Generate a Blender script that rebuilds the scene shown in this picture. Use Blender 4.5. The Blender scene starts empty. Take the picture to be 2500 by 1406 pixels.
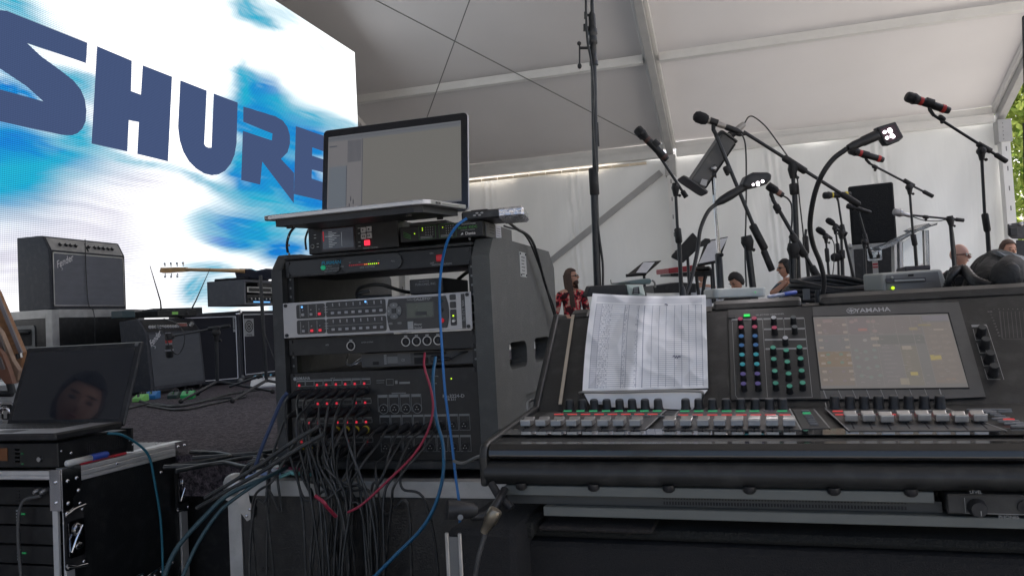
import bpy, math, random
from mathutils import Vector, Matrix, Euler, noise
R_ = math.radians
random.seed(7)
SC = bpy.context.scene
COL = SC.collection

# ------------------------------------------------------------------ camera
CAMZ = 1.45
YAW, PITCH, ROLL, FPX = R_(16.2), R_(2.3), R_(3.0), 1950.0
_F = Vector((-math.sin(YAW)*math.cos(PITCH), math.cos(YAW)*math.cos(PITCH), math.sin(PITCH)))
_R0 = Vector((math.cos(YAW), math.sin(YAW), 0)); _U0 = _R0.cross(_F)
_R = _R0*math.cos(ROLL) - _U0*math.sin(ROLL)
_U = _U0*math.cos(ROLL) + _R0*math.sin(ROLL)
CAM = Vector((0, 0, CAMZ))
cd = bpy.data.cameras.new('camera'); cam = bpy.data.objects.new('camera', cd); COL.objects.link(cam)
cd.sensor_width = 36; cd.lens = 36*FPX/2500; cd.clip_start = 0.02; cd.clip_end = 2000
cam.matrix_world = Matrix(((_R.x, _U.x, -_F.x, CAM.x), (_R.y, _U.y, -_F.y, CAM.y), (_R.z, _U.z, -_F.z, CAM.z), (0, 0, 0, 1)))
SC.camera = cam

# ------------------------------------------------------------------ world, sun, exposure
EXPO = 1.35
G = 2.0**(-EXPO)          # lamps and screens are given as display values
SUN_EL, SUN_ROT = R_(56), R_(22)
w = bpy.data.worlds.new('World'); SC.world = w; w.use_nodes = True
nt = w.node_tree; nt.nodes.clear()
sky = nt.nodes.new('ShaderNodeTexSky'); sky.sky_type = 'NISHITA'; sky.sun_disc = False
sky.air_density = .8; sky.dust_density = 6.0; sky.ozone_density = .6; sky.sun_elevation = SUN_EL; sky.sun_rotation = SUN_ROT
bg = nt.nodes.new('ShaderNodeBackground'); bg.inputs[1].default_value = 0.13
wo = nt.nodes.new('ShaderNodeOutputWorld')
nt.links.new(sky.outputs[0], bg.inputs[0]); nt.links.new(bg.outputs[0], wo.inputs[0])
sl = bpy.data.lights.new('sun', 'SUN'); sl.energy = 4.0; sl.angle = R_(0.5); sl.color = (1.0, 0.95, 0.88)
so = bpy.data.objects.new('sun', sl); COL.objects.link(so)
sd = Vector((math.sin(SUN_ROT)*math.cos(SUN_EL), math.cos(SUN_ROT)*math.cos(SUN_EL), math.sin(SUN_EL)))
so.rotation_euler = (-sd).to_track_quat('-Z', 'Y').to_euler(); so.location = sd*60
SC.view_settings.view_transform = 'Standard'; SC.view_settings.look = 'None'
SC.view_settings.exposure = EXPO; SC.view_settings.gamma = 1
SC.render.engine = 'CYCLES'
SC.cycles.use_denoising = True
SC.cycles.max_bounces = 8; SC.cycles.diffuse_bounces = 5; SC.cycles.glossy_bounces = 3
SC.cycles.transmission_bounces = 5; SC.cycles.transparent_max_bounces = 12
SC.cycles.sample_clamp_indirect = 4; SC.cycles.caustics_reflective = False; SC.cycles.caustics_refractive = False

# ------------------------------------------------------------------ picture rays meeting real planes
def ray(x, y): return _F + _R*((x-1250)/FPX) - _U*((y-703)/FPX)
def P(x, y, d): return CAM + ray(x, y)*d
def onX(x, y, X): r = ray(x, y); return CAM + r*((X-CAM.x)/r.x)
def onY(x, y, Y): r = ray(x, y); return CAM + r*((Y-CAM.y)/r.y)
def onZ(x, y, Z): r = ray(x, y); return CAM + r*((Z-CAM.z)/r.z)
def onPl(x, y, p0, n): r = ray(x, y); return CAM + r*((p0-CAM).dot(n)/r.dot(n))

# ------------------------------------------------------------------ materials
MATS = {}
def mat(name, col, rough=0.5, metal=0.0, var=0.12, scale=8.0, bump=0.0, bscale=60.0, emit=None, estr=1.0,
        coat=0.0, trans=0.0, alpha=None, sheen=0.0, spec=None, stretch=None, dust=0.0):
    if name in MATS: return MATS[name]
    m = bpy.data.materials.new(name); m.use_nodes = True; MATS[name] = m
    nt = m.node_tree; b = nt.nodes['Principled BSDF']; L = nt.links
    b.inputs['Base Color'].default_value = (*col, 1); b.inputs['Roughness'].default_value = rough
    b.inputs['Metallic'].default_value = metal; b.inputs['Coat Weight'].default_value = coat
    if spec is not None: b.inputs['Specular IOR Level'].default_value = spec
    if trans: b.inputs['Transmission Weight'].default_value = trans
    tc = nt.nodes.new('ShaderNodeTexCoord'); src = tc.outputs['Object']
    if stretch:
        mp = nt.nodes.new('ShaderNodeMapping'); mp.inputs['Scale'].default_value = stretch
        L.new(src, mp.inputs[0]); src = mp.outputs[0]
    if var or dust:
        n = nt.nodes.new('ShaderNodeTexNoise'); n.inputs['Scale'].default_value = scale; n.inputs['Detail'].default_value = 6
        n.inputs['Roughness'].default_value = 0.65
        L.new(src, n.inputs['Vector'])
        mr = nt.nodes.new('ShaderNodeMapRange'); mr.inputs[1].default_value = .3; mr.inputs[2].default_value = .7
        mr.inputs[3].default_value = 1-var; mr.inputs[4].default_value = 1+var
        L.new(n.outputs[0], mr.inputs[0])
        vm = nt.nodes.new('ShaderNodeVectorMath'); vm.operation = 'SCALE'; vm.inputs[0].default_value = col
        L.new(mr.outputs[0], vm.inputs['Scale'])
        out = vm.outputs[0]
        if dust:
            n2 = nt.nodes.new('ShaderNodeTexNoise'); n2.inputs['Scale'].default_value = scale*4; n2.inputs['Detail'].default_value = 8
            L.new(src, n2.inputs['Vector'])
            m2 = nt.nodes.new('ShaderNodeMapRange'); m2.inputs[1].default_value = .5; m2.inputs[2].default_value = .75
            m2.inputs[3].default_value = 0; m2.inputs[4].default_value = dust
            L.new(n2.outputs[0], m2.inputs[0])
            mx = nt.nodes.new('ShaderNodeMixRGB'); mx.inputs[2].default_value = (.32, .31, .29, 1)
            L.new(m2.outputs[0], mx.inputs[0]); L.new(out, mx.inputs[1]); out = mx.outputs[0]
        L.new(out, b.inputs['Base Color'])
        mr2 = nt.nodes.new('ShaderNodeMapRange'); mr2.inputs[3].default_value = max(rough-.1, .02); mr2.inputs[4].default_value = min(rough+.12, 1)
        L.new(n.outputs[0], mr2.inputs[0]); L.new(mr2.outputs[0], b.inputs['Roughness'])
    if bump:
        n3 = nt.nodes.new('ShaderNodeTexNoise'); n3.inputs['Scale'].default_value = bscale; n3.inputs['Detail'].default_value = 3
        L.new(src, n3.inputs['Vector'])
        bp = nt.nodes.new('ShaderNodeBump'); bp.inputs['Strength'].default_value = bump; bp.inputs['Distance'].default_value = 0.01
        L.new(n3.outputs[0], bp.inputs['Height']); L.new(bp.outputs[0], b.inputs['Normal'])
    if emit is not None:
        b.inputs['Emission Color'].default_value = (*emit, 1); b.inputs['Emission Strength'].default_value = estr*G
    if alpha is not None: b.inputs['Alpha'].default_value = alpha
    return m
def glow(name, col, s=1.0): return mat(name, (.02, .02, .02), .6, var=0, emit=col, estr=s)

# ------------------------------------------------------------------ mesh builder
def bez(pts, n=8):
    """Catmull-Rom through the points"""
    pts = [Vector(p) for p in pts]
    if len(pts) < 3: return pts
    q = [pts[0]*2-pts[1]]+pts+[pts[-1]*2-pts[-2]]; out = []
    for i in range(1, len(q)-2):
        for k in range(n):
            t = k/n; a, b, c, d = q[i-1], q[i], q[i+1], q[i+2]
            out.append(.5*((2*b)+(-a+c)*t+(2*a-5*b+4*c-d)*t*t+(-a+3*b-3*c+d)*t**3))
    out.append(pts[-1]); return out
_txt = {}
def text_geo(s, bold=0.0):
    k = (s, bold)
    if k not in _txt:
        c = bpy.data.curves.new('t', 'FONT'); c.body = s; c.align_x = 'CENTER'; c.align_y = 'CENTER'; c.offset = bold
        c.resolution_u = 3; c.extrude = 0
        o = bpy.data.objects.new('t', c); COL.objects.link(o)
        dg = bpy.context.evaluated_depsgraph_get(); me = bpy.data.meshes.new_from_object(o.evaluated_get(dg))
        _txt[k] = ([v.co.copy() for v in me.vertices], [tuple(p.vertices) for p in me.polygons])
        bpy.data.objects.remove(o); bpy.data.curves.remove(c); bpy.data.meshes.remove(me)
    return _txt[k]
class MB:
    def __init__(s, T=None):
        s.v = []; s.f = []; s.mi = []; s.sm = []; s.mats = []; s.T = T or Matrix()
    def m(s, ma):
        if ma not in s.mats: s.mats.append(ma)
        return s.mats.index(ma)
    def add(s, vs, fs, ma, smooth=False):
        b = len(s.v); k = s.m(ma)
        s.v += [s.T @ Vector(v) for v in vs]
        for f in fs: s.f.append(tuple(b+i for i in f)); s.mi.append(k); s.sm.append(smooth)
        return s
    def box(s, a, b, ma, M=None, c=0.0):
        x0, y0, z0 = [min(p, q) for p, q in zip(a, b)]; x1, y1, z1 = [max(p, q) for p, q in zip(a, b)]
        c = min(c, (x1-x0)*.45, (y1-y0)*.45, (z1-z0)*.45)
        if c <= 0:
            vs = [(x0, y0, z0), (x1, y0, z0), (x1, y1, z0), (x0, y1, z0), (x0, y0, z1), (x1, y0, z1), (x1, y1, z1), (x0, y1, z1)]
            fs = [(0, 3, 2, 1), (4, 5, 6, 7), (0, 1, 5, 4), (1, 2, 6, 5), (2, 3, 7, 6), (3, 0, 4, 7)]
        else:   # chamfered box: 24 vertices
            vs = []; idx = {}
            for i, X in enumerate((x0, x1)):
                for j, Y in enumerate((y0, y1)):
                    for k, Z in enumerate((z0, z1)):
                        dx = c if i == 0 else -c; dy = c if j == 0 else -c; dz = c if k == 0 else -c
                        idx[i, j, k, 0] = len(vs); vs.append((X, Y+dy, Z+dz))
                        idx[i, j, k, 1] = len(vs); vs.append((X+dx, Y, Z+dz))
                        idx[i, j, k, 2] = len(vs); vs.append((X+dx, Y+dy, Z))
            g = lambda *a: idx[a]
            fs = [(g(0,0,0,0), g(0,0,1,0), g(0,1,1,0), g(0,1,0,0)), (g(1,0,0,0), g(1,1,0,0), g(1,1,1,0), g(1,0,1,0)),
                  (g(0,0,0,1), g(1,0,0,1), g(1,0,1,1), g(0,0,1,1)), (g(0,1,0,1), g(0,1,1,1), g(1,1,1,1), g(1,1,0,1)),
                  (g(0,0,0,2), g(0,1,0,2), g(1,1,0,2), g(1,0,0,2)), (g(0,0,1,2), g(1,0,1,2), g(1,1,1,2), g(0,1,1,2))]
            for a_ in (0, 1):
                for b_ in (0, 1):
                    q = (g(a_,b_,0,0), g(a_,b_,1,0), g(a_,b_,1,1), g(a_,b_,0,1)); fs.append(q if a_ != b_ else q[::-1])
                    q = (g(a_,0,b_,0), g(a_,1,b_,0), g(a_,1,b_,2), g(a_,0,b_,2)); fs.append(q if a_ == b_ else q[::-1])
                    q = (g(0,a_,b_,1), g(1,a_,b_,1), g(1,a_,b_,2), g(0,a_,b_,2)); fs.append(q if a_ != b_ else q[::-1])
            for i in (0, 1):
                for j in (0, 1):
                    for k in (0, 1):
                        q = (g(i,j,k,0), g(i,j,k,1), g(i,j,k,2)); fs.append(q if (i+j+k) % 2 == 1 else q[::-1])
        if M is not None: vs = [M @ Vector(v) for v in vs]
        return s.add(vs, fs, ma)
    def cbox(s, c, d, ma, M=None, ch=0.0):
        return s.box([c[i]-d[i]/2 for i in range(3)], [c[i]+d[i]/2 for i in range(3)], ma, M, ch)
    def quad(s, a, b, c, d, ma): return s.add([a, b, c, d], [(0, 1, 2, 3)], ma)
    def tube(s, pts, r, ma, n=8, cap=True, smooth=True):
        pts = [Vector(p) for p in pts]; N = len(pts)
        rr = r if isinstance(r, (list, tuple)) else [r]*N
        vs = []; fs = []; up = None
        for i, p in enumerate(pts):
            t = (pts[min(i+1, N-1)]-pts[max(i-1, 0)])
            if t.length < 1e-9: t = Vector((0, 0, 1))
            t.normalize()
            if up is None: up = Vector((0, 0, 1)) if abs(t.z) < .9 else Vector((1, 0, 0))
            sx = t.cross(up); sx.normalize(); up = sx.cross(t); up.normalize()
            for k in range(n):
                a = 2*math.pi*k/n; vs.append(p+sx*(math.cos(a)*rr[i])+up*(math.sin(a)*rr[i]))
        for i in range(N-1):
            for k in range(n):
                k2 = (k+1) % n; fs.append((i*n+k, i*n+k2, (i+1)*n+k2, (i+1)*n+k))
        s.add(vs, fs, ma, smooth)
        if cap:
            s.add(vs[:n], [tuple(range(n))[::-1]], ma); s.add(vs[-n:], [tuple(range(n))], ma)
        return s
    def cyl(s, a, b, r, ma, n=12, r2=None, smooth=True): return s.tube([a, b], [r, r if r2 is None else r2], ma, n, True, smooth)
    def lathe(s, a, b, prof, ma, n=14, cap=True):
        """prof: list of (t along a->b, radius)"""
        a = Vector(a); b = Vector(b); return s.tube([a+(b-a)*t for t, _ in prof], [max(r, 1e-5) for _, r in prof], ma, n, cap)
    def ball(s, c, r, ma, n=10, sc=(1, 1, 1), M=None):
        vs = []; fs = []; c = Vector(c); m = n
        for i in range(m+1):
            th = math.pi*i/m
            for k in range(n*2):
                a = math.pi*k/n; v = Vector((math.sin(th)*math.cos(a)*r*sc[0], math.sin(th)*math.sin(a)*r*sc[1], math.cos(th)*r*sc[2]))
                if M is not None: v = M @ v
                vs.append(c+v)
        for i in range(m):
            for k in range(n*2):
                k2 = (k+1) % (n*2); fs.append((i*2*n+k, (i+1)*2*n+k, (i+1)*2*n+k2, i*2*n+k2))
        return s.add(vs, fs, ma, True)
    def prism(s, poly, off, ma, capb=True):
        """poly: 3-D points; off: extrusion vector"""
        poly = [Vector(p) for p in poly]; off = Vector(off); n = len(poly)
        vs = poly+[p+off for p in poly]; fs = [tuple(range(n))[::-1]]
        if capb: fs.append(tuple(range(n, 2*n)))
        fs += [(i, (i+1) % n, n+(i+1) % n, n+i) for i in range(n)]
        return s.add(vs, fs, ma)
    def text(s, txt, M, size, ma, bold=0.0, sx=1.0, shear=0.0):
        vs, fs = text_geo(txt, bold)
        return s.add([M @ Vector(((v.x*sx+v.y*shear)*size, v.y*size, 0)) for v in vs], fs, ma)
    def build(s, name, parent=None, bev=0.0, seg=2, sub=0):
        me = bpy.data.meshes.new(name); o = bpy.data.objects.new(name, me); COL.objects.link(o)
        vs = s.v
        if parent is not None:
            iv = WM[parent.name].inverted(); vs = [iv @ v for v in vs]
            o.parent = parent; WM[o.name] = WM[parent.name]
        else: WM[o.name] = Matrix()
        me.from_pydata([tuple(v) for v in vs], [], s.f)
        for a in s.mats: me.materials.append(a)
        me.polygons.foreach_set('material_index', s.mi); me.polygons.foreach_set('use_smooth', s.sm)
        me.update()
        if bev:
            b = o.modifiers.new('bevel', 'BEVEL'); b.width = bev; b.segments = seg; b.limit_method = 'ANGLE'; b.angle_limit = R_(40)
        if sub:
            b = o.modifiers.new('sub', 'SUBSURF'); b.levels = sub; b.render_levels = sub
        return o
WM = {}    # world matrix of every object, so parts are always given in world coordinates
def thing(name, label, cat, loc=(0, 0, 0), rz=0.0, group=None):
    o = bpy.data.objects.new(name, None); COL.objects.link(o); o.empty_display_size = .05
    o.location = loc; o.rotation_euler = (0, 0, rz); WM[o.name] = Matrix.Translation(Vector(loc)) @ Matrix.Rotation(rz, 4, 'Z')
    tag(o, label, cat, group); return o
def tag(o, label, cat, group=None):
    o['label'] = label; o['category'] = cat
    if group: o['group'] = group
    return o
def struct(o): o['kind'] = 'structure'; return o
def rebase(o, loc):
    """give a single-mesh thing an origin at its base"""
    loc = Vector(loc); o.data.transform(Matrix.Translation(-loc)); o.location = loc; WM[o.name] = Matrix.Translation(loc); return o
def frame(o, x, y, z=None):
    """matrix with given origin and x,y axes (for text or local work)"""
    x = Vector(x).normalized(); y = Vector(y); y = (y-x*y.dot(x)).normalized(); z = x.cross(y)
    return Matrix(((x.x, y.x, z.x, o[0]), (x.y, y.y, z.y, o[1]), (x.z, y.z, z.z, o[2]), (0, 0, 0, 1)))
def cut(obj, cutters):
    """subtract MB solids from obj, keep the result as plain mesh"""
    for c in cutters:
        co = c.build('cutter'); md = obj.modifiers.new('b', 'BOOLEAN'); md.operation = 'DIFFERENCE'; md.object = co; md.solver = 'EXACT'
        co.matrix_world = WM[obj.name].inverted() @ Matrix() if False else Matrix()
        bpy.context.view_layer.update()
        dg = bpy.context.evaluated_depsgraph_get(); me = bpy.data.meshes.new_from_object(obj.evaluated_get(dg))
        obj.modifiers.clear(); old = obj.data; obj.data = me; bpy.data.meshes.remove(old); bpy.data.objects.remove(co)
def rrect(cx, cy, w, h, r, n=5):
    """rounded rectangle outline, counter-clockwise, 2-D"""
    o = []
    for sx, sy, a0 in ((1, 1, 0), (-1, 1, 90), (-1, -1, 180), (1, -1, 270)):
        for k in range(n+1):
            a = R_(a0+90*k/n); o.append((cx+sx*(w/2-r)+r*math.cos(a), cy+sy*(h/2-r)+r*math.sin(a)))
    return o
def sub(child, parent):
    """hang a finished part under another part of the same thing"""
    child.parent = parent; return child

# ------------------------------------------------------------------ shared materials
BLK = mat('black_plastic', (.013, .0135, .015), .45, bump=.05, bscale=400, dust=.07)
BLKM = mat('black_painted_metal', (.0105, .011, .012), .42, spec=.4, dust=.04)
MATT = mat('matt_black', (.012, .012, .013), .8, dust=.05)
RUB = mat('black_rubber', (.014, .014, .015), .6, dust=.08)
CARPB = mat('black_carpet_covering', (.014, .014, .015), .95, bump=.5, bscale=500)
TOLEX = mat('black_tolex', (.024, .027, .036), .55, bump=.4, bscale=350, dust=.08)  # slight blue lift in the black stands for the screen's light veil
GRILL = mat('grey_grille_cloth', (.085, .09, .10), .85, bump=.3, bscale=500, stretch=(1, 1, 4))
ALU = mat('brushed_aluminium', (.45, .45, .45), .38, metal=.9, var=.15, scale=30, dust=.25)
ALUW = mat('worn_aluminium', (.42, .42, .41), .5, metal=.5, var=.22, scale=14, dust=.4, bump=.1, bscale=80)
CHR = mat('chrome', (.75, .75, .77), .12, metal=1, var=.05)
STEEL = mat('grey_steel', (.16, .165, .165), .5, metal=.3, var=.08)
LAM = mat('black_laminate', (.013, .014, .015), .3, bump=.15, bscale=250, dust=.06)
WOOD = mat('brown_wood', (.30, .15, .07), .4, var=.3, scale=12, stretch=(1, 8, 8))
MAPLE = mat('maple_neck', (.55, .33, .15), .35, var=.15, scale=14)
WHITE = mat('white_print', (.62, .62, .62), .6, var=.05)
DIMW = mat('dim_white_print', (.32, .33, .33), .6, var=.1)
REDP = mat('red_paint', (.42, .02, .02), .35)
YEL = mat('yellow_tape', (.75, .6, .05), .5)
REDB = mat('red_band', (.5, .045, .04), .5)
SKIN = mat('skin', (.50, .27, .19), .55, var=.08, scale=20)
SKIN2 = mat('pale_skin', (.58, .34, .27), .5, var=.08, scale=20)
HAIRB = mat('brown_hair', (.07, .04, .03), .7, var=.3, scale=60, bump=.4, bscale=150)
HAIRK = mat('black_hair', (.015, .012, .012), .7, var=.3, scale=60, bump=.4, bscale=150)
CLOTHK = mat('black_cloth', (.014, .015, .018), .9, var=.2)
BLUEC = mat('blue_cable_jacket', (.02, .12, .34), .4)
TEALC = mat('teal_cable_jacket', (.02, .15, .22), .4)
REDC = mat('red_cable_jacket', (.30, .02, .05), .45)
KCAB = mat('black_cable_jacket', (.022, .024, .025), .42, dust=.15)
GCAB = mat('grey_cable_jacket', (.20, .20, .19), .5)
EDG = glow('led_green', (.1, 1.0, .25), 1.2); ERD = glow('led_red', (.8, .03, .06), .8); EYL = glow('led_yellow_green', (.6, 1.0, .02), 1.3)
EBL = glow('led_blue', (.15, .45, 1.0), 1.6); EOR = glow('led_orange', (1.0, .25, .05), 1.2)
ERDD = glow('led_red_dim', (.55, .01, .02), .6)
EWH = glow('lamp_white', (1.0, .88, .95), 6.0)
GRILLB = mat('silver_grey_grille_cloth', (.15, .158, .18), .85, bump=.4, bscale=420, stretch=(1, 1, 4))

# ------------------------------------------------------------------ ground, stage, trees
GZ, STZ = 0.30, 1.10
asph = mat('pale_concrete', (.36, .35, .33), .9, var=.3, scale=3, bump=.3, bscale=80)
g = MB(); g.quad((-90, -60, GZ), (90, -60, GZ), (90, 150, GZ), (-90, 150, GZ), asph); o = struct(g.build('ground'))
# carpeted stage deck: an L around the rack and the desk
carp = mat('stage_carpet', (.10, .085, .10), .95, var=.35, scale=5, bump=1.0, bscale=260)
nt_ = carp.node_tree; b_ = nt_.nodes['Principled BSDF']
n_ = nt_.nodes.new('ShaderNodeTexNoise'); n_.inputs['Scale'].default_value = 75; n_.inputs['Detail'].default_value = 9
n_.inputs['Roughness'].default_value = .8
tc_ = nt_.nodes.new('ShaderNodeTexCoord'); nt_.links.new(tc_.outputs['Object'], n_.inputs[0])
cr_ = nt_.nodes.new('ShaderNodeValToRGB'); cr_.color_ramp.elements[0].position = .42; cr_.color_ramp.elements[1].position = .64
cr_.color_ramp.elements[0].color = (.010, .008, .011, 1); cr_.color_ramp.elements[1].color = (.20, .165, .19, 1)
nt_.links.new(n_.outputs[0], cr_.inputs[0]); nt_.links.new(cr_.outputs[0], b_.inputs['Base Color'])
g = MB(); poly = [(-6.5, 2.02), (-1.38, 2.02), (-1.38, 2.62), (3.5, 2.62), (3.5, 9.1), (-3.4, 9.1), (-3.4, 11.2), (-6.5, 11.2)]
g.prism([(x, y, STZ) for x, y in poly], (0, 0, -.12), carp)
g.prism([(x, y, STZ-.12) for x, y in [(-6.4, 2.12), (-1.28, 2.12), (-1.28, 2.72), (3.4, 2.72), (3.4, 9.0), (-3.5, 9.0), (-3.5, 11.1), (-6.4, 11.1)]], (0, 0, -(STZ-.12-GZ)), MATT)
o = struct(g.build('stage_deck'))

# ------------------------------------------------------------------ the tent
vinyl = bpy.data.materials.new('tent_vinyl'); vinyl.use_nodes = True
def vinyl_mat(name, col, tr, wrinkle, axis):
    m = bpy.data.materials.new(name); m.use_nodes = True; nt = m.node_tree; nt.nodes.clear(); L = nt.links
    tc = nt.nodes.new('ShaderNodeTexCoord')
    mp = nt.nodes.new('ShaderNodeMapping'); mp.inputs['Scale'].default_value = axis; L.new(tc.outputs['Object'], mp.inputs[0])
    n = nt.nodes.new('ShaderNodeTexNoise'); n.inputs['Scale'].default_value = .9; n.inputs['Detail'].default_value = 4
    n.inputs['Distortion'].default_value = 1.2
    L.new(mp.outputs[0], n.inputs[0])
    n2 = nt.nodes.new('ShaderNodeTexNoise'); n2.inputs['Scale'].default_value = .5; n2.inputs['Detail'].default_value = 5
    L.new(tc.outputs['Object'], n2.inputs[0])
    mr = nt.nodes.new('ShaderNodeMapRange'); mr.inputs[1].default_value = .3; mr.inputs[2].default_value = .7
    mr.inputs[3].default_value = .93; mr.inputs[4].default_value = 1.04; L.new(n2.outputs[0], mr.inputs[0])
    vm = nt.nodes.new('ShaderNodeVectorMath'); vm.operation = 'SCALE'; vm.inputs[0].default_value = col; L.new(mr.outputs[0], vm.inputs['Scale'])
    bp = nt.nodes.new('ShaderNodeBump'); bp.inputs['Strength'].default_value = wrinkle; bp.inputs['Distance'].default_value = .2
    L.new(n.outputs[0], bp.inputs['Height'])
    d = nt.nodes.new('ShaderNodeBsdfDiffuse'); t = nt.nodes.new('ShaderNodeBsdfTranslucent')
    L.new(vm.outputs[0], d.inputs[0]); L.new(vm.outputs[0], t.inputs[0]); L.new(bp.outputs[0], d.inputs['Normal']); L.new(bp.outputs[0], t.inputs['Normal'])
    mx = nt.nodes.new('ShaderNodeMixShader'); mx.inputs[0].default_value = tr
    L.new(d.outputs[0], mx.inputs[1]); L.new(t.outputs[0], mx.inputs[2])
    o = nt.nodes.new('ShaderNodeOutputMaterial'); L.new(mx.outputs[0], o.inputs[0]); MATS[name] = m; return m
ROOFS = [vinyl_mat('roof_vinyl_%s' % n_, tuple({'deep_shade': .50, 'half_shade': .57, 'full_light': .70}[n_]*v_ for v_ in (1, .985, 1.0)), tr_, .05, (.3, .3, .3)) for n_, tr_ in (('deep_shade', .008), ('half_shade', .008), ('full_light', .022))]  # left bays darker: shade put into vinyl colour and translucency
WALLV = vinyl_mat('wall_vinyl', (.72, .74, .75), 0.040, .10, (1.6, 1, .35))
WHM = mat('white_coated_metal', (.70, .70, .69), .45, var=.06, scale=4, dust=.1)
GRM = mat('grey_frame_metal', (.42, .42, .42), .45, var=.1, scale=4, dust=.1)
YB, XP, EZ, SLP, BAY = 13.8, [-11.03, -6.05, -1.07, 3.91], 4.24, .34, 2.45
tent = thing('event_tent', 'big white frame tent with sloping roof, straight purlins and hanging white side walls', 'tent', (-1.07, YB, GZ))
roofz = lambda y: EZ+SLP*(YB-y)
YR = 5.3                                     # ridge
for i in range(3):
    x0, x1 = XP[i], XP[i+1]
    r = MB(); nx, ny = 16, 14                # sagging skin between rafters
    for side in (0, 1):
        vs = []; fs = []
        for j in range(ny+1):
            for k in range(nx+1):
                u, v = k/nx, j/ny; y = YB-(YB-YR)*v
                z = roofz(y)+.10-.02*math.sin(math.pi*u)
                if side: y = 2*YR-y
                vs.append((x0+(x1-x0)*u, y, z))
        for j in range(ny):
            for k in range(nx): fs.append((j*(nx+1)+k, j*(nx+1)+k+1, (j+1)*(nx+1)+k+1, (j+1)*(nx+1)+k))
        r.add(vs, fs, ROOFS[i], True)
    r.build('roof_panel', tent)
for i, x in enumerate(XP):
    for side in (0, 1):
        ym = lambda y: 2*YR-y if side else y
        zr = roofz(YR)
        b = MB(); hw = .055; hh = .24
        p = [(x-hw, ym(YB), EZ+.08), (x-hw, ym(YR), zr+.08), (x-hw, ym(YR), zr+.08-hh), (x-hw, ym(YB), EZ+.08-hh)]
        b.prism(p, (hw*2, 0, 0), GRM if i < 3 else GRM)
        for s_ in (-1, 1):                   # white keder rails each side of the rafter
            q = [(x+s_*(hw+.002), ym(YB), EZ+.075), (x+s_*(hw+.002), ym(YR), zr+.075), (x+s_*(hw+.002), ym(YR), zr-.03), (x+s_*(hw+.002), ym(YB), EZ-.03)]
            b.prism(q, (s_*.05, 0, 0), WHM)
        b.build('rafter', tent, bev=.006)
        b = MB(); yy = ym(YB)
        b.box((x-.06, yy-.02, GZ), (x+.06, yy-.22, EZ-.17), WHM)
        b.box((x-.09, yy-.0, EZ-.5), (x+.09, yy-.235, EZ-.16), GRM)
        for q in range(5): b.cyl((x-.03, yy-.236, EZ-.22-q*.06), (x-.03, yy-.243, EZ-.22-q*.06), .008, STEEL, 8)
        for q in range(9): b.box((x-.008, yy-.2215, 1.2+q*.3), (x+.008, yy-.2205, 1.27+q*.3), STEEL)
        b.build('post', tent, bev=.008)
for i in range(3):
    x0, x1 = XP[i]+.11, XP[i+1]-.11
    for k in range(1, 5):
        for side in (0, 1):
            y = YB-k*BAY; z = roofz(y)-.03; y = 2*YR-y if side else y
            b = MB(); b.box((x0, y-.06, z-.06), (x1, y+.06, z+.06), WHM); b.build('purlin', tent, bev=.006)
    b = MB(); b.box((x0, YB-.16, EZ-.17), (x1, YB-.02, EZ-.04), WHM); b.box((x0, YB-.10, EZ-.04), (x1, YB-.02, EZ+.075), WHM); b.build('eave_beam', tent, bev=.006)
    # daylight gap above the wall; its painted strip follows further down
    # side wall with gathered joints
    if i < 3:
        ww = MB(); nx, nz = 220, 40; vs = []; fs = []
        for j in range(nz+1):
            for k in range(nx+1):
                u, v = k/nx, j/nz; X = XP[i]+(XP[i+1]-XP[i])*u; Z = GZ+(EZ-(.150 if i == 1 else .04)-GZ)*v
                dy = .03*math.sin(X*1.3+1.2*math.sin(Z*.7))*(1-v*.7)+.12*noise.noise(Vector((X*1.1+Z*.25, Z*.35, 3)))
                dy += .05*noise.noise(Vector((X*3.0-Z*1.3, Z*.5, 9)))*(1-.5*v)
                for jx in (.335, .66) if i == 1 else ((.33, .655) if i == 2 else (.5,)):
                    dd = (u-jx)*(XP[i+1]-XP[i])
                    if abs(dd) < .13: dy += .022*(1-abs(dd)/.16)*math.sin(dd*55+Z*2.2)+.03*noise.noise(Vector((dd*14+Z*3, Z*5, 1)))
                # tie-back pull from the upper corners
                cu = (1-u) if i == 1 else u
                dy += .10*math.exp(-((cu*5-(1-v)*1.1)**2)*6)*(v > .1)*.6
                vs.append((X, YB+.02+dy, Z+.006*math.cos((u % .142)*44)*(v > .98)))
        for j in range(nz):
            for k in range(nx): fs.append((j*(nx+1)+k, j*(nx+1)+k+1, (j+1)*(nx+1)+k+1, (j+1)*(nx+1)+k))
        ww.add(vs, fs, WALLV, True); ww.build('wall_panel', tent)
# the other walls: the closed gable on the left, the back of the tent behind the viewer is closed too
w2 = MB(); X = XP[1]-.1
pr = [(X-5, YB, GZ), (X-5, YB, EZ), (X-5, YR, roofz(YR)), (X-5, 2*YR-YB, EZ), (X-5, 2*YR-YB, GZ)]
w2.prism(pr, (-.01, 0, 0), WALLV); w2.build('wall_panel', tent)
w2 = MB(); w2.box((XP[0], 2*YR-YB, GZ), (XP[1], 2*YR-YB-.01, EZ), WALLV); w2.build("wall_panel", tent)
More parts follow.
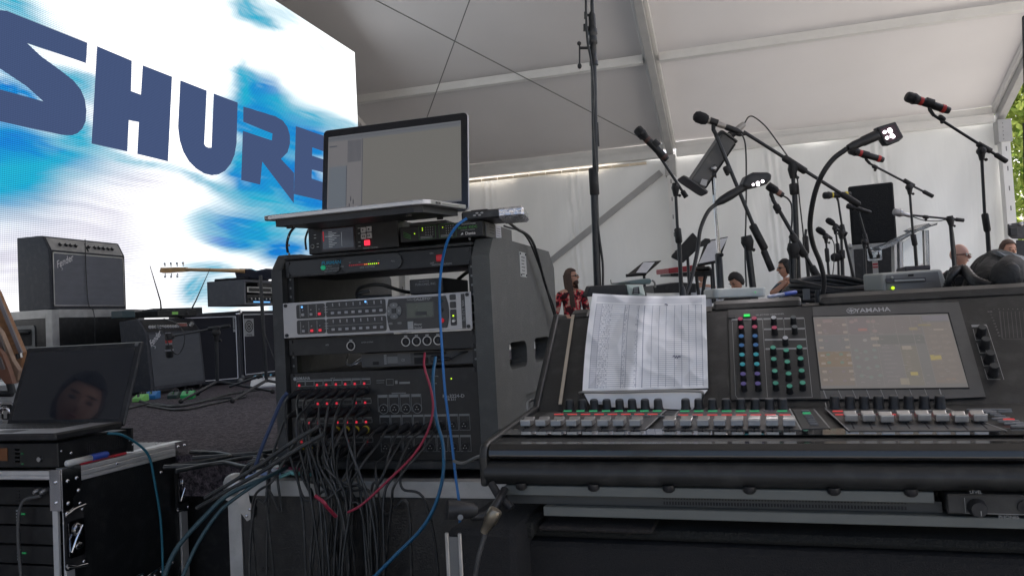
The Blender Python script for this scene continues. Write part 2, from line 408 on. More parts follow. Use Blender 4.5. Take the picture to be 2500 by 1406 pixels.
# roof bracing cables and wall brace
def cable_part(a, b, r, ma, name):
    q = MB(); q.cyl(a, b, r, ma, 8); return q.build(name, tent)
A = Vector((-1.17, YB-.2, EZ-.1)); B = Vector((-6.0, YB-BAY*2, roofz(YB-BAY*2)-.1))
tgt = ray(910, 0)                             # far end of the long bracing wire, on the roof plane
def on_roof(x, y, off=.12):
    r = ray(x, y); # z = EZ+SLP*(YB-y)-off
    t = (EZ-off+SLP*YB-CAMZ)/(r.z+SLP*r.y); return CAM+r*t
cable_part(on_roof(1575, 343, .12), on_roof(880, -18, .15), .008, STEEL, 'bracing_wire')
cable_part(on_roof(1042, 288, .3), on_roof(1158, -30, .1), .008, STEEL, 'bracing_wire')
q = MB(); q.ball(on_roof(1565, 338, .12), .03, STEEL, 6); q.build('turnbuckle', tent)
a = onY(1614, 421, YB-.13); b = onY(1335, 645, YB-.13); b = a+(b-a)*1.45
q = MB(); dv = (b-a).normalized(); up = Vector((0, 1, 0)).cross(dv)*.055
q.prism([a+up, b+up, b-up, a-up], (0, .04, 0), GRM); q.build('wall_brace', tent)
# warm daylight gap strip: added cream boxes, the daylight painted in their colour
day_m = mat('daylight_cream', (.85, .74, .58), .6, var=.1)
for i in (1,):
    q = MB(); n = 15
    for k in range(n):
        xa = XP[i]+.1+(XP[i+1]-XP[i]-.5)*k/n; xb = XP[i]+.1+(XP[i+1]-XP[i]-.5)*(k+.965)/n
        q.box((xa, YB-.05, EZ-.245), (xb, YB-.02, EZ-.200), day_m)
    q.build('daylight_strip', tent, bev=.004)

# ------------------------------------------------------------------ trees outside the open gable on the right
def leafmat(name, c1, c2):
    m = bpy.data.materials.new(name); m.use_nodes = True; nt = m.node_tree; nt.nodes.clear(); L = nt.links
    oi = nt.nodes.new('ShaderNodeTexCoord'); n = nt.nodes.new('ShaderNodeTexNoise'); n.inputs['Scale'].default_value = 1.4
    L.new(oi.outputs['Object'], n.inputs[0]); cr = nt.nodes.new('ShaderNodeValToRGB')
    cr.color_ramp.elements[0].position = .35; cr.color_ramp.elements[1].position = .65
    cr.color_ramp.elements[0].color = (*c1, 1); cr.color_ramp.elements[1].color = (*c2, 1); L.new(n.outputs[0], cr.inputs[0])
    d = nt.nodes.new('ShaderNodeBsdfDiffuse'); t = nt.nodes.new('ShaderNodeBsdfTranslucent')
    L.new(cr.outputs[0], d.inputs[0]); L.new(cr.outputs[0], t.inputs[0]); mx = nt.nodes.new('ShaderNodeMixShader'); mx.inputs[0].default_value = .5
    o = nt.nodes.new('ShaderNodeOutputMaterial'); L.new(d.outputs[0], mx.inputs[1]); L.new(t.outputs[0], mx.inputs[2]); L.new(mx.outputs[0], o.inputs[0])
    return m
LEAF = leafmat('leaves', (.12, .21, .04), (.40, .46, .12)); BARK = mat('bark', (.12, .09, .06), .9, bump=.5, bscale=20)
def tree(x, y, h, r, label, nl, seed):
    rnd = random.Random(seed); t = thing('tree', label, 'tree', (x, y, GZ), 0, 'trees outside the open end of the tent')
    b = MB(); b.tube(bez([(x, y, GZ), (x+.1, y, GZ+h*.3), (x-.1, y+.1, GZ+h*.6), (x, y, GZ+h*.85)], 5), [.22-.19*k/15 for k in range(16)], BARK, 10)
    cl = []
    for k in range(16):
        a = rnd.uniform(0, 6.28); z = GZ+h*rnd.uniform(.22, .9); rr = r*rnd.uniform(.45, .95)*(1-abs((z-GZ)/h-.5)*.8)
        e = Vector((x+math.cos(a)*rr, y+math.sin(a)*rr, z+.5)); b.tube([(x, y, z-.6), (x+math.cos(a)*rr*.5, y+math.sin(a)*rr*.5, z), e], [.07, .045, .02], BARK, 6); cl.append(e)
        cl.append(Vector((x+math.cos(a)*rr*.45, y+math.sin(a)*rr*.45, z+.2)))
    b.build('trunk', t)
    c = MB(); vs = []; fs = []
    for k in range(nl):
        q = rnd.choice(cl); s = r*.32; p = q+Vector((rnd.gauss(0, s), rnd.gauss(0, s), rnd.gauss(0, s*.7)))
        n = Vector((rnd.uniform(-1, 1), rnd.uniform(-1, 1), rnd.uniform(-.2, 1))).normalized(); u = n.orthogonal().normalized(); u.rotate(Matrix.Rotation(rnd.uniform(0, 6), 3, n)); v = n.cross(u)
        L = rnd.uniform(.06, .13); i0 = len(vs); vs += [p-u*L, p+v*L*.5, p+u*L, p-v*L*.5]; fs.append((i0, i0+1, i0+2, i0+3))
    c.add(vs, fs, LEAF); c.build('crown', t)
tree(8.3, 21.0, 7.6, 3.0, 'sunlit green tree just past the white corner post at the right edge', 34000, 3)
tree(13.4, 26.0, 9.0, 3.4, 'taller tree further right behind the first one, mostly hidden by its leaves', 16000, 5)
tree(9.6, 18.6, 5.2, 2.4, 'low bushy tree nearest the open end of the tent', 20000, 8)

# ------------------------------------------------------------------ the LED wall
LX, LY0, LY1, LZ0, LZ1 = -5.0, 2.9, 9.98, 1.575, 5.28
led = thing('led_screen', 'huge bright LED video wall showing big dark letters over white and blue swirls', 'video screen', (LX, 6.4, STZ))
b = MB(); b.box((LX-.12, LY0-.01, LZ0-.01), (LX-.012, LY1+.01, LZ1+.01), BLKM)
for k in range(8): b.box((LX-.5, 3.3+k*.9, STZ), (LX-.42, 3.38+k*.9, LZ1-.1), BLKM); b.box((LX-.45, 3.3+k*.9, 1.9), (LX-.12, 3.38+k*.9, 1.98), BLKM); b.box((LX-.45, 3.3+k*.9, 4.6), (LX-.12, 3.38+k*.9, 4.68), BLKM)
b.box((LX-.14, LY0, STZ), (LX-.04, LY1, LZ0-.012), MATT)
b.build('cabinet', led)
CY, BL, DB = (.02, .47, .70), (.012, .20, .72), (.005, .10, .50); LAV = (.66, .65, .74); PALE = (.36, .66, .80)
blobs = [  # photo-space centre, radii, angle, colour, strength
 (-20, 15, 100, 50, 20, CY, 1.1), (40, 60, 90, 22, 20, PALE, .8), (60, 165, 75, 28, 28, BL, 1.1), (140, 200, 90, 26, 24, CY, .9), (200, 195, 40, 12, 20, CY, .5),
 (40, 230, 60, 22, 24, BL, 1), (-20, 390, 120, 90, 10, BL, 1.1), (60, 420, 120, 50, -5, CY, .7), (75, 360, 130, 28, 12, BL, .9), (190, 345, 60, 30, 15, CY, .75), (120, 395, 120, 14, -12, CY, .7), (20, 440, 80, 35, -20, CY, .8), (300, 388, 120, 9, 12, PALE, .8),
 (200, 320, 30, 30, 0, CY, .8),
 (610, 25, 45, 26, 35, CY, .9), (645, 52, 40, 12, 30, CY, .8), (690, 30, 60, 26, 32, PALE, .45), (780, 110, 40, 30, 40, PALE, .25),
 (600, 185, 30, 16, 20, CY, 1), (635, 230, 48, 34, 30, BL, 1.05), (590, 240, 24, 30, 0, CY, .9), (680, 262, 40, 26, 30, CY, .8), (640, 300, 80, 40, 20, BL, 1.1),
 (590, 215, 12, 50, 0, CY, .7), (760, 290, 70, 24, 15, CY, .8), (840, 300, 50, 16, 15, PALE, .9), (740, 340, 90, 44, 15, BL, .8),
 (640, 420, 60, 60, 20, BL, 1.2), (730, 440, 70, 44, 20, BL, 1), (590, 380, 30, 30, 0, CY, .6), (500, 440, 60, 10, 12, CY, .7), (560, 462, 60, 12, 14, CY, .5),
 (680, 505, 110, 26, 12, CY, .9), (760, 490, 60, 24, 10, BL, .8), (520, 560, 70, 30, 20, CY, .95), (600, 560, 80, 32, 15, BL, .9), (560, 590, 60, 14, 10, BL, .9), (680, 560, 90, 40, 0, CY, .7),
 (480, 530, 40, 14, -10, CY, .6), (700, 610, 60, 24, 0, BL, .7),
 (475, 700, 36, 26, -40, CY, .75), (500, 655, 50, 12, 0, CY, .7), (545, 720, 40, 40, 0, CY, .6), (700, 760, 30, 40, 0, BL, .6)]
lavs = [(150, 520, 190, 75, 10, LAV, 1.0), (60, 640, 170, 90, 0, LAV, .75), (350, 610, 130, 55, -10, LAV, .6), (230, 250, 60, 90, 0, LAV, .35), (170, 110, 130, 30, 22, LAV, .4), (300, 430, 140, 35, 10, LAV, .6), (480, 500, 60, 40, 0, LAV, .2), (380, 700, 120, 60, 0, LAV, .35), (700, 640, 80, 20, 0, LAV, .3)]
whites = [(420, 530, 90, 50, -30, .8), (440, 600, 70, 60, 0, .8), (400, 640, 70, 30, 0, .6), (480, 420, 60, 14, 15, .6), (690, 210, 30, 20, 0, .3)]
def led_col(px, py):
    nx = noise.noise(Vector((px*.008, py*.012, 1)))*16+noise.noise(Vector((px*.02, py*.05, 5)))*7
    ny = noise.noise(Vector((px*.008, py*.012, 7)))*12+noise.noise(Vector((px*.012, py*.06, 2)))*6
    x, y = px+nx, py+ny; c = [1.0, 1.0, 1.0]
    for lst in (lavs, blobs):
        for (cx, cy, rx, ry, an, col, st) in lst:
            a = R_(an); dx, dy = x-cx, y-cy; u = (dx*math.cos(a)+dy*math.sin(a))/rx; v = (-dx*math.sin(a)+dy*math.cos(a))/ry
            q = u*u+v*v
            if q < 6:
                k = min(1, st*math.exp(-q*.8)*1.55)
                k *= .80+.35*noise.noise(Vector((u*1.2, v*5, cx*.1)))
                k = max(0, min(1, k))
                if col is BL: col = tuple(CY[i]*(1-k)+BL[i]*k for i in range(3)); k = min(1, k*1.35)
                c = [c[i]*(1-k)+col[i]*k for i in range(3)]
    for (cx, cy, rx, ry, an, st) in whites:
        a = R_(an); dx, dy = x-cx, y-cy; u = (dx*math.cos(a)+dy*math.sin(a))/rx; v = (-dx*math.sin(a)+dy*math.cos(a))/ry
        k = st*math.exp(-(u*u+v*v)); c = [c[i]*(1-k)+k for i in range(3)]
    wq = min(c)**3; return [v*(.92+.75*wq) for v in c]
NY, NZ = 380, 210
me = bpy.data.meshes.new('display'); vs = []; cols = []
for j in range(NZ+1):
    for k in range(NY+1):
        y = LY0+(LY1-LY0)*k/NY; z = LZ0+(LZ1-LZ0)*j/NZ; vs.append((LX, y, z))
        v = Vector((LX, y, z))-CAM; d = v.dot(_F); px = 1250+FPX*v.dot(_R)/d; py = 703-FPX*v.dot(_U)/d
        if px < -60: px = -60+math.sin(px*.01)*60
        cols += [*led_col(px, py), 1.0]
me.from_pydata([tuple(WM[led.name].inverted() @ Vector(v)) for v in vs], [], [(j*(NY+1)+k, j*(NY+1)+k+1, (j+1)*(NY+1)+k+1, (j+1)*(NY+1)+k) for j in range(NZ) for k in range(NY)])
ca = me.color_attributes.new('content', 'FLOAT_COLOR', 'POINT'); ca.data.foreach_set('color', cols)
disp = bpy.data.objects.new('display', me); COL.objects.link(disp); disp.parent = led; WM['display'] = WM[led.name]
def led_mat(name, attr, col=None, s=1.0, grid=.45):
    m = bpy.data.materials.new(name); m.use_nodes = True; nt = m.node_tree; nt.nodes.clear(); L = nt.links
    tc = nt.nodes.new('ShaderNodeTexCoord'); sp = nt.nodes.new('ShaderNodeSeparateXYZ'); L.new(tc.outputs['Object'], sp.inputs[0])
    outs = []
    for ax in (1, 2):                          # lit dots with dark rows between them
        mm = nt.nodes.new('ShaderNodeMath'); mm.operation = 'MULTIPLY'; mm.inputs[1].default_value = 2*math.pi/.0145; L.new(sp.outputs[ax], mm.inputs[0])
        sn = nt.nodes.new('ShaderNodeMath'); sn.operation = 'SINE'; L.new(mm.outputs[0], sn.inputs[0])
        mr = nt.nodes.new('ShaderNodeMapRange'); mr.inputs[1].default_value = -1; mr.inputs[2].default_value = .4
        mr.inputs[3].default_value = 1-grid*(1.0 if ax == 2 else .45); mr.inputs[4].default_value = 1.12; L.new(sn.outputs[0], mr.inputs[0]); outs.append(mr.outputs[0])
    mu = nt.nodes.new('ShaderNodeMath'); mu.operation = 'MULTIPLY'; L.new(outs[0], mu.inputs[0]); L.new(outs[1], mu.inputs[1])
    ms = nt.nodes.new('ShaderNodeMath'); ms.operation = 'MULTIPLY'; L.new(mu.outputs[0], ms.inputs[0]); ms.inputs[1].default_value = s*G
    em = nt.nodes.new('ShaderNodeEmission'); L.new(ms.outputs[0], em.inputs[1])
    if attr: at = nt.nodes.new('ShaderNodeVertexColor'); at.layer_name = 'content'; L.new(at.outputs[0], em.inputs[0])
    else: em.inputs[0].default_value = (*col, 1)
    o = nt.nodes.new('ShaderNodeOutputMaterial'); L.new(em.outputs[0], o.inputs[0]); return m
me.materials.append(led_mat('led_display', True, s=1.1))
LETM = led_mat('led_dark_letter', False, (.058, .088, .19), .95, .10)
letters = {
 'S': [(0,65),(40,68),(535,265),(527,388),(165,265),(250,345),(380,440),(450,495),(495,550),(520,610),(530,680),(525,745),(505,790),(475,818),(440,831),(380,828),(0,745),(-190,700),(-190,505),(0,550),(270,625),(165,530),(0,420),(-60,385),(-105,330),(-125,260),(-120,180),(-90,110),(-50,75)],
 'H': [(597,285),(808,375),(803,560),(865,583),(877,403),(1055,472),(1030,990),(843,945),(853,750),(790,737),(780,930),(563,880)],
 'U': [(1107,495),(1267,557),(1252,885),(1262,900),(1280,907),(1298,905),(1312,575),(1457,630),(1450,880),(1438,950),(1415,1005),(1380,1048),(1340,1070),(1300,1075),(1255,1065),(1205,1035),(1160,990),(1125,930),(1103,860),(1093,780)],
 'R': [(1493,655),(1690,715),(1735,742),(1762,780),(1777,830),(1778,880),(1763,935),(1722,975),(1803,1062),(1801,1244),(1608,990),(1595,1132),(1480,1105),(1490,805),(1668,862),(1672,820),(1493,748)],
 'E': [(1815,775),(2090,870),(2088,965),(1915,905),(1913,955),(2085,1012),(2083,1085),(1912,1040),(1910,1095),(2080,1150),(2078,1255),(1803,1190)]}
for ch, pl in letters.items():
    pts = [onX(x/2.511, y/2.511, LX+.004) for x, y in pl]
    q = MB(); q.prism(pts, (-.003, 0, 0), LETM, capb=False); o = q.build('letter', led)

# ------------------------------------------------------------------ reusable gear
def fr(o, ang=0.0, tilt=0.0):
    """local frame: x to the right along the front, y into the depth, z up"""
    return Matrix.Translation(Vector(o)) @ Matrix.Rotation(ang, 4, 'Z') @ Matrix.Rotation(tilt, 4, 'X')
def flight_case(label, o, ang, w, d, h, e=.03, lam=None, group=None, name='flight_case', balls=True, cat='case', edge=None):
    t = thing(name, label, cat, o, ang, group); T = WM[t.name]; lam = lam or LAM; edge = edge or ALUW
    b = MB(T); b.box((.002, .002, .002), (w-.002, d-.002, h-.002), lam); b.build('body', t, bev=.002)
    b = MB(T); k = .0025
    for x in (0, w):
        for y in (0, d):
            sx = 1 if x == 0 else -1; sy = 1 if y == 0 else -1
            b.box((x-sx*k, y-sy*k, 0), (x+sx*e, y+sy*k, h), edge); b.box((x-sx*k, y+sy*k, 0), (x+sx*k, y+sy*e, h), edge)
    for z in (0, h):
        sz = 1 if z == 0 else -1
        for y in (0, d):
            sy = 1 if y == 0 else -1
            b.box((e, y-sy*k*1.4, z-sz*k), (w-e, y+sy*k, z+sz*e), edge); b.box((e, y+sy*k, z-sz*k), (w-e, y+sy*e, z+sz*k), edge)
        for x in (0, w):
            sx = 1 if x == 0 else -1
            b.box((x-sx*k*1.4, e, z-sz*k), (x+sx*k, d-e, z+sz*e), edge); b.box((x+sx*k, e, z-sz*k), (x+sx*e, d-e, z+sz*k), edge)
    b.build('edge_trim', t, bev=.001)
    if balls:
        for x in (0, w):
            for y in (0, d):
                for z in (0, h):
                    q = MB(T); sx = 1 if x == 0 else -1; sy = 1 if y == 0 else -1; sz = 1 if z == 0 else -1
                    q.ball((x+sx*e*.25, y+sy*e*.25, z+sz*e*.25), e*.75, edge, 7); q.build('corner', t)
    return t, T
def rivet(b, p, n, r=.004, ma=None):
    n = Vector(n).normalized(); p = Vector(p); b.lathe(p, p+n*r*.8, [(0, r), (.5, r*.9), (.85, r*.55), (1, .0001)], ma or CHR, 8)
def butterfly(parent, F, w=.11, h=.13, name='latch'):
    """recessed butterfly catch on a face; F: frame with x across, y up, z out"""
    q = MB(F); q.prism([(x, y, 0) for x, y in rrect(0, 0, w, h, .012)], (0, 0, .003), CHR)
    q.prism([(x, y, .003) for x, y in rrect(0, 0, w*.72, h*.72, .008)], (0, 0, .002), BLKM)
    q.prism([(x, y, .005) for x, y in rrect(0, h*.1, w*.45, h*.4, .01)], (0, 0, .006), CHR)
    q.tube([(-w*.3, -h*.05, .012), (-w*.32, h*.15, .016), (-w*.1, h*.22, .014), (0, h*.12, .014), (w*.1, h*.22, .014), (w*.32, h*.15, .016), (w*.3, -h*.05, .012)], .005, CHR, 6)
    q.box((-w*.12, -h*.3, .004), (w*.12, -h*.02, .010), CHR)
    for sx in (-1, 1):
        for sy in (-1, 1): rivet(q, (sx*w*.42, sy*h*.42, .003), (0, 0, 1))
    return q.build(name, parent)
def knob(b, p, n, r, h, ma, cap=None, ribs=0):
    n = Vector(n).normalized(); p = Vector(p)
    b.lathe(p, p+n*h, [(0, r*1.15), (.12, r*1.1), (.2, r), (.9, r*.94), (1, r*.88)], ma, 14)
    if cap: b.lathe(p+n*h, p+n*(h+.0012), [(0, r*.86), (1, r*.78)], cap, 14)

# ------------------------------------------------------------------ upper guitar combo on its case
LOGOW = mat('silvered_script', (.55, .55, .57), .5)
def combo(label, F, base, ang, w, h, d, slant, logo_pos, trim=True, ctl=.075, twin=True):
    t = thing('guitar_amplifier', label, 'amplifier', base, ang, 'guitar combo amplifiers in front of the LED wall')
    b = MB(F); pr = [(0, 0), (0, h-ctl-.02), (slant, h-.004), (slant+.01, h), (d, h), (d, 0)]
    b.prism([(0, y, z) for y, z in pr], (w, 0, 0), TOLEX); b.build('cabinet', t, bev=.006)
    yf = lambda z: -.004
    q = MB(F); q.box((.025, -.004, .025), (w-.025, .003, h-ctl-.035), GRILLB if twin else GRILL)
    q.build('grille', t)
    if trim:
        q = MB(F); z0, z1 = .022, h-ctl-.032
        for a, b2 in (((.022, -.007, z0), (w-.022, -.003, z0+.006)), ((.022, -.007, z1-.006), (w-.022, -.003, z1)), ((.022, -.007, z0), (.028, -.003, z1)), ((w-.028, -.007, z0), (w-.022, -.003, z1))): q.box(a, b2, ALU)
        q.build('trim', t)
    # sloping control panel
    z0 = h-ctl-.018; z1 = h-.012; s = lambda z: slant*(z-(h-ctl-.02))/(ctl+.016)-.003
    q = MB(F); q.prism([(.02, s(z0), z0), (w-.02, s(z0), z0), (w-.02, s(z1), z1), (.02, s(z1), z1)], (0, .002, 0), ALU if twin else BLKM); q.build('control_panel', t)
    nv = Vector((0, -(z1-z0), slant)).normalized(); zz = (z0+z1)/2
    xs = [.10, .145, .18, .22, .325, .375, .41, .45, .49, .525] if twin else [.07+.028*i for i in range(12)]
    for i, x in enumerate(xs):
        k = MB(F); knob(k, (x*w/.62, s(zz)-.001, zz-(0 if twin else .012)), nv, .011 if twin else .0095, .016, BLK if twin else LOGOW, ALU)
        k.build('knob', t)
    q = MB(F)
    if twin: q.prism([(.30*w/.62, s(z0+.01)-.001, z0+.01), (.315*w/.62, s(z0+.01)-.001, z0+.01), (.305*w/.62, s(z1-.01)-.001, z1-.01)], (0, -.001, 0), BLKM)
    else:
        q.box((.60*w, s(zz)-.004, zz-.012), (.80*w, s(zz)-.001, zz+.014), ALU); q.box((.61*w, s(zz)-.006, zz-.009), (.79*w, s(zz)-.004, zz+.011), mat('amber_display', (.03, .012, .012), .2, emit=(.3, .05, .06), estr=.15))
        knob(q, (.87*w, s(zz)-.001, zz), nv, .016, .02, ALU)
        for i in range(5): q.box((.46*w+i*.02, s(zz)-.004, zz-.022), (.46*w+i*.02+.008, s(zz)-.001, zz-.016), CHR)
    q.build('display' if not twin else 'badge', t)
    q = MB(F); lx, lz, ls, la = logo_pos
    M = Matrix.Translation((lx, -.008, lz)) @ Matrix.Rotation(math.pi/2, 4, 'X') @ Matrix.Rotation(la, 4, 'Z')
    q.text('Fender', M, ls, LOGOW, .012, .82, .35); q.tube([M @ Vector((-.055, -.012, 0)), M @ Vector((-.04, -.038, 0)), M @ Vector((-.052, -.042, 0))], .0025, LOGOW, 5)
    q.build('logo', t)
    return t
combo('silver-panelled guitar combo amplifier standing on the flight case at far left', fr((-4.18, 4.0, 1.668), R_(90)), (-4.18, 4.0, 1.668), R_(90), .64, .47, .255, .05, (.115, .31, .062, R_(24)))
t, T = flight_case('dark road case carrying the upper guitar amplifier, handle on its near side', (-4.15, 3.98, STZ), R_(90), .79, .42, .565, .05, balls=False)
q = MB(); q.prism([(x, 3.975, z) for x, z in rrect(-4.37, 1.50, .17, .15, .02)], (0, .004, 0), STEEL); q.prism([(x, 3.9745, z) for x, z in rrect(-4.37, 1.50, .125, .105, .012)], (0, -.001, 0), MATT)
q.tube([(-4.42, 3.965, 1.53), (-4.40, 3.955, 1.535), (-4.34, 3.955, 1.535), (-4.32, 3.965, 1.53)], .011, RUB, 8); q.build('handle', t)
def cable(label, pts, r, ma, group=None, n=8, name='cable', ends=None, cat='cable'):
    pts = [Vector(p) for p in pts]
    t = MB(); t.tube(bez(pts, n), r, ma, 7); o = t.build(name); rebase(o, pts[0] if not isinstance(pts[0], tuple) else pts[0]); tag(o, label, cat, group)
    for (p, d, L, rr, m2) in (ends or []):
        p = Vector(p); d = Vector(d).normalized(); e = MB(); e.lathe(p, p+d*L, [(0, rr), (.1, rr*1.05), (.55, rr), (.6, rr*.75), (1, r*1.2)], m2, 9); e.build('connector', o)
    return o
cable('thin black cord hanging down the front of the upper guitar amplifier', [(-4.16, 4.27, 2.13), (-4.165, 4.275, 1.9), (-4.155, 4.278, 1.7), (-4.115, 4.28, 1.62), (-4.12, 4.28, 1.2)], .003, KCAB)

# ------------------------------------------------------------------ lower guitar combo, leaning back
A2 = (-3.545, 4.12, STZ+.03)
combo('lower black guitar combo amplifier on the carpet, leaning back with a microphone hanging in front', fr(A2, R_(90), R_(-5)), A2, R_(90), .52, .455, .19, .05, (.075, .325, .055, R_(38)), trim=False, ctl=.07, twin=False)
am = bpy.data.objects['guitar_amplifier.001']
for x_, y_ in ((-3.57, 4.17), (-3.57, 4.59), (-3.71, 4.17), (-3.71, 4.59)): q = MB(); q.cyl((x_, y_-.012, STZ+.022), (x_, y_+.012, STZ+.022), .022, RUB, 12); q.build('castor', am)
# wireless receivers and boxes on top
def small_box(name, label, cat, o, ang, w, d, h, ma, extra=None, group=None, ch=.004):
    t = thing(name, label, cat, o, ang, group); T = WM[t.name]; b = MB(T); b.box((0, 0, 0), (w, d, h), ma, c=ch); b.build('housing', t)
    if extra: extra(t, T)
    return t
def rx(t, T):
    for (x, s) in ((.05, -.12), (.30, .16)):
        a = MB(T); a.tube([(x, .02, .03), (x+s*.2, .0, .10), (x+s, -.02, .33)], [.006, .0045, .002], BLK, 6); a.build('antenna', t)
    a = MB(T); a.box((.12, -.002, .012), (.17, .0, .03), mat('green_display', (.05, .1, .03), .3, emit=(.2, .5, .1), estr=.3)); knob(a, (.25, -.001, .02), (0, -1, 0), .008, .01, BLK); a.build('front_panel', t)
small_box('wireless_receiver', 'half rack wireless receiver with two black antennas on the lower guitar amplifier', 'receiver', (-3.64, 4.31, 1.592), R_(84), .34, .2, .042, BLKM, rx)
small_box('effects_box', 'flat black box lying behind the two antennas', 'box', (-3.84, 4.50, 1.60), R_(60), .34, .2, .055, BLK)
small_box('tuner', 'small dark case next to the left antenna, beside the road case', 'box', (-3.76, 4.14, 1.592), R_(85), .10, .10, .045, mat('dark_teal_plastic', (.02, .05, .06), .4))

# ------------------------------------------------------------------ bass speaker cabinets
def ampeg_mark(q, M, s):
    q.prism([M @ Vector((x, y, 0)) for x, y in [(-.5*s, -.62*s), (.5*s, -.62*s), (.5*s, .62*s), (-.5*s, .62*s)]], (M.to_3x3() @ Vector((0, 0, 1)))*.0015, DIMW)
    for k, (r1, r2) in enumerate(((.42, .34), (.26, .18), (.1, .0))):
        for i in range(20):
            a0, a1 = 2*math.pi*i/20, 2*math.pi*(i+1)/20
            if .75*math.pi*0 < (a0 % 6.283) < 0: continue
            P4 = [(math.cos(a0)*r1*s, math.sin(a0)*r1*s+.08*s), (math.cos(a1)*r1*s, math.sin(a1)*r1*s+.08*s), (math.cos(a1)*r2*s, math.sin(a1)*r2*s+.08*s), (math.cos(a0)*r2*s, math.sin(a0)*r2*s+.08*s)]
            q.add([M @ Vector((x, y, .0022)) for x, y in P4], [(0, 1, 2, 3)], MATT)
    q.text('Ampeg', M @ Matrix.Translation((0, -.5*s, .0022)), .2*s, MATT, .01)
def basscab(label, o, ang, w, h, d, marks, piping):
    t = thing('bass_cabinet', label, 'speaker cabinet', o, ang, 'tall black bass speaker cabinets'); T = WM[t.name]
    b = MB(T); b.box((0, 0, .01), (w, d, h), TOLEX, c=.006); b.build('cabinet', t)
    g = MB(T); g.box((.025, -.008, .035), (w-.025, .002, h-.025), mat('black_grille_cloth', (.018, .019, .026), .9, bump=.3, bscale=400)); g.build('grille', t)
    g = MB(T); x0, x1, z0, z1 = .03, w-.03, .04, h-.03
    for a, b2 in (((x0, z0), (x1, z0)), ((x1, z0), (x1, z1)), ((x1, z1), (x0, z1)), ((x0, z1), (x0, z0))): g.cyl((a[0], -.010, a[1]), (b2[0], -.010, b2[1]), .0032, piping, 6)
    g.build('piping', t)
    for (mx, mz, s) in marks:
        q = MB(T); ampeg_mark(q, Matrix.Translation((mx, -.009, mz)) @ Matrix.Rotation(math.pi/2, 4, 'X'), s); q.build('logo', t)
    for x in (.012, w-.012):
        for z in (.022, h-.012):
            q = MB(T); q.ball((x, .01, z), .022, CHR if z > .1 else STEEL, 7); q.build('corner', t)
    return t
PIPE = mat('pale_piping', (.80, .80, .84), .5)
basscab('nearer bass speaker cabinet with badge at its lower left corner', (-3.731, 4.631, STZ), R_(52), .405, .51, .33, [(.075, .075, .085)], PIPE)
basscab('farther bass speaker cabinet with round badge at its upper left corner', (-3.72, 5.29, STZ), R_(84), .62, .53, .36, [(.09, .40, .11)], PIPE)
q = MB(WM['bass_cabinet']); q.box((.355, -.0115, .37), (.375, -.009, .48), DIMW)
q.text('Ampeg', Matrix.Translation((.365, -.012, .425)) @ Matrix.Rotation(math.pi/2, 4, 'X') @ Matrix.Rotation(math.pi/2, 4, 'Z'), .028, MATT, .01)
q.build('side_badge', bpy.data.objects['bass_cabinet'])
# rack head with a see-through hand hole, guitar on top of it
HX, HY, HZ = -3.33, 4.80, 1.655
t = thing('amplifier_rack', 'grey shallow rack of bass electronics on the cabinets with an oval hand hole', 'rack', (HX, HY, HZ))
GREYB = mat('grey_plastic_shell', (.11, .115, .13), .6, dust=.1)
b = MB(); b.box((HX-.30, HY, HZ), (HX, HY+.02, HZ+.175), GREYB); o = b.build('shell', t)
c = MB(); c.prism([(x, HY-.05, z) for x, z in rrect(HX-.14, HZ+.085, .10, .038, .018)], (0, .12, 0), GREYB); cut(o, [c])
b = MB(); b.box((HX-.30, HY+.02, HZ+.158), (HX, HY+.5, HZ+.175), GREYB); b.box((HX-.30, HY+.02, HZ), (HX, HY+.5, HZ+.012), GREYB); b.box((HX-.30, HY+.48, HZ+.012), (HX, HY+.5, HZ+.158), GREYB); b.build('shell', t)
b = MB(); b.box((HX-.12, HY+.16, HZ+.075), (HX+.002, HY+.48, HZ+.155), BLKM, c=.002); b.box((HX-.1, HY+.03, HZ+.013), (HX+.003, HY+.48, HZ+.07), BLKM, c=.002); b.build('rack_unit', t)
b = MB()
b.box((HX+.001, HY+.03, HZ+.085), (HX+.004, HY+.48, HZ+.125), ALU); b.box((HX+.003, HY+.05, HZ+.092), (HX+.005, HY+.46, HZ+.118), BLKM)
for i in range(6): b.box((HX+.004, HY+.32+i*.022, HZ+.095), (HX+.006, HY+.335+i*.022, HZ+.115), DIMW)
for i in range(9): knob(b, (HX+.003, HY+.06+i*.045, HZ+.04), (1, 0, 0), .009, .014, BLK, ALU)
b.box((HX+.003, HY+.42, HZ+.135), (HX+.006, HY+.44, HZ+.15), ERDD); b.box((HX+.003, HY+.1, HZ+.015), (HX+.006, HY+.3, HZ+.022), EBL)
b.build('front_panel', t)
# bass guitar lying on top
t = thing('bass_guitar', 'electric bass lying on the grey rack with its maple neck pointing left', 'guitar', (-3.3, 5.05, 1.85))
Yg = 4.9; nk = [onY(460, 658, Yg), onY(575, 661, Yg)]
b = MB(); a, c2 = nk; dr = (c2-a); b.tube([a-dr*.05, a+dr*.5, c2+dr*.2], [.012, .013, .015], MAPLE, 8); b.build('neck', t)
b = MB(); h0 = onY(392, 660, Yg); b.prism([h0+Vector((0, 0, .02)), a+Vector((-.02, 0, .018)), a+Vector((0, 0, -.014)), h0+Vector((.02, 0, -.022)), h0+Vector((-.01, 0, -.012))], (0, .018, 0), MAPLE); b.build('headstock', t)
for i in range(4):
    for s_ in (1, -1):
        if s_ == -1 and i > 2: continue
        p = h0+(a-h0)*(.18+i*.22)+Vector((0, -.004, s_*.024)); q = MB(); q.cyl(p, p+Vector((0, 0, s_*.022)), .005, CHR, 8); q.ball(p+Vector((0, -.004, s_*.024)), .011, CHR, 6, (1, .5, .8)); q.build('tuner', t)
b = MB(); c3 = onY(572, 668, Yg)
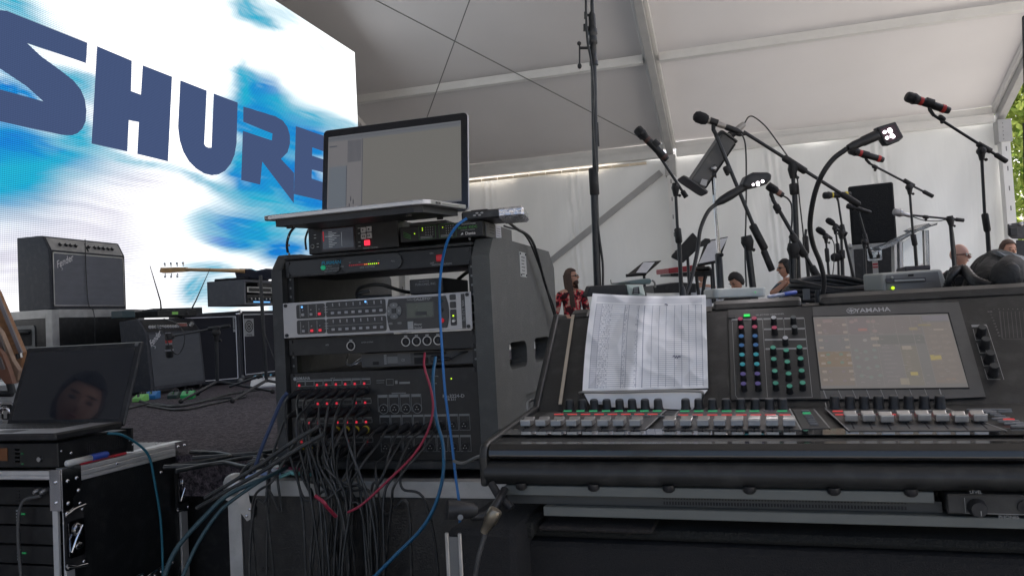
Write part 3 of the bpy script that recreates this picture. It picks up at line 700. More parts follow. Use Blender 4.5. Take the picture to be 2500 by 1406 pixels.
poly = [(0, .02), (.04, .045), (.12, .038), (.17, .02), (.26, .03), (.34, .02), (.36, -.02), (.3, -.05), (.2, -.045), (.12, -.03), (.06, -.045), (.01, -.02)]
b.prism([c3+Vector((x, 0, z-.01)) for x, z in poly], (0, .045, 0), mat('dark_blue_lacquer', (.015, .018, .035), .15, coat=.6)); b.build('body', t, bev=.008)
small_box('pedal_case', 'black soft bag under the bass body on the grey rack', 'bag', (-3.62, 4.86, 1.832), R_(0), .26, .3, .02, CLOTHK, ch=.008)

# ------------------------------------------------------------------ stage floor in front of the amplifiers
def stomp(label, px, col, w=.075, d=.125, h=.05, ang=.3, grp='stomp boxes on the carpet'):
    w, d, h = w*.8, d*.7, h*.8
    p = onZ(px[0], px[1], STZ); t = thing('effects_pedal', label, 'effects pedal', p, ang, grp); T = WM[t.name]
    b = MB(T); b.prism([(0, 0, 0), (0, 0, h*.55), (0, d*.55, h), (0, d, h), (0, d, 0)], (w, 0, 0), mat('pedal_'+str(col), col, .4)); b.build('housing', t, bev=.004)
    q = MB(T); q.cyl((w*.5, d*.25, h*.62), (w*.5, d*.25, h*.62+.018), .008, CHR, 10); q.build('footswitch', t)
    q = MB(T); [knob(q, (w*(.25+.25*k), d*.8, h), (0, 0, 1), .006, .012, BLK) for k in range(3)]; q.build('knobs', t)
    return t
stomp('bright green pedal lying in front of the lower guitar amplifier', (440, 976), (.02, .42, .10), .085, .13, .055, .5)
stomp('light green pedal half hidden by the laptop lid', (322, 982), (.25, .62, .15), .07, .12, .05, .2)
stomp('blue pedal between the light green pedal and the amplifier', (352, 976), (.03, .20, .50), .08, .12, .055, .35)
stomp('white pedal behind the blue pedal', (330, 962), (.6, .6, .62), .10, .09, .05, .3)
stomp('dark pedal with small knobs beside the bright green pedal', (408, 974), (.03, .06, .05), .07, .11, .045, .4)
p = onZ(610, 948, STZ); t = thing('pedal_switcher', 'white slanted foot controller with switches lying before the cabinets', 'foot controller', p, R_(28)); T = WM[t.name]
b = MB(T); b.prism([(0, 0, 0), (0, 0, .012), (0, .10, .055), (0, .12, .055), (0, .12, 0)], (.20, 0, 0), mat('white_enamel', (.72, .72, .72), .4)); b.build('housing', t, bev=.003)
for i in range(4): q = MB(T); q.cyl((.025+i*.05, .09, .051), (.025+i*.05, .085, .075), .008, CHR, 8); q.build('footswitch', t)
def floorline(pts, lift=.006): return [onZ(x, y, STZ+lift) for x, y in pts]
FC = [([(330, 975), (390, 990), (470, 985), (560, 962), (640, 950)], 'floor cable running from the pedals toward the cabinets'),
      ([(300, 1000), (370, 985), (430, 992), (520, 975), (565, 970)], 'floor cable curving past the green pedals'),
      ([(360, 990), (440, 1000), (520, 985), (600, 968)], 'nearest floor cable in front of the green pedals'),
      ([(465, 1103), (530, 1106), (562, 1113), (520, 1122), (470, 1130), (420, 1136)], 'black cable bend on the carpet edge behind the chrome-cornered case'),
      ([(470, 1118), (560, 1112), (640, 1105), (700, 1092)], 'black cable on the carpet leading to the foot of the rack'),
      ([(400, 1140), (500, 1135), (600, 1118), (700, 1110), (740, 1105)], 'second black cable leading across to the foot of the rack'),
      ([(430, 1150), (540, 1130), (610, 1140), (700, 1125)], 'third black cable along the stage edge by the rack')]
for pts, lb in FC: cable(lb, floorline(pts), .006, KCAB, 'cables lying on the carpet')

# ------------------------------------------------------------------ far left: guitars on a stand and a metal case
t = thing('guitar_stand', 'rack of stored guitars seen edge on at the left border', 'guitar stand', (-2.62, 2.75, STZ))
t2 = None
def leaning_guitar(label, d, body, strip, metal, wood, stripm):
    t = thing('guitar', label, 'guitar', P(*body[len(body)//2], d), 0, 'guitars in the stand at the left border')
    q = MB(); q.prism([P(x, y, d) for x, y in body], _F*.022, wood); q.build('body', t, bev=.0015)
    q = MB(); q.prism([P(x, y, d-.004) for x, y in strip], _F*-.008, stripm); q.build('neck', t)
    for pl in metal: q = MB(); q.prism([P(x, y, d-.012) for x, y in pl], _F*-.012, CHR); q.build('bridge', t)
    return t
leaning_guitar('brown guitar leaning at the left border, its chrome fitting beside the laptop lid', 2.75, [(-30, 668), (-4, 716), (57, 860), (52, 888), (48, 905), (36, 880), (26, 858), (-30, 745)], [(-12, 712), (-2, 716), (57, 860), (50, 864)], [[(42, 864), (54, 861), (56, 872), (46, 876)]], WOOD, mat('greyed_fretboard', (.20, .18, .19), .4))
leaning_guitar('tan guitar body below the brown one at the left border', 2.62, [(-30, 772), (2, 812), (18, 850), (30, 880), (46, 904), (43, 928), (34, 937), (22, 900), (8, 862), (-30, 812)], [(-8, 806), (3, 818), (15, 856), (11, 860), (-8, 828)], [], mat('tan_wood', (.30, .20, .14), .5, var=.35, scale=14), mat('dark_pickguard', (.10, .08, .075), .4))
leaning_guitar('red-brown guitar lowest at the left border', 2.58, [(-30, 826), (6, 864), (20, 900), (32, 937), (12, 937), (-30, 880)], [(-20, 850), (4, 872), (14, 900), (8, 902), (-20, 866)], [], mat('red_brown_wood', (.17, .07, .04), .4, var=.3, scale=12), mat('dark_pickguard', (.10, .08, .075), .4))
T = Matrix(); q = MB(); q.tube([P(30, 960, 2.72), P(-10, 800, 2.72), P(-60, 700, 2.72)], .012, BLKM, 8); q.tube([P(30, 960, 2.72), P(-80, 960, 2.72)], .012, BLKM, 8); q.build('frame', t)
t, T = flight_case('light grey metal case at the left border behind the laptop', (onY(44, 950, 2.42).x-.62, 2.42, STZ), R_(0), .62, .4, .20, .035, lam=ALUW)
butterfly(t, frame((onY(20, 985, 2.42).x, 2.416, 1.20), (1, 0, 0), (0, 0, 1)), .07, .08)

# ------------------------------------------------------------------ foreground left: studded road case, rack amplifier, laptop
ZT = 1.138; CX, CY_ = -1.655, 1.60                      # near right corner of the case
ALX = mat('ribbed_aluminium', (.60, .60, .60), .42, metal=.45, var=.08, scale=30, dust=.15)
t = thing('flight_case', 'open-fronted rack case with chrome-riveted aluminium corners at lower left', 'case', (CX-.56, CY_, GZ))
b = MB(); b.box((CX-.005, CY_+.03, GZ+.05), (CX-.012, CY_+.455, ZT-.004), LAM); b.box((CX-.56, CY_+.445, GZ+.05), (CX-.012, CY_+.455, ZT-.004), LAM); b.box((CX-.56, CY_+.01, GZ+.05), (CX-.55, CY_+.445, ZT-.004), LAM); b.box((CX-.55, CY_+.01, ZT-.012), (CX-.012, CY_+.445, ZT-.004), LAM); b.box((CX-.55, CY_+.01, GZ+.05), (CX-.012, CY_+.41, GZ+.06), LAM); b.build('body', t)
b = MB()
# ribbed rails: right top edge, front top edge, corner post, far post
for k in range(3): b.box((CX-.006-.001*(k % 2), CY_+.02, ZT-.0135-k*.0125), (CX+.003+.0012*(k % 2), CY_+.455, ZT-.002-k*.0125), ALX, c=.0015)
b.box((CX-.035, CY_+.02, ZT-.004), (CX-.004, CY_+.455, ZT), ALX)
for k in range(2): b.box((CX-.56, CY_-.002, ZT-.014-k*.011), (CX-.02, CY_+.008, ZT-.003-k*.011), ALX, c=.002)
for (x0, x1, y0, y1) in ((CX-.028, CX-.012, CY_-.003, CY_+.006), (CX-.004, CX+.003, CY_+.004, CY_+.032), (CX-.004, CX+.003, CY_+.425, CY_+.455)): b.box((x0, y0, GZ+.05), (x1, y1, ZT-.03), ALX, c=.001)
b.build('edge_trim', t)
nx = (1, 0, 0)
def plate(name, pts2, x, rv):                       # plates on the right side: (y,z) outline
    q = MB(); q.prism([(x, y, z) for y, z in pts2], (.003, 0, 0), CHR)
    for y, z in rv: rivet(q, (x+.003, y, z), (1, 0, 0), .005)
    return q.build(name, t)
plate('corner', [(CY_-.004, ZT+.002), (CY_+.055, ZT+.002), (CY_+.055, ZT-.05), (CY_+.028, ZT-.075), (CY_+.028, ZT-.105), (CY_-.004, ZT-.105)], CX+.0045, [(CY_+.012, ZT-.03), (CY_+.04, ZT-.028), (CY_+.012, ZT-.085), (CY_+.045, ZT-.06)])
plate('corner', [(CY_+.405, ZT+.002), (CY_+.46, ZT+.002), (CY_+.46, ZT-.075), (CY_+.43, ZT-.075), (CY_+.405, ZT-.04)], CX+.0045, [(CY_+.417, ZT-.012), (CY_+.445, ZT-.012), (CY_+.445, ZT-.045), (CY_+.445, ZT-.065)])
q = MB(); q.box((CX-.03, CY_-.006, ZT-.10), (CX+.003, CY_-.003, ZT+.001), CHR); rivet(q, (CX-.012, CY_-.006, ZT-.03), (0, -1, 0), .005); rivet(q, (CX-.012, CY_-.006, ZT-.08), (0, -1, 0), .005); q.build('corner', t)
rivs = MB(); rivet(rivs, (CX+.003, CY_+.18, ZT-.018), (1, 0, 0), .005); rivet(rivs, (CX+.0, CY_+.055, ZT-.095), (1, 0, 0), .005); rivet(rivs, (CX+.0, CY_+.35, ZT-.075), (1, 0, 0), .005); rivs.build('rivets', t)
DCH = mat('dark_chrome', (.30, .30, .31), .18, metal=1, var=.4, scale=40)
def clasp(y, z, w=.055, h=.135):
    q = MB(); x = CX+.004
    q.prism([(x, a, c) for a, c in rrect(y, z, w, h, .008)], (.003, 0, 0), MATT)
    for sz in (-1, 1):
        q.tube([(x+.006, y-w*.5, z+sz*h*.40), (x+.006, y, z+sz*h*.48), (x+.006, y+w*.55, z+sz*h*.5)], .004, CHR, 6)
        for yy in (-.38, .42): rivet(q, (x+.003, y+yy*w, z+sz*h*.44), (1, 0, 0), .005)
    q.prism([(x+.003, a, c) for a, c in rrect(y, z, w*.8, h*.6, .006)], (.007, 0, 0), DCH)
    q.ball((x+.012, y, z+.02), .014, DCH, 8, (.5, 1, 1.3)); q.ball((x+.012, y+.004, z-.02), .011, DCH, 8, (.5, 1.3, .8))
    q.tube([(x+.012, y-.018, z-.03), (x+.02, y-.012, z+.0), (x+.018, y+.01, z+.03)], .0035, CHR, 6)
    return q.build('latch', t)
clasp(CY_+.030, ZT-.175, .06, .15); clasp(CY_+.43, ZT-.14, .055, .13)
for y0 in (.15, .27):                                # chrome hinge plates near the bottom of the side
    q = MB(); pts = [(CX+.003, CY_+y0, ZT-.37), (CX+.006, CY_+y0+.005, ZT-.35), (CX+.006, CY_+y0+.10, ZT-.335), (CX+.003, CY_+y0+.11, ZT-.345)]
    q.tube(bez(pts, 4), .004, CHR, 6)
    for k in range(4): rivet(q, (CX+.001, CY_+y0+.015+k*.026, ZT-.362+k*.004), (1, 0, 0), .006)
    q.build('hinge', t)
# equipment inside the open front
EDGD = glow('led_green_dim', (.02, .5, .15), .25)
ORG = mat('orange_panel_print', (.16, .06, .02), .6)
for k in range(6):
    zt = ZT-.045-k*.0465*1.05
    q = MB(); q.box((CX-.53, CY_+.006, zt-.044), (CX-.03, CY_+.3, zt), BLKM, c=.001)
    q.text('9UT', frame((CX-.42, CY_+.005, zt-.02), (1, 0, 0), (0, 0, 1)), .012, DIMW)
    if k in (1, 3): q.box((CX-.135, CY_+.004, zt-.02), (CX-.123, CY_+.006, zt-.016), EDGD)
    for j in range(4): q.box((CX-.15, CY_+.004, zt-.012-j*.008), (CX-.139, CY_+.006, zt-.008-j*.008), DIMW if k in (1, 3) else MATT)
    if k == 0:
        for j in range(2): q.lathe((CX-.075+j*.022, CY_+.006, zt-.006), (CX-.075+j*.022, CY_-.012, zt-.010), [(0, .006), (.5, .007), (1, .004)], ALU, 8)
    q.build('rack_unit', t)
cable('grey cable looping down the open front of the lower-left rack case', [(CX-.053, CY_-.012, ZT-.062), (CX-.10, CY_-.02, ZT-.075), (CX-.118, CY_-.02, ZT-.14), (CX-.118, CY_-.015, ZT-.26), (CX-.108, CY_-.01, ZT-.42), (CX-.10, CY_-.01, ZT-.6)], .0042, mat('dark_grey_jacket', (.07, .07, .07), .5))
# rack amplifier on the case
UZ = ZT+.003; UX = CX-.018
t = thing('rack_amplifier', 'black rack amplifier with side vents lying between the case and the laptop', 'amplifier', (UX-.44, CY_+.01, UZ))
b = MB(); b.box((UX-.44, CY_+.01, UZ), (UX, CY_+.245, UZ+.062), BLKM, c=.002); b.build('housing', t)
b = MB(); b.box((UX-.45, CY_+.243, UZ), (UX+.016, CY_+.25, UZ+.066), BLKM, c=.001); rivet(b, (UX+.008, CY_+.243, UZ+.033), (0, -1, 0), .005); rivet(b, (UX+.016, CY_+.246, UZ+.02), (1, 0, 0), .003); b.build('rack_ear', t)
b = MB(); [b.box((UX+.0005, CY_+.10+i*.0065, UZ+.016), (UX+.0015, CY_+.103+i*.0065, UZ+.048), MATT) for i in range(20)]
rivet(b, (UX, CY_+.05, UZ+.03), (1, 0, 0), .004); rivet(b, (UX, CY_+.02, UZ+.04), (1, 0, 0), .003); b.build('vent', t)
b = MB()
for k in range(2):
    b.box((UX-.115, CY_+.008, UZ+.035-k*.026), (UX-.109, CY_+.0095, UZ+.037-k*.026), EDGD)
    for j in range(4): b.box((UX-.135, CY_+.008, UZ+.044-j*.010), (UX-.122, CY_+.0095, UZ+.048-j*.010), DIMW)
b.box((UX-.20, CY_+.0085, UZ+.018), (UX-.16, CY_+.0095, UZ+.05), ORG)
knob(b, (UX-.055, CY_+.01, UZ+.022), (0, -1, 0), .007, .006, BLKM, ALU)
b.build('front_panel', t)
# laptop
LZ = UZ+.066+.004
t = thing('laptop', 'dark open laptop with a glossy switched-off screen at lower left', 'laptop', (-2.0, 1.75, LZ))
hy, fy, x0, x1 = 1.815, 1.592, -2.062, -1.660
b = MB(); b.box((x0, fy, LZ), (x1, hy, LZ+.018), BLK, c=.004); b.build('base', t)
b = MB(); b.box((x0+.012, fy+.008, LZ+.018), (x1-.012, hy-.02, LZ+.0186), mat('silver_palmrest', (.38, .38, .40), .35, metal=.5)); b.build('deck', t)
b = MB()
for r in range(6):
    for k in range(16): b.box((x0+.022+k*.0185, fy+.098+r*.0165, LZ+.0188), (x0+.038+k*.0185, fy+.112+r*.0165, LZ+.0205), BLK)
o = b.build('keys', t)
b = MB(); b.box(((x0+x1)/2-.04, fy+.02, LZ+.0187), ((x0+x1)/2+.04, fy+.07, LZ+.0192), BLK); b.build('touchpad', t)
a = R_(20); L = .243; dv = Vector((0, math.sin(a), math.cos(a))); nv = Vector((0, -math.cos(a), math.sin(a)))
Fl = frame((x0-.012, hy, LZ+.006), (1, 0, 0), dv)          # x right, y up the lid, z toward the viewer
b = MB(Fl); W = x1-x0+.014; b.box((0, 0, -.010), (W, L, 0), BLK, c=.004); b.build('lid', t)
SCR = mat('switched_off_screen', (.018, .022, .030), .07, var=0, coat=.7, spec=.8)
b = MB(Fl); b.box((.018, .02, .0003), (W-.018, L-.018, .0012), SCR); o = b.build('screen', t)
b = MB(Fl); b.prism([(x, y, 0) for x, y in rrect(W-.018, L-.009, .012, .010, .003)], (0, 0, .001), STEEL); b.build('sticker', t)
# pens on the rail
def pen(label, a, b_, r, body, capm, cap=.3):
    a = Vector(a); b_ = Vector(b_); t = MB(); t.lathe(a, b_, [(0, r*.6), (.02, r), (1-cap, r), (1-cap, r)], body, 10); o = t.build('pen'); rebase(o, a); tag(o, label, 'pen')
    q = MB(); q.lathe(a+(b_-a)*(1-cap), b_, [(0, r*1.12), (.9, r*1.12), (1, r*.8)], capm, 10); q.build('cap', o); return o
pen('white marker with blue cap lying on the edge of the lower-left case', (CX-.004, CY_+.02, ZT+.011), (CX-.003, CY_+.155, ZT+.012), .0085, mat('white_plastic', (.62, .62, .60), .4), mat('blue_cap', (.03, .08, .42), .35), .42)
pen('thin red pen lying under the white marker', (CX-.001, CY_+.06, ZT+.003), (CX-.002, CY_+.22, ZT+.003), .0035, mat('red_pen', (.5, .02, .04), .35), mat('red_pen', (.5, .02, .04), .35))
cable('blue network cable hanging from the laptop down the side of the lower-left case', [onX(262, 1057, -1.66), onX(300, 1062, CX+.01), onX(345, 1090, CX+.012), onX(366, 1120, CX+.014), onX(378, 1180, CX+.016), onX(392, 1270, CX+.018), onX(398, 1406, CX+.022), (CX+.03, CY_+.3, .35)], .0036, TEALC)

# ------------------------------------------------------------------ centre: road case under the rack
RX0, RX1, RY, RD = -1.165, -.573, 1.80, .66
cx0 = -1.245
t, T = flight_case('long black road case with worn aluminium edges under the equipment rack', (cx0, 1.70, GZ), 0, .86, .80, STZ-GZ-.008, .034, name='flight_case')
q = MB(); zt = STZ-.008                                  # big ball-corner bracket
q.prism([(cx0-.006, 1.695, zt+.003), (cx0+.055, 1.695, zt+.003), (cx0+.062, 1.695, zt-.05), (cx0+.075, 1.695, zt-.062), (cx0+.072, 1.695, zt-.085), (cx0+.052, 1.695, zt-.095), (cx0+.035, 1.695, zt-.075), (cx0+.028, 1.695, zt-.05), (cx0-.006, 1.695, zt-.045)], (0, .003, 0), ALU)
for x, z in ((cx0+.052, zt-.082), (cx0+.062, zt-.066)): rivet(q, (x, 1.695, z), (0, -1, 0), .005)
q.ball((cx0+.012, 1.712, zt-.012), .03, ALU, 9); q.build('corner_bracket', t)

# ------------------------------------------------------------------ moulded rack
GREYR = mat('textured_grey_polyethylene', (.085, .088, .084), .55, bump=.35, bscale=420, var=.08, scale=6, dust=.12)
DKR = mat('dark_rack_rim', (.035, .037, .038), .5, bump=.2, bscale=350, dust=.1)
rk = thing('equipment_rack', 'moulded grey rack case packed with audio units and a tangle of cables', 'rack', (RX0, RY, STZ))
ZB, ZTP = STZ, 1.638
# right side shell, boolean pockets and slots
b = MB(); pr = [(RY-.005, ZB), (RY-.005, ZTP-.03), (RY+.03, ZTP+.012), (RY+.10, ZTP+.018), (RY+RD-.06, ZTP+.018), (RY+RD, ZTP-.03), (RY+RD, ZB)]
b.prism([(RX1-.045, y, z) for y, z in pr], (.045, 0, 0), GREYR); o = b.build('side_shell', rk)
cs = []
def slotcut(x, y, z0, z1, w, ang):
    c = MB(Matrix.Translation((x, y, 0)) @ Matrix.Rotation(ang, 4, 'Z')); c.prism([(u, -.1, z) for u, z in rrect(0, (z0+z1)/2, w, z1-z0, w*.48, 6)], (0, .2, 0), DKR); return c
for z0, z1 in ((1.43, 1.60), (1.15, 1.33)): cs.append(slotcut(RX1-.008, RY+.035, z0, z1, .030, R_(62)))
for qa, qb in (((1245, 890), (1286, 842)), ((1306, 873), (1341, 831))):
    pa, pb2 = onX(*qa, RX1), onX(*qb, RX1); cq = onX((qa[0]+qb[0])/2, (qa[1]+qb[1])/2, RX1); y0, y1, z0, z1 = pa.y, pb2.y, cq.z-.034, cq.z+.034
    c = MB(); c.prism([(RX1-.055, y, z) for y, z in rrect((y0+y1)/2, (z0+z1)/2, y1-y0, z1-z0, min(y1-y0, z1-z0)*.36)], (.08, 0, 0), DKR); cs.append(c)
for z in (1.20,):
    c = MB(); c.prism([(RX1-.02, y, z_) for y, z_ in rrect(RY+.4, z, .34, .10, .04)], (.06, 0, 0), DKR); cs.append(c)
cut(o, cs)
md = o.modifiers.new('bevel', 'BEVEL'); md.width = .006; md.segments = 2; md.limit_method = 'ANGLE'; md.angle_limit = R_(35)
b = MB(); b.prism([(RX0, y, z) for y, z in pr], (.032, 0, 0), DKR); o = b.build('side_shell', rk)
cut(o, [slotcut(RX0+.014, RY+.03, z0, z1, .030, R_(-50)) for z0, z1 in ((1.42, 1.60), (1.15, 1.335))])
md = o.modifiers.new('bevel', 'BEVEL'); md.width = .006; md.segments = 2; md.limit_method = 'ANGLE'; md.angle_limit = R_(35)
b = MB(); b.box((RX0+.033, RY+.004, ZTP-.004), (RX1-.046, RY+RD-.08, ZTP+.004), DKR, c=.003); b.build('top_panel', rk)
b = MB(); b.box((RX0+.033, RY+.0, ZB+.001), (RX1-.046, RY+RD-.02, ZB+.022), DKR, c=.003)
b.build('bottom_panel', rk)
for x0, x1 in ((RX0+.034, RX0+.052), (RX1-.062, RX1-.047)):   # rack rails
    b = MB(); b.box((x0, RY+.018, ZB+.02), (x1, RY+.04, ZTP-.006), BLKM)
    for k in range(26): b.cyl(((x0+x1)/2, RY+.0178, ZB+.04+k*.0222), ((x0+x1)/2, RY+.0165, ZB+.04+k*.0222), .0032, STEEL, 6)
    b.build('rack_rail', rk)
PX0, PX1 = RX0+.036, RX1-.049                              # panels span the rails
FXR = (PX0, PX1)
def unit(name, label, z0, z1, dep, ma, y=RY+.008, x0=None, x1=None, cat='rack unit'):
    x0 = PX0 if x0 is None else x0; x1 = PX1 if x1 is None else x1
    t = thing(name, label, cat, (x0, y, z0)); b = MB(); b.box((x0, y, z0), (x1, y+.004, z1), ma, c=.001); b.box((x0+.012, y+.004, z0+.002), (x1-.012, y+dep, z1-.002), BLKM); b.build('housing', t)
    q = MB()
    for x in (x0+.009, x1-.009):
        for z in (z0+.007, z1-.007): q.cyl((x, y, z), (x, y-.003, z), .0045, BLK, 9)
    q.build('rack_screws', t); return t
def fp(x, z, y=RY+.004): return frame((x, y, z), (1, 0, 0), (0, 0, 1))
# power conditioner
YF = RY+.008
t = unit('power_conditioner', 'black power conditioner with a row of coloured voltage lights, topmost in the rack', 1.588, 1.632, .25, BLKM)
DKG = mat('charcoal_plastic', (.03, .032, .034), .45)
q = MB(); q.prism([(x, YF, z) for x, z in rrect(PX0+.085, 1.610, .145, .036, .017)], (0, -.004, 0), DKG); q.prism([(x, YF, z) for x, z in rrect(PX0+.245, 1.610, .165, .038, .018)], (0, -.006, 0), DKG); q.build('fascia', t)
q = MB(); yp = YF-.0066
q.text('FURMAN', fp(PX0+.135, 1.618, yp+.001), .012, mat('blue_print', (.02, .25, .40), .5), .02, 1.15, .15)
q.text('PL-PLUS', fp(PX0+.128, 1.609, yp+.001), .0045, DIMW); q.text('POWER CONDITIONER', fp(PX0+.135, 1.603, yp+.001), .0042, DIMW); q.text('AND LIGHT MODULE', fp(PX0+.135, 1.597, yp+.001), .0042, DIMW)
q.text('LINE VOLTAGE', fp(PX0+.235, 1.600, yp-.001), .006, DIMW); q.text('PULL', fp(PX0+.166, 1.6065, yp-.001), .005, DIMW); q.text('PULL', fp(PX0+.305, 1.610, yp-.001), .005, DIMW)
for k, s in enumerate(('90', '100', '110', '120')): q.text(s, fp(PX0+.188+k*.026, 1.6135, yp-.001), .0045, DIMW)
q.text('ON', fp(PX0+.405, 1.622, YF-.001), .006, DIMW); q.text('OFF', fp(PX0+.405, 1.598, YF-.001), .006, DIMW); q.text('SWITCHED OUTLETS', fp(PX0+.43, 1.5935, YF-.001), .0055, DIMW); q.text('LIGHTED  DIMMER', fp(PX0+.095, 1.5925, YF-.001), .005, DIMW)
q.build('lettering', t)
q = MB()
for k in range(16):
    m = ERDD if k < 8 else (EOR if k in (8, 9, 15) else EYL)
    q.ball((PX0+.186+k*.0053, yp, 1.6075), .0016, m, 4)
q.build('voltage_lights', t)
q = MB(); q.lathe((PX0+.112, YF-.004, 1.607), (PX0+.112, YF-.012, 1.607), [(0, .006), (.6, .006), (1, .003)], mat('green_button', (.02, .22, .13), .4, emit=(.02, .5, .25), estr=.35), 12); q.build('dimmer_button', t)
q = MB(); q.box((PX0+.418, YF-.008, 1.601), (PX0+.436, YF, 1.617), mat('red_rocker', (.28, .01, .015), .35, emit=(.5, .01, .02), estr=.25), c=.002); q.build('power_switch', t)
# small unit and loose cables in the gap below it
t = thing('power_supply', 'small black power supply standing in the open gap of the rack', 'power supply', (PX0+.33, RY+.1, 1.526))
q = MB(); q.box((PX0+.32, RY+.06, 1.527), (PX0+.41, RY+.25, 1.565), BLK, c=.002); q.build('housing', t)
q = MB(); q.text('FURLONG, INC.', fp(PX0+.365, 1.551, RY+.059), .008, DIMW, 0, 1, 0); q.text('www.furlong', fp(PX0+.36, 1.559, RY+.059), .005, DIMW); q.build('lettering', t)
for lb, pts in (('thick black cable looping in the rack gap behind the silver processor', [(PX0+.12, RY+.16, 1.526), (PX0+.15, RY+.12, 1.555), (PX0+.22, RY+.10, 1.56), (PX0+.27, RY+.14, 1.54), (PX0+.32, RY+.2, 1.53)]),
                ('second black cable loop in the rack gap, left of the power supply', [(PX0+.20, RY+.08, 1.545), (PX0+.17, RY+.07, 1.538), (PX0+.19, RY+.06, 1.529), (PX0+.25, RY+.1, 1.528)]),
                ('thin black cable bridging the right of the rack gap', [(PX0+.40, RY+.2, 1.566), (PX0+.45, RY+.16, 1.58), (PX0+.49, RY+.12, 1.535)])): cable(lb, pts, .0048, KCAB, 'cables in the rack gap')
# silver processor
SILV = mat('silver_panel', (.36, .36, .37), .35, metal=.4, var=.04)
t = unit('signal_processor', 'silver two-space processor with push buttons, arrow pad and small display', 1.434, 1.523, .3, SILV, y=RY-.012)
ys = RY-.0125; H0, H1 = 1.434, 1.523; W0 = PX0; WW = PX1-PX0
def sx(zx): return W0+(zx-228)/(1862-228)*WW         # photo crop x -> panel x
def rowz(v): return H0+(H1-H0)*v
q = MB(); DP = mat('dark_panel_print', (.022, .023, .026), .35)
for (a, b2, v0, v1) in ((355, 615, .53, .93), (355, 615, .09, .49), (625, 1150, .53, .95), (625, 1150, .07, .49)):
    q.prism([(x, ys, z) for x, z in rrect((sx(a)+sx(b2))/2, (rowz(v0)+rowz(v1))/2, sx(b2)-sx(a), rowz(v1)-rowz(v0), .005)], (0, -.001, 0), DP)
arc = []
for k in range(9): a = -1+2*k/8; arc.append((sx(1160)+.006*a*a-.0, rowz(.5+.43*a)))
arc2 = []
for k in range(9): a = 1-2*k/8; arc2.append((sx(1680)-.007*a*a, rowz(.5+.43*a)))
q.prism([(x, ys, z) for x, z in arc+arc2], (0, -.0015, 0), DP)
for (v0, v1) in ((.80, .95), (.58, .76), (.12, .55)): q.prism([(x, ys, z) for x, z in rrect((sx(1690)+sx(1740))/2, (rowz(v0)+rowz(v1))/2, sx(1740)-sx(1690), rowz(v1)-rowz(v0), .003)], (0, -.001, 0), DP)
q.box((sx(1782), ys-.001, rowz(.03)), (sx(1812), ys, rowz(.95)), DP)
q.build('fascia', t)
q = MB(); BTN = mat('grey_button', (.34, .34, .36), .4); yb = ys-.0012
for row, v in ((0, .64), (1, .18)):
    for k in range(3):
        lit = (row == 0 and k == 2) or (row == 1 and k > 0)
        q.box((sx(405+k*75), yb-.003, rowz(v-.035)), (sx(430+k*75), yb, rowz(v+.035)), ERD if lit else BTN, c=.0008)
        q.ball((sx(415+k*75), yb, rowz(v+.13)), .0018, BTN, 5); 
        q.box((sx(386+k*75), yb-.0005, rowz(v-.07)), (sx(395+k*75), yb, rowz(v+.27)), STEEL)
    for k in range(8):
        q.box((sx(672+k*61), yb-.003, rowz(v-.035)), (sx(700+k*61), yb, rowz(v+.035)), BTN, c=.0008)
        q.ball((sx(688+k*61), yb, rowz(v+.20)), .0018, BTN, 5); q.box((sx(684+k*61), yb-.001, rowz(v+.22)), (sx(692+k*61), yb, rowz(v+.27)), BTN)
    for k in range(3): q.box((sx(610), yb-.0006, rowz(v+.03+k*.07)), (sx(640), yb, rowz(v+.05+k*.07)), DIMW)
    q.box((sx(640), yb-.0004, rowz(v+.10)), (sx(1120), yb, rowz(v+.115)), STEEL)
q.build('buttons', t)
q = MB(); q.ball((sx(410), yb-.001, rowz(.86)), .0026, EBL, 6); q.ball((sx(980), yb-.001, rowz(.90)), .0026, EBL, 6); q.ball((sx(1715), yb-.001, rowz(.38)), .0022, EYL, 6); q.build('lights', t)
q = MB(); cxp, czp = sx(1225), rowz(.60)
for k in range(4):
    a = k*math.pi/2; M_ = Matrix.Translation((cxp, yb-.0005, czp)) @ Matrix.Rotation(a, 4, 'Y')
    q.prism([M_ @ Vector((x, 0, z)) for x, z in [(-.006, .006), (-.012, .014), (-.008, .0185), (0, .02), (.008, .0185), (.012, .014), (.006, .006)]], (0, -.0025, 0), STEEL)
    q.prism([M_ @ Vector((x, -.0026, z)) for x, z in [(-.003, .012), (0, .0165), (.003, .012)]], (0, -.0005, 0), DIMW)
q.cyl((cxp, yb, czp), (cxp, yb-.0035, czp), .0055, DKG, 14)
for dx in (-.011, .013): q.prism([(x, yb, z) for x, z in rrect(cxp+dx, rowz(.26), .012, .005, .0025)], (0, -.002, 0), STEEL)
q.build('arrow_pad', t)
q = MB(); q.box((sx(1325), ys-.002, rowz(.36)), (sx(1560), ys-.0012, rowz(.80)), mat('lcd_surround', (.05, .055, .055), .3), c=.001); q.box((sx(1335), ys-.0026, rowz(.39)), (sx(1550), ys-.002, rowz(.78)), mat('lcd_green_grey', (.07, .085, .07), .25)); q.box((sx(1405), ys-.003, rowz(.44)), (sx(1500), ys-.0026, rowz(.54)), DKG); q.build('display', t)
q = MB(); q.text('CALLISTO', fp(sx(1460), rowz(.875), ys-.0018), .0085, DIMW, .02, 1.1); q.text('Galileo', fp(sx(1362), rowz(.88), ys-.0018), .006, DIMW); q.text('616', fp(sx(1535), rowz(.90), ys-.0018), .004, DIMW)
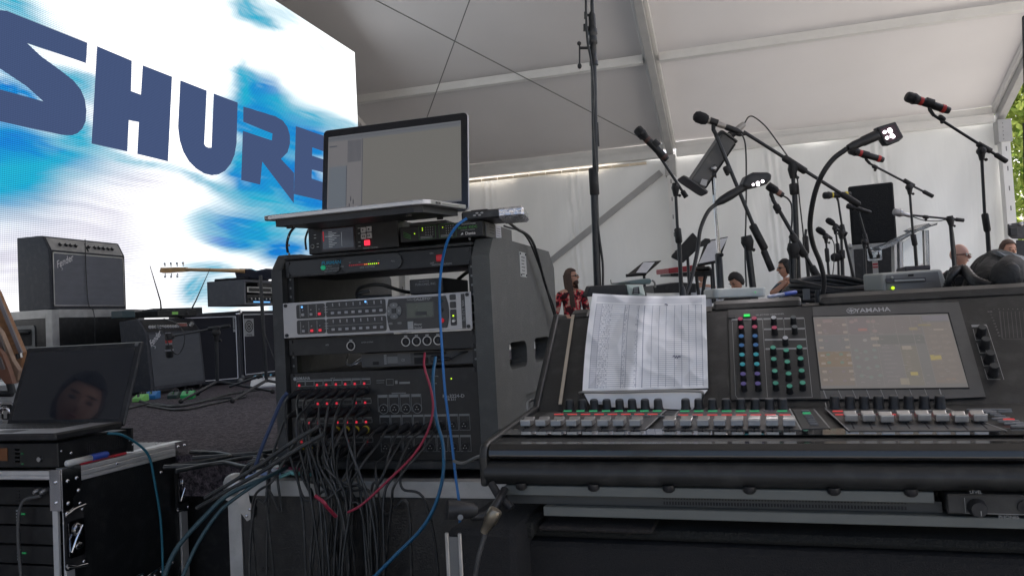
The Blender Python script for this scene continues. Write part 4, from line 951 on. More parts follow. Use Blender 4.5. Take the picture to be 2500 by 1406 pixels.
q.text('Meyer', fp(sx(1420), rowz(.20), ys-.0018), .008, DIMW, .02); q.text('Sound', fp(sx(1420), rowz(.11), ys-.0018), .008, DIMW, .02); q.box((sx(1333), ys-.0019, rowz(.08)), (sx(1380), ys-.0016, rowz(.29)), DIMW)
q.text('VER. 2.7.0.192', frame((sx(1797), ys-.0012, rowz(.5)), (0, 0, -1), (1, 0, 0)), .0085, DIMW)
q.build('lettering', t)
q = MB(); knob(q, (sx(1615), ys-.0015, rowz(.80)), (0, -1, 0), .005, .006, mat('dark_teal_knob', (.02, .05, .055), .4)); knob(q, (sx(1618), ys-.0015, rowz(.56)), (0, -1, 0), .005, .006, DKG); knob(q, (sx(1620), ys-.0015, rowz(.27)), (0, -1, 0), .005, .006, ERDD); knob(q, (sx(1717), ys-.0015, rowz(.24)), (0, -1, 0), .004, .004, ALU)
q.build('knobs', t)
# connector panel
t = unit('connector_panel', 'black blank panel with five round connectors below the silver processor', 1.388, 1.431, .12, BLKM)
for k, zx in enumerate((800, 1281, 1372, 1462, 1553)):
    x = sx(zx); z = 1.411-(.004 if k == 0 else 0); q = MB(); n_ = 18
    for i in range(n_):
        a0, a1 = 2*math.pi*i/n_, 2*math.pi*(i+1)/n_; q.prism([(x+math.cos(a)*r_, YF, z+math.sin(a)*r_) for a, r_ in ((a0, .0115), (a1, .0115), (a1, .0098), (a0, .0098))], (0, -.003, 0), ALU)
    q.cyl((x, YF, z), (x, YF-.001, z), .0098, MATT, 14); q.box((x-.004, YF-.001, z+.0125), (x+.004, YF, z+.0155), DIMW); q.box((x-.0025, YF-.003, z-.003), (x+.0025, YF-.001, z+.004), BLK); q.build('connector', t)
q = MB(); q.text('AES', fp(sx(585), 1.412, YF-.0008), .006, DIMW); q.text('AVIOM SYSTEMS', fp(sx(945), 1.414, YF-.0008), .0045, DIMW); q.build('lettering', t)
# grey half-rack unit with a power plug
t = thing('network_switch', 'grey box with labels and a plugged power lead in the lower rack gap', 'switch', (PX0+.19, RY+.03, 1.348))
q = MB(); q.box((PX0+.19, RY+.035, 1.350), (PX1-.004, RY+.25, 1.386), mat('dull_grey_box', (.055, .055, .055), .5), c=.001); q.build('housing', t)
q = MB(); y_ = RY+.034; q.box((PX0+.262, y_, 1.358), (PX0+.29, y_+.001, 1.375), STEEL); q.box((PX0+.29, y_, 1.355), (PX0+.325, y_+.001, 1.382), mat('dull_label', (.10, .10, .10), .6)); q.text('CE', fp(PX0+.305, 1.365, y_-.0005), .008, DIMW)
for k in range(5): q.box((PX0+.253, y_, 1.357+k*.005), (PX0+.26, y_+.001, 1.3595+k*.005), DIMW)
q.box((PX0+.335, y_-.001, 1.376), (PX0+.42, y_, 1.382), MATT); q.box((PX0+.335, y_-.001, 1.354), (PX0+.372, y_, 1.370), MATT); q.box((PX0+.222, y_-.001, 1.356), (PX0+.238, y_, 1.364), MATT); q.build('labels', t)
q = MB(); q.box((PX0+.385, y_-.02, 1.357), (PX0+.402, y_, 1.374), BLK, c=.002); q.lathe((PX0+.40, y_-.012, 1.363), (PX0+.44, y_-.02, 1.366), [(0, .006), (1, .003)], BLK, 8); q.tube(bez([(PX0+.44, y_-.02, 1.366), (PX0+.455, y_-.015, 1.375), (PX0+.475, y_, 1.38)]), .003, KCAB, 6); q.build('power_lead', t)
q = MB(); q.tube(bez([(PX0+.11, RY+.12, 1.385), (PX0+.125, RY+.08, 1.358), (PX0+.16, RY+.07, 1.36), (PX0+.17, RY+.1, 1.38), (PX0+.13, RY+.1, 1.356), (PX0+.12, RY+.14, 1.352)]), .0022, mat('clear_silver_wire', (.5, .5, .52), .25, metal=.7), 6)
o = q.build('cable'); rebase(o, (PX0+.11, RY+.12, 1.352)); tag(o, 'small loop of clear silvery wire in the lower rack gap', 'cable')
# stage box
BX = unit('stage_box', 'black stage box at the bottom of the rack with rows of red-lit inputs and outputs', 1.122, 1.344, .35, BLKM, y=RY+.008)
def bx(zx): return PX0+(zx-530)/(1690-530)*(PX1-PX0)
def bz(zy): return 1.344-(zy-95)/(715-95)*.222
yq = YF-.0006
q = MB(); q.text('YAMAHA', fp(bx(612), bz(135), yq), .0115, DIMW, .02, .95); q.cyl((bx(564), yq, bz(137)), (bx(564), yq-.0005, bz(137)), .0045, DIMW, 12)
q.text('INPUT', fp(bx(810), bz(141), yq), .0045, DIMW); q.text('Rio3224-D', fp(bx(1545), bz(286), yq), .011, DIMW, .02, 1.15); q.text('VER 3.11', fp(bx(1525), bz(308), yq), .008, WHITE); q.text('Dante', fp(bx(1433), bz(196), yq), .006, DIMW)
q.text('OUTPUT 1-4', fp(bx(1215), bz(257), yq), .0045, DIMW); q.text('SYNC  PEAK', fp(bx(1440), bz(150), yq), .0035, DIMW)
q.box((bx(1175), yq, bz(252)), (bx(1262), yq+.0004, bz(262)), STEEL)
q.build('lettering', BX)
q = MB(); LN = mat('panel_line', (.20, .21, .21), .5)
def rectline(x0, z0, x1, z1, w=.0005):
    q.box((x0, yq-.0004, z0), (x1, yq, z0+w*2), LN); q.box((x0, yq-.0004, z1-w*2), (x1, yq, z1), LN); q.box((x0, yq-.0004, z0), (x0+w*2, yq, z1), LN); q.box((x1-w*2, yq-.0004, z0), (x1, yq, z1), LN)
cols = [600, 658, 716, 776, 838, 898, 958, 1018]
for r, zy in enumerate((185, 317, 450, 583)):
    for k, zx in enumerate(cols):
        rectline(bx(zx-26), bz(zy+5), bx(zx+30), bz(zy-42+(18 if r else 0)))
        q.box((bx(zx-24), yq-.0004, bz(zy-28)), (bx(zx+28), yq, bz(zy-34)), DIMW if r == 0 else LN)
for k in range(4): rectline(bx(1088+k*68), bz(380), bx(1150+k*68), bz(265)); q.box((bx(1092+k*68), yq-.0005, bz(284)), (bx(1146+k*68), yq, bz(268)), LN)
for r, zy in enumerate((405, 545)):
    for k in range(8): rectline(bx(1095+k*68), bz(zy+110), bx(1158+k*68), bz(zy)); q.box((bx(1098+k*68), yq-.0005, bz(zy+14)), (bx(1155+k*68), yq, bz(zy+3)), LN)
rectline(bx(1145), bz(200), bx(1190), bz(158)); q.box((bx(1200), yq-.0004, bz(192)), (bx(1215), yq, bz(170)), LN); q.box((bx(1225), yq-.0004, bz(194)), (bx(1290), yq, bz(180)), LN)
q.box((bx(1085), yq-.0004, bz(164)), (bx(1135), yq, bz(168)), LN); q.box((bx(1085), yq-.0004, bz(180)), (bx(1130), yq, bz(183)), LN)
q.build('panel_lines', BX)
lit = [(0, k) for k in range(8) if k != 1]+[(1, 2), (1, 3), (1, 4), (1, 6), (1, 7)]+[(2, 1), (2, 2), (2, 4), (2, 5), (2, 6), (2, 7)]+[(3, 0), (3, 5), (3, 7)]
q = MB()
for r, k in lit: q.box((bx(cols[k]-15), yq-.0012, bz((185, 317, 450, 583)[r]+6)), (bx(cols[k]-3), yq, bz((185, 317, 450, 583)[r]-9)), ERD if r < 3 else ERDD)
q.ball((bx(1435), yq, bz(173)), .0018, EYL, 5); q.ball((bx(1537), yq, bz(169)), .0018, EYL, 5); q.build('lights', BX)
for r, zy in enumerate((232, 362, 495, 628)):
    for k, zx in enumerate(cols):
        q = MB(); x, z = bx(zx-3), bz(zy); q.cyl((x, yq, z), (x, yq-.004, z), .0105, DKG, 16); q.cyl((x, yq-.004, z), (x, yq-.0045, z), .0085, MATT, 14); q.build('input_socket', BX)
        q = MB(); q.cyl((x+.001, yq, bz(zy-26)), (x+.001, yq-.0008, bz(zy-26)), .004, LN, 10)
for k in range(4):
    q = MB(); x, z = bx(1124+k*68), bz(362); q.cyl((x, yq, z), (x, yq-.002, z), .0125, LN, 16); q.cyl((x, yq-.002, z), (x, yq-.0026, z), .011, MATT, 16); [q.cyl((x+math.cos(a)*.004, yq-.0026, z+math.sin(a)*.004), (x+math.cos(a)*.004, yq-.005, z+math.sin(a)*.004), .0012, ALU, 6) for a in (R_(90), R_(210), R_(330))]; q.build('output_socket', BX)
for r, zy in enumerate((480, 625)):
    for k in range(8):
        q = MB(); x, z = bx(1124+k*68), bz(zy); q.cyl((x, yq, z), (x, yq-.002, z), .0115, DKG, 14); q.cyl((x, yq-.002, z), (x, yq-.0026, z), .0095, MATT, 14); [q.cyl((x+math.cos(a)*.004, yq-.0026, z+math.sin(a)*.004), (x+math.cos(a)*.004, yq-.005, z+math.sin(a)*.004), .0011, ALU, 6) for a in (R_(90), R_(210), R_(330))]; q.build('output_socket', BX)
# signal cables plugged into it: each plug a connector of its cable
rnd = random.Random(11); GR = 'black signal cables plugged into the stage box'
def sigcab(x, z, seed, ylw=False, route=None, col=None, r=.0031, lab=None):
    rr = random.Random(seed); y0 = yq-.004
    p0 = Vector((x, y0, z)); tip = p0+Vector((rr.uniform(-.004, .004), -.052, -.006-rr.uniform(0, .006)))
    bx_, by_ = route if route else (PX0+.10+rr.uniform(0, .18), 1.655+rr.uniform(-.03, .02))
    out = rr.uniform(.02, .07)
    drop = rr.uniform(.06, .13)
    pts = [tip, tip+Vector((rr.uniform(-.01, .01)+(bx_-x)*.1, -.02-out*.4, -.02)), Vector((x+(bx_-x)*.45+rr.uniform(-.015, .015), RY-.10-out, z-drop)), Vector((bx_+rr.uniform(-.02, .02), by_, 1.06+rr.uniform(-.02, .03))), Vector((bx_+rr.uniform(-.03, .03), by_-rr.uniform(-.01, .03), .86)), Vector((bx_+rr.uniform(-.05, .05), by_-.02, .55)), Vector((bx_+rr.uniform(-.06, .06), by_, .31))]
    for p in pts[1:]:
        if p.z < 1.15: p.y = min(p.y, 1.675)
    m2 = BLKM
    o = cable(lab or 'black signal cable running from the stage box down in front of the road case', pts, r, col or KCAB, GR if not lab else None, 7, ends=[])
    e = MB(); e.lathe(p0, tip, [(0, .0088), (.05, .0095), (.5, .0092), (.55, .0078), (.9, .0055), (1, r*1.2)], BLK, 10); e.build('connector', o)
    if ylw:
        e = MB(); e.lathe(p0+(tip-p0)*.08, p0+(tip-p0)*.22, [(0, .0098), (1, .0098)], YEL, 12); e.build('colour_ring', o)
    return o
n = 0
for r, zy in enumerate((232, 362, 495, 628)):
    for k, zx in enumerate(cols):
        if (r, k) in ((1, 1), (2, 0)): continue
        n += 1; x, z = bx(zx-3), bz(zy)
        left = k < 3 and r > 0
        rt = (PX0-.02+rnd.uniform(-.05, .06), 1.66+rnd.uniform(-.04, .01)) if left and k < 2 else (PX0+.11+.045*k*.5+rnd.uniform(-.03, .05), 1.655+rnd.uniform(-.03, .01))
        sigcab(x, z, 40+n, ylw=(r == 2 and k in (4, 5, 6, 7)) or (r == 3 and k in (0, 1)), route=rt)
for k in range(6):
    x, z = bx(1124+k*68), bz(480); sigcab(x, z, 90+k, route=(PX0+.20+k*.03+rnd.uniform(-.02, .03), 1.65))
for k in (1, 3): 
    x, z = bx(1124+k*68), bz(625); sigcab(x, z, 120+k, route=(PX0+.33+k*.03, 1.66))
# coloured network cables
cable('bright blue network cable draped from the laptop past the rack front', [P(1140, 533, 1.66), P(1115, 552, 1.66), P(1092, 590, 1.68), P(1078, 650, 1.72), P(1073, 730, 1.74), P(1079, 850, 1.73), P(1087, 960, 1.71), P(1103, 1080, 1.69), P(1112, 1160, 1.66), P(1121, 1228, 1.62), P(1124, 1300, 1.66)], .0030, mat('bright_blue_jacket', (.02, .15, .42), .4), 'blue cables')
o = cable('darker blue cable curving from the connector panel down to the lower left', [P(1063, 872, 1.80), P(1057, 930, 1.76), P(1065, 1020, 1.73), P(1082, 1090, 1.70), P(1078, 1180, 1.64), P(1040, 1275, 1.60), P(960, 1360, 1.58), P(880, 1440, 1.6)], .0038, mat('mid_blue_jacket', (.01, .11, .23), .45))
cable('red cable sweeping from the connector panel to the cable bundle', [P(1037, 862, 1.80), P(1036, 895, 1.76), P(1052, 950, 1.74), P(1057, 1000, 1.72), P(1043, 1055, 1.70), P(1010, 1110, 1.68), P(950, 1170, 1.65), P(885, 1230, 1.62), P(850, 1250, 1.63)], .0027, REDC)
cable('short red cable piece showing through the black bundle', [P(770, 1210, 1.63), P(790, 1225, 1.62), P(800, 1238, 1.625), P(820, 1260, 1.65)], .0038, REDC)
cable('pale grey cable entering the desk from the rack side', [P(1108, 1125, 1.62), P(1130, 1130, 1.58), P(1165, 1115, 1.5), P(1195, 1108, 1.45)], .0032, GCAB)
for k, (a, lb) in enumerate((([(395, 1420), (430, 1340), (500, 1260), (560, 1205)], 'thick teal multicore cable rising toward the road case corner'), ([(440, 1420), (480, 1330), (530, 1255), (575, 1215)], 'thinner teal cable beside the thick multicore'))):
    cable(lb, [P(x, y, 1.62+.03*i) for i, (x, y) in enumerate(a)]+[P(650, 1165, 1.80), P(700, 1140, 1.95)], .0052 if k == 0 else .004, mat('teal_multicore', (.02, .052, .065), .45))
for k, (a, lb) in enumerate((([(500, 1215), (560, 1180), (640, 1130), (720, 1075), (780, 1040)], 'upper black cable slanting from the stage box to the left'), ([(480, 1240), (550, 1200), (640, 1150), (720, 1100), (790, 1060)], 'lower black cable slanting from the stage box to the left'), ([(620, 1150), (640, 1090), (665, 1030), (686, 980), (700, 960)], 'dark blue cable rising along the left foot of the rack'))):
    cable(lb, [P(x, y, 1.80-.01*i) for i, (x, y) in enumerate(a)], .0045, KCAB if k < 2 else mat('navy_jacket', (.03, .05, .11), .5))
# little heap of coloured ties and leads by the foot of the rack
for k, (px, py, c_, lb) in enumerate(((630, 1160, 'white', 'white cable tag on the road case by the rack foot'), (655, 1155, 'pink', 'pink cable tag on the road case by the rack foot'), (600, 1168, 'blue', 'pale blue cable tag at the road case corner'), (675, 1168, 'aqua', 'aqua cable tag closest to the rack foot'))):
    cc = {'white': (.6, .6, .65), 'pink': (.45, .12, .2), 'blue': (.25, .35, .6), 'aqua': (.15, .4, .42)}[c_]; p = onZ(px, py, STZ+.004); rr = random.Random(k)
    cable(lb, [p, p+Vector((.03, .02, .012)), p+Vector((.05, -.01, .015)), p+Vector((.075, .03, .004))], .0045, mat('tag_'+c_, cc, .5), None, name='cable_tag', cat='cable tag')
for k in range(4):
    p = onZ(620+k*22, 1158-k*6, STZ+.006); q = MB(); rad = .035+.006*k; pts = [p+Vector((math.cos(a)*rad, math.sin(a)*rad*.6, .012+.02*math.sin(a*1.5+k))) for a in [i*math.pi*2/16 for i in range(17)]]
    cable(['small black cable loop nearest the case corner', 'second small black cable loop by the rack foot', 'third small black cable loop against the rack foot', 'last small black cable loop touching the rack foot'][k], pts, .0045, KCAB, 'small cable loops at the foot of the rack', 2)

# ------------------------------------------------------------------ on top of the rack
ZR = ZTP+.0195
t = thing('audio_recorder', 'black recorder with colour screen, transport buttons and a lit red button on the rack', 'recorder', (-1.06, RY+.02, ZR))
x0, x1, z0, z1, y0 = -1.062, -.812, ZTP+.006, 1.714, RY+.012
b = MB(); b.box((x0, y0, z0), (x1, y0+.26, z1), BLKM, c=.002); b.build('housing', t)
q = MB(); q.box((-1.024, y0-.002, z0+.004), (-.928, y0, z1-.006), mat('recorder_bezel', (.03, .02, .022), .2)); q.build('bezel', t)
q = MB(); q.box((-1.019, y0-.003, z0+.010), (-.933, y0-.002, z1-.010), mat('recorder_screen', (.03, .03, .035), .15, emit=(.10, .11, .14), estr=.25))
lg = glow('screen_grey', (.22, .24, .27), .6)
for r in range(10):
    q.box((-1.002, y0-.0036, z0+.014+r*.0042), (-.992+.006*((r*7) % 3), y0-.003, z0+.0158+r*.0042), lg)
q.box((-1.018, y0-.0036, z0+.030), (-1.0155, y0-.003, z0+.055), ERDD); q.box((-1.012, y0-.0036, z0+.041), (-.97, y0-.003, z0+.0425), lg); q.box((-.966, y0-.0036, z0+.014), (-.965, y0-.003, z0+.05), lg)
q.build('screen', t)
q = MB()
for k, (x, z, s) in enumerate(((-.905, .050, '▶'), (-.889, .051, '■'), (-.905, .034, '◀◀'), (-.889, .035, '▶▶'))):
    q.box((x-.0068, y0-.004, z0+z-.007), (x+.0068, y0, z0+z+.007), mat('pale_button', (.42, .42, .43), .4), c=.001)
    tri = lambda cx_, dr: q.prism([(cx_-dr*.002, y0-.0044, z0+z-.0025), (cx_+dr*.002, y0-.0044, z0+z), (cx_-dr*.002, y0-.0044, z0+z+.0025)], (0, .0003, 0), MATT)
    if k == 0: tri(x, 1)
    elif k == 1: q.box((x-.002, y0-.0044, z0+z-.002), (x+.002, y0-.004, z0+z+.002), MATT)
    else:
        for o_ in (-.0022, .0022): tri(x+o_, -1 if k == 2 else 1)
q.build('transport_buttons', t)
q = MB(); q.box((-.9035, y0-.004, z0+.011), (-.8885, y0, z0+.024), glow('record_red', (1.0, .03, .07), 1.4), c=.001); q.text('REC', fp(-.896, z0+.0175, y0-.0044), .005, mat('dark_red_print', (.2, .0, .01), .5)); q.build('record_button', t)
q = MB(); q.text('SOUND DEVICES', fp(-.888, z0+.004, y0-.0006), .0055, DIMW, .01); 
for (x, z) in ((-1.042, .040), (-1.042, .048), (-.918, .055), (-.918, .042), (-.918, .02), (-.918, .01), (-1.035, .025), (-1.035, .017)): q.box((x-.003, y0-.0006, z0+z), (x+.003, y0, z0+z+.0018), DIMW)
q.build('lettering', t)
q = MB(); q.cyl((-1.050, y0, z0+.020), (-1.050, y0-.002, z0+.020), .0055, DIMW, 14); q.cyl((-1.050, y0-.002, z0+.020), (-1.050, y0-.003, z0+.020), .0042, BLK, 14); q.build('headphone_socket', t)

t = thing('network_interface', 'black interface box with green printing and tiny lights right of the recorder', 'interface', (-.79, RY+.02, ZR))
x0, x1, z0, z1, y0 = -.805, -.588, ZTP+.016, 1.692, RY+.008
b = MB(); b.box((x0, y0, z0), (x1-.003, y0+.24, z1), BLKM, c=.0015); b.build('housing', t)
q = MB(); q.box((x1-.0025, y0+.02, z0+.001), (x1, y0+.24, z1-.002), mat('grey_side_panel', (.10, .10, .10), .5)); [q.cyl((x1, y0+.05+i*.009, z0+.012+j*.007), (x1+.0004, y0+.05+i*.009, z0+.012+j*.007), .0016, MATT, 6) for i in range(4) for j in range(3)]; q.cyl((x1, y0+.035, z0+.03), (x1+.001, y0+.035, z0+.03), .003, STEEL, 8); q.build('side_panel', t)
q = MB(); q.box((x1+.0002, y0+.095, z0+.004), (x1+.001, y0+.14, z0+.036), mat('pale_sticker', (.55, .56, .62), .5)); [q.box((x1+.0011, y0+.10, z0+.009+k*.006), (x1+.0013, y0+.132, z0+.0105+k*.006), STEEL) for k in range(4)]; q.build('sticker', t)
GRP = mat('green_print', (.06, .22, .05), .5); q = MB()
q.text('Model 45DC', fp(-.628, z0+.024, y0-.0006), .0085, GRP, .02, 1.1); q.text('Dante', fp(-.622, z0+.009, y0-.0006), .010, WHITE, .01, 1.05); q.text('STUDIO', fp(-.626, z0+.037, y0-.0006), .0035, DIMW); q.text('TECHNOLOGIES', fp(-.626, z0+.032, y0-.0006), .005, DIMW, .02); q.text('INTERCOM INTERFACE', fp(-.628, z0+.0175, y0-.0006), .0035, DIMW)
q.prism([(x, y0-.0006, z) for x, z in ((-.647, z0+.006), (-.640, z0+.008), (-.6415, z0+.0125), (-.644, z0+.0105))], (0, .0003, 0), WHITE)
for k in range(4): q.tube([(-.796, y0-.0008, z0+.026-k*.004), (-.776, y0-.0008, z0+.016-k*.003)], .0007, GRP, 4)
for bx0 in (-.755, -.702):
    q.box((bx0, y0-.0005, z0+.004), (bx0+.044, y0, z0+.0045), GRP); q.box((bx0, y0-.0005, z0+.036), (bx0+.044, y0, z0+.0365), GRP); q.box((bx0, y0-.0005, z0+.004), (bx0+.0005, y0, z0+.0365), GRP); q.box((bx0+.0435, y0-.0005, z0+.004), (bx0+.044, y0, z0+.0365), GRP)
    for i in range(4):
        for j in range(4): q.box((bx0+.018+i*.006, y0-.0006, z0+.013+j*.006), (bx0+.0195+i*.006, y0, z0+.015+j*.006), DIMW)
    for j in range(2): q.box((bx0+.004, y0-.0006, z0+.006+j*.003), (bx0+.035, y0, z0+.0072+j*.003), DIMW)
q.build('lettering', t)
q = MB(); [q.ball((x, y0-.0006, z), .0013, EYL, 5) for x, z in ((-.766, z0+.0195), (-.745, z0+.031), (-.745, z0+.026), (-.692, z0+.029))]; q.build('lights', t)

# laptop on a slight tilt
t = thing('laptop', 'silver-edged open laptop with a pale working screen on top of the rack', 'laptop', (-.85, 1.74, 1.71))
fl, frr, br = Vector((-1.062, 1.605, 1.706)), Vector((-.652, 1.603, 1.708)), Vector((-.642, 1.865, 1.727))
X_ = (frr-fl).normalized(); Yd = (br-frr); F2 = frame(fl, X_, Yd); W, D = .412, Yd.length
SIL = mat('anodised_silver', (.50, .50, .51), .32, metal=.7, var=.03)
b = MB(F2)
ol = [(.02, 0), (W-.03, 0), (W-.008, .006), (W, .03), (W, D), (0, D), (0, .02), (.006, .006)]
b.prism([(x, y, .003) for x, y in ol], (0, 0, .011), SIL); b.build('base', t, bev=.002)
b = MB(F2); ol2 = [(.03, .014), (W-.035, .014), (W-.02, .03), (W-.02, D-.01), (.01, D-.01), (.02, .03)]
b.prism([(x, y, -.012) for x, y in ol2], (0, 0, .0148), mat('laptop_underside', (.02, .021, .024), .5)); b.build('underside', t)
b = MB(F2); [b.box((W+.0002, .06+i*.016, .006), (W+.001, .071+i*.016, .011), BLK) for i in range(2)]; b.box((W+.0002, .10, .007), (W+.0008, .21, .0085), STEEL); b.build('ports', t)
b = MB(F2); [b.cyl((x, y, -.012), (x, y, -.018), .008, RUB, 10) for x, y in ((.05, .04), (W-.06, .04), (.05, D-.03), (W-.06, D-.03))]; b.build('feet', t)
b = MB(F2)
for r in range(6):
    for k in range(18): b.box((.03+k*.0195, .11+r*.018, .0142), (.047+k*.0195, .126+r*.018, .0158), BLK)
b.build('keys', t)
a = R_(8); dz = Vector((0, math.sin(a), math.cos(a))); hb = Vector((-1.062, 1.878, 1.728)); F3 = frame(hb, X_+Vector((0, .02, .0)), dz)
LH = .262; b = MB(F3); b.prism([(x, y, -.004) for x, y in rrect(W/2, LH/2, W, LH, .012)], (0, 0, -.005), SIL); b.build('lid', t, bev=.0015)
b = MB(F3); b.prism([(x, y, -.0038) for x, y in rrect(W/2, LH/2, W-.004, LH-.004, .011)], (0, 0, .0018), mat('black_bezel', (.008, .008, .01), .2)); b.build('bezel', t)
sw, sh = W-.036, LH-.048; sx0, sy0 = .017, .026
def scr(b, x0, y0, x1, y1, ma, z=0.0): b.box((sx0+sw*x0, sy0+sh*y0, -.0018+z), (sx0+sw*x1, sy0+sh*y1, -.0014+z), ma)
b = MB(F3); scr(b, 0, 0, 1, 1, glow('screen_beige', (.125, .12, .11), 1)); scr(b, 0, .93, 1, 1, glow('screen_toolbar', (.10, .105, .115), 1), .0004); scr(b, 0, .965, 1, .972, glow('screen_line', (.06, .065, .08), 1), .0008)
scr(b, 0, .0, .27, .93, glow('screen_pane', (.13, .125, .13), 1), .0004); scr(b, .01, .02, .145, .60, glow('screen_blue_grey', (.10, .115, .135), 1), .0008); scr(b, .145, .03, .15, .60, glow('screen_edge', (.05, .055, .07), 1), .0012); scr(b, .265, .02, .27, .93, glow('screen_edge', (.05, .055, .07), 1), .0012)
for k in range(12): scr(b, .155+k*.009, .64, .159+k*.009, .92, glow('screen_stripe', (.045, .05, .065), 1), .0012)
for x, y in ((.18, .14), (.2, .10), (.17, .05)): scr(b, x, y, x+.006, y+.06, glow('screen_dot', (.02, .02, .03), 1), .0012)
scr(b, .01, .86, .07, .875, glow('screen_edge', (.05, .055, .07), 1), .0012); scr(b, 0, 0, 1, .02, glow('screen_task', (.085, .09, .105), 1), .0008); scr(b, .72, .006, .8, .014, glow('screen_edge', (.05, .055, .07), 1), .0012)
b.build('screen', t)
b = MB(F3); [b.cyl((W-.05+i*.012, .012, -.0015), (W-.05+i*.012, .012, -.001), .0018, DIMW, 6) for i in range(4)]; b.build('indicator_icons', t)
# taped drive box beside the laptop
t = thing('drive_box', 'small black box wrapped in silver tape on the right corner of the rack', 'box', (-.62, 1.80, 1.695))
p0 = onY(1140, 548, 1.80); F4 = frame((-.636, 1.79, 1.692), (1, .16, .02), (-.16, 1, 0))
b = MB(F4); b.box((0, 0, 0), (.115, .12, .022), BLK, c=.004); b.build('housing', t)
b = MB(F4); b.box((.085, -.002, -.002), (.150, .122, .024), mat('crinkled_foil_tape', (.6, .6, .62), .2, metal=.9, bump=.8, bscale=60), c=.006); b.build('silver_tape', t)
b = MB(F4); [b.ball((.032+i*.006, -.002, .010+(i % 2)*.005), .004, DIMW, 4, (1, .3, .6)) for i in range(4)]; b.build('label', t)
small_box('power_adapter', 'small black box just behind the laptop hinge', 'box', (-.66, 1.92, 1.70), 0, .05, .05, .035, BLK)
small_box('adapter_block', 'flat grey block under the laptop between the recorder and the interface', 'box', (-.79, 1.83, 1.672+.02), 0, .10, .08, .012, mat('dark_grey_block', (.05, .05, .052), .5))
cable('black cord hanging over the right side of the rack from the taped box', [(-.56, 1.9, 1.70), (-.555, 1.98, 1.685), (-.545, 2.1, 1.66), (-.553, 2.25, 1.55), (-.552, 2.38, 1.43), (-.55, 2.44, 1.2), (-.54, 2.46, .9)], .004, KCAB, 'cords over the side of the rack')
cable('thinner black cord beside it on the right side of the rack', [(-.60, 2.02, 1.70), (-.565, 2.1, 1.68), (-.555, 2.2, 1.6), (-.553, 2.32, 1.48), (-.55, 2.4, 1.38), (-.545, 2.5, 1.1)], .0028, KCAB, 'cords over the side of the rack')
cable('blue-black cable looping from under the laptop down to the left rack corner', [(-1.01, 1.80, 1.722), (-1.07, 1.80, 1.725), (-1.115, 1.82, 1.71), (-1.135, 1.83, 1.68), (-1.14, 1.84, 1.657)], .0035, KCAB, 'leads at the left of the rack top')
cable('second lead dropping beside the recorder at the left of the rack top', [(-1.04, 1.83, 1.728), (-1.07, 1.84, 1.72), (-1.08, 1.83, 1.69), (-1.068, 1.81, 1.658)], .0028, KCAB, 'leads at the left of the rack top')
lb = MB(); X = RX1+.0004; lb.box((X, RY+.255, 1.565), (X+.0015, RY+.32, 1.632), mat('dull_white_label', (.42, .43, .42), .5)); [lb.box((X+.0016, RY+.27, 1.572+k*.009), (X+.002, RY+.295+.004*(k % 3), 1.5745+k*.009), DKG) for k in range(6)]
[rivet(lb, (X+.0015, RY+y_, z_), (1, 0, 0), .003, BLK) for y_ in (.262, .313) for z_ in (1.57, 1.627)]; lb.build('label_plate', rk)

# ------------------------------------------------------------------ mixing desk
MA = R_(-2.0); MO = Vector((-.402, 1.165, 0)); MX = Vector((math.cos(MA), math.sin(MA), 0)); MY = Vector((-math.sin(MA), math.cos(MA), 0))
MT = Matrix.Translation(MO) @ Matrix.Rotation(MA, 4, 'Z'); MI = MT.inverted(); MWD = 1.06
DESKM = mat('desk_charcoal', (.018, .0185, .018), .42, bump=.08, bscale=500, dust=.08)
DESKG = mat('desk_gloss_edge', (.016, .015, .014), .16, var=.1, coat=.3)
DESKP = mat('desk_panel_grey', (.060, .058, .055), .45, bump=.05, bscale=500, dust=.05)
DESKL = mat('desk_panel_lighter', (.095, .092, .088), .45, bump=.05, bscale=500, dust=.05)
DLN = mat('desk_printed_line', (.30, .30, .29), .5)
t = desk = thing('mixing_desk', 'big digital mixing desk with rows of faders, coloured knobs and a large tilted touch screen', 'mixing desk', (MO.x, MO.y, 1.18), MA)
SZ0, SZS = 1.262, .075                                   # fader surface height and slope
ns = (MT.to_3x3() @ Vector((0, -SZS, 1))).normalized(); ps = MT @ Vector((0, 0, SZ0))
def onS(x, y): return onPl(x, y, ps, ns)
pb = onS(1850, 990); pbl = MI @ pb; VB = pbl.y; ZBK = pbl.z   # foot of the tilted panel
TIL = R_(43); dv = Vector((0, math.cos(TIL), math.sin(TIL))); npl = (MT.to_3x3() @ Vector((0, -math.sin(TIL), math.cos(TIL)))).normalized()
pp0 = MT @ Vector((0, VB, ZBK))
def onT(x, y): return onPl(x, y, pp0, npl)
top = MI @ onT(1850, 748); PL_LEN = (Vector((0, top.y, top.z))-Vector((0, VB, ZBK))).length
VTP, ZTP2 = VB+math.cos(TIL)*PL_LEN, ZBK+math.sin(TIL)*PL_LEN
print('desk', VB, ZBK, VTP, ZTP2)
b = MB(MT)
def onF0(x, y, v): return onPl(x, y, MT @ Vector((0, v, 1.2)), MY*-1)
ZU = (MI @ onF0(1500, 1187, -.002)).z; print('ZU', ZU)
nb = 12
prof = [(.005, 1.2385)]+[(-.002-.011*math.sin(math.pi*k/nb)**.8, 1.2375-(1.2375-ZU-.001)*k/nb) for k in range(nb+1)]+[(.05, ZU), (.60, ZU), (.60, ZTP2-.03), (VTP+.05, ZTP2-.004), (VTP-.002, ZTP2-.004), (VB, ZBK-.003), (.02, SZ0+SZS*.02-.003), (.02, 1.2385)]
x0, x1 = .006, MWD
pl_ = [(.0, v, z) for v, z in prof]
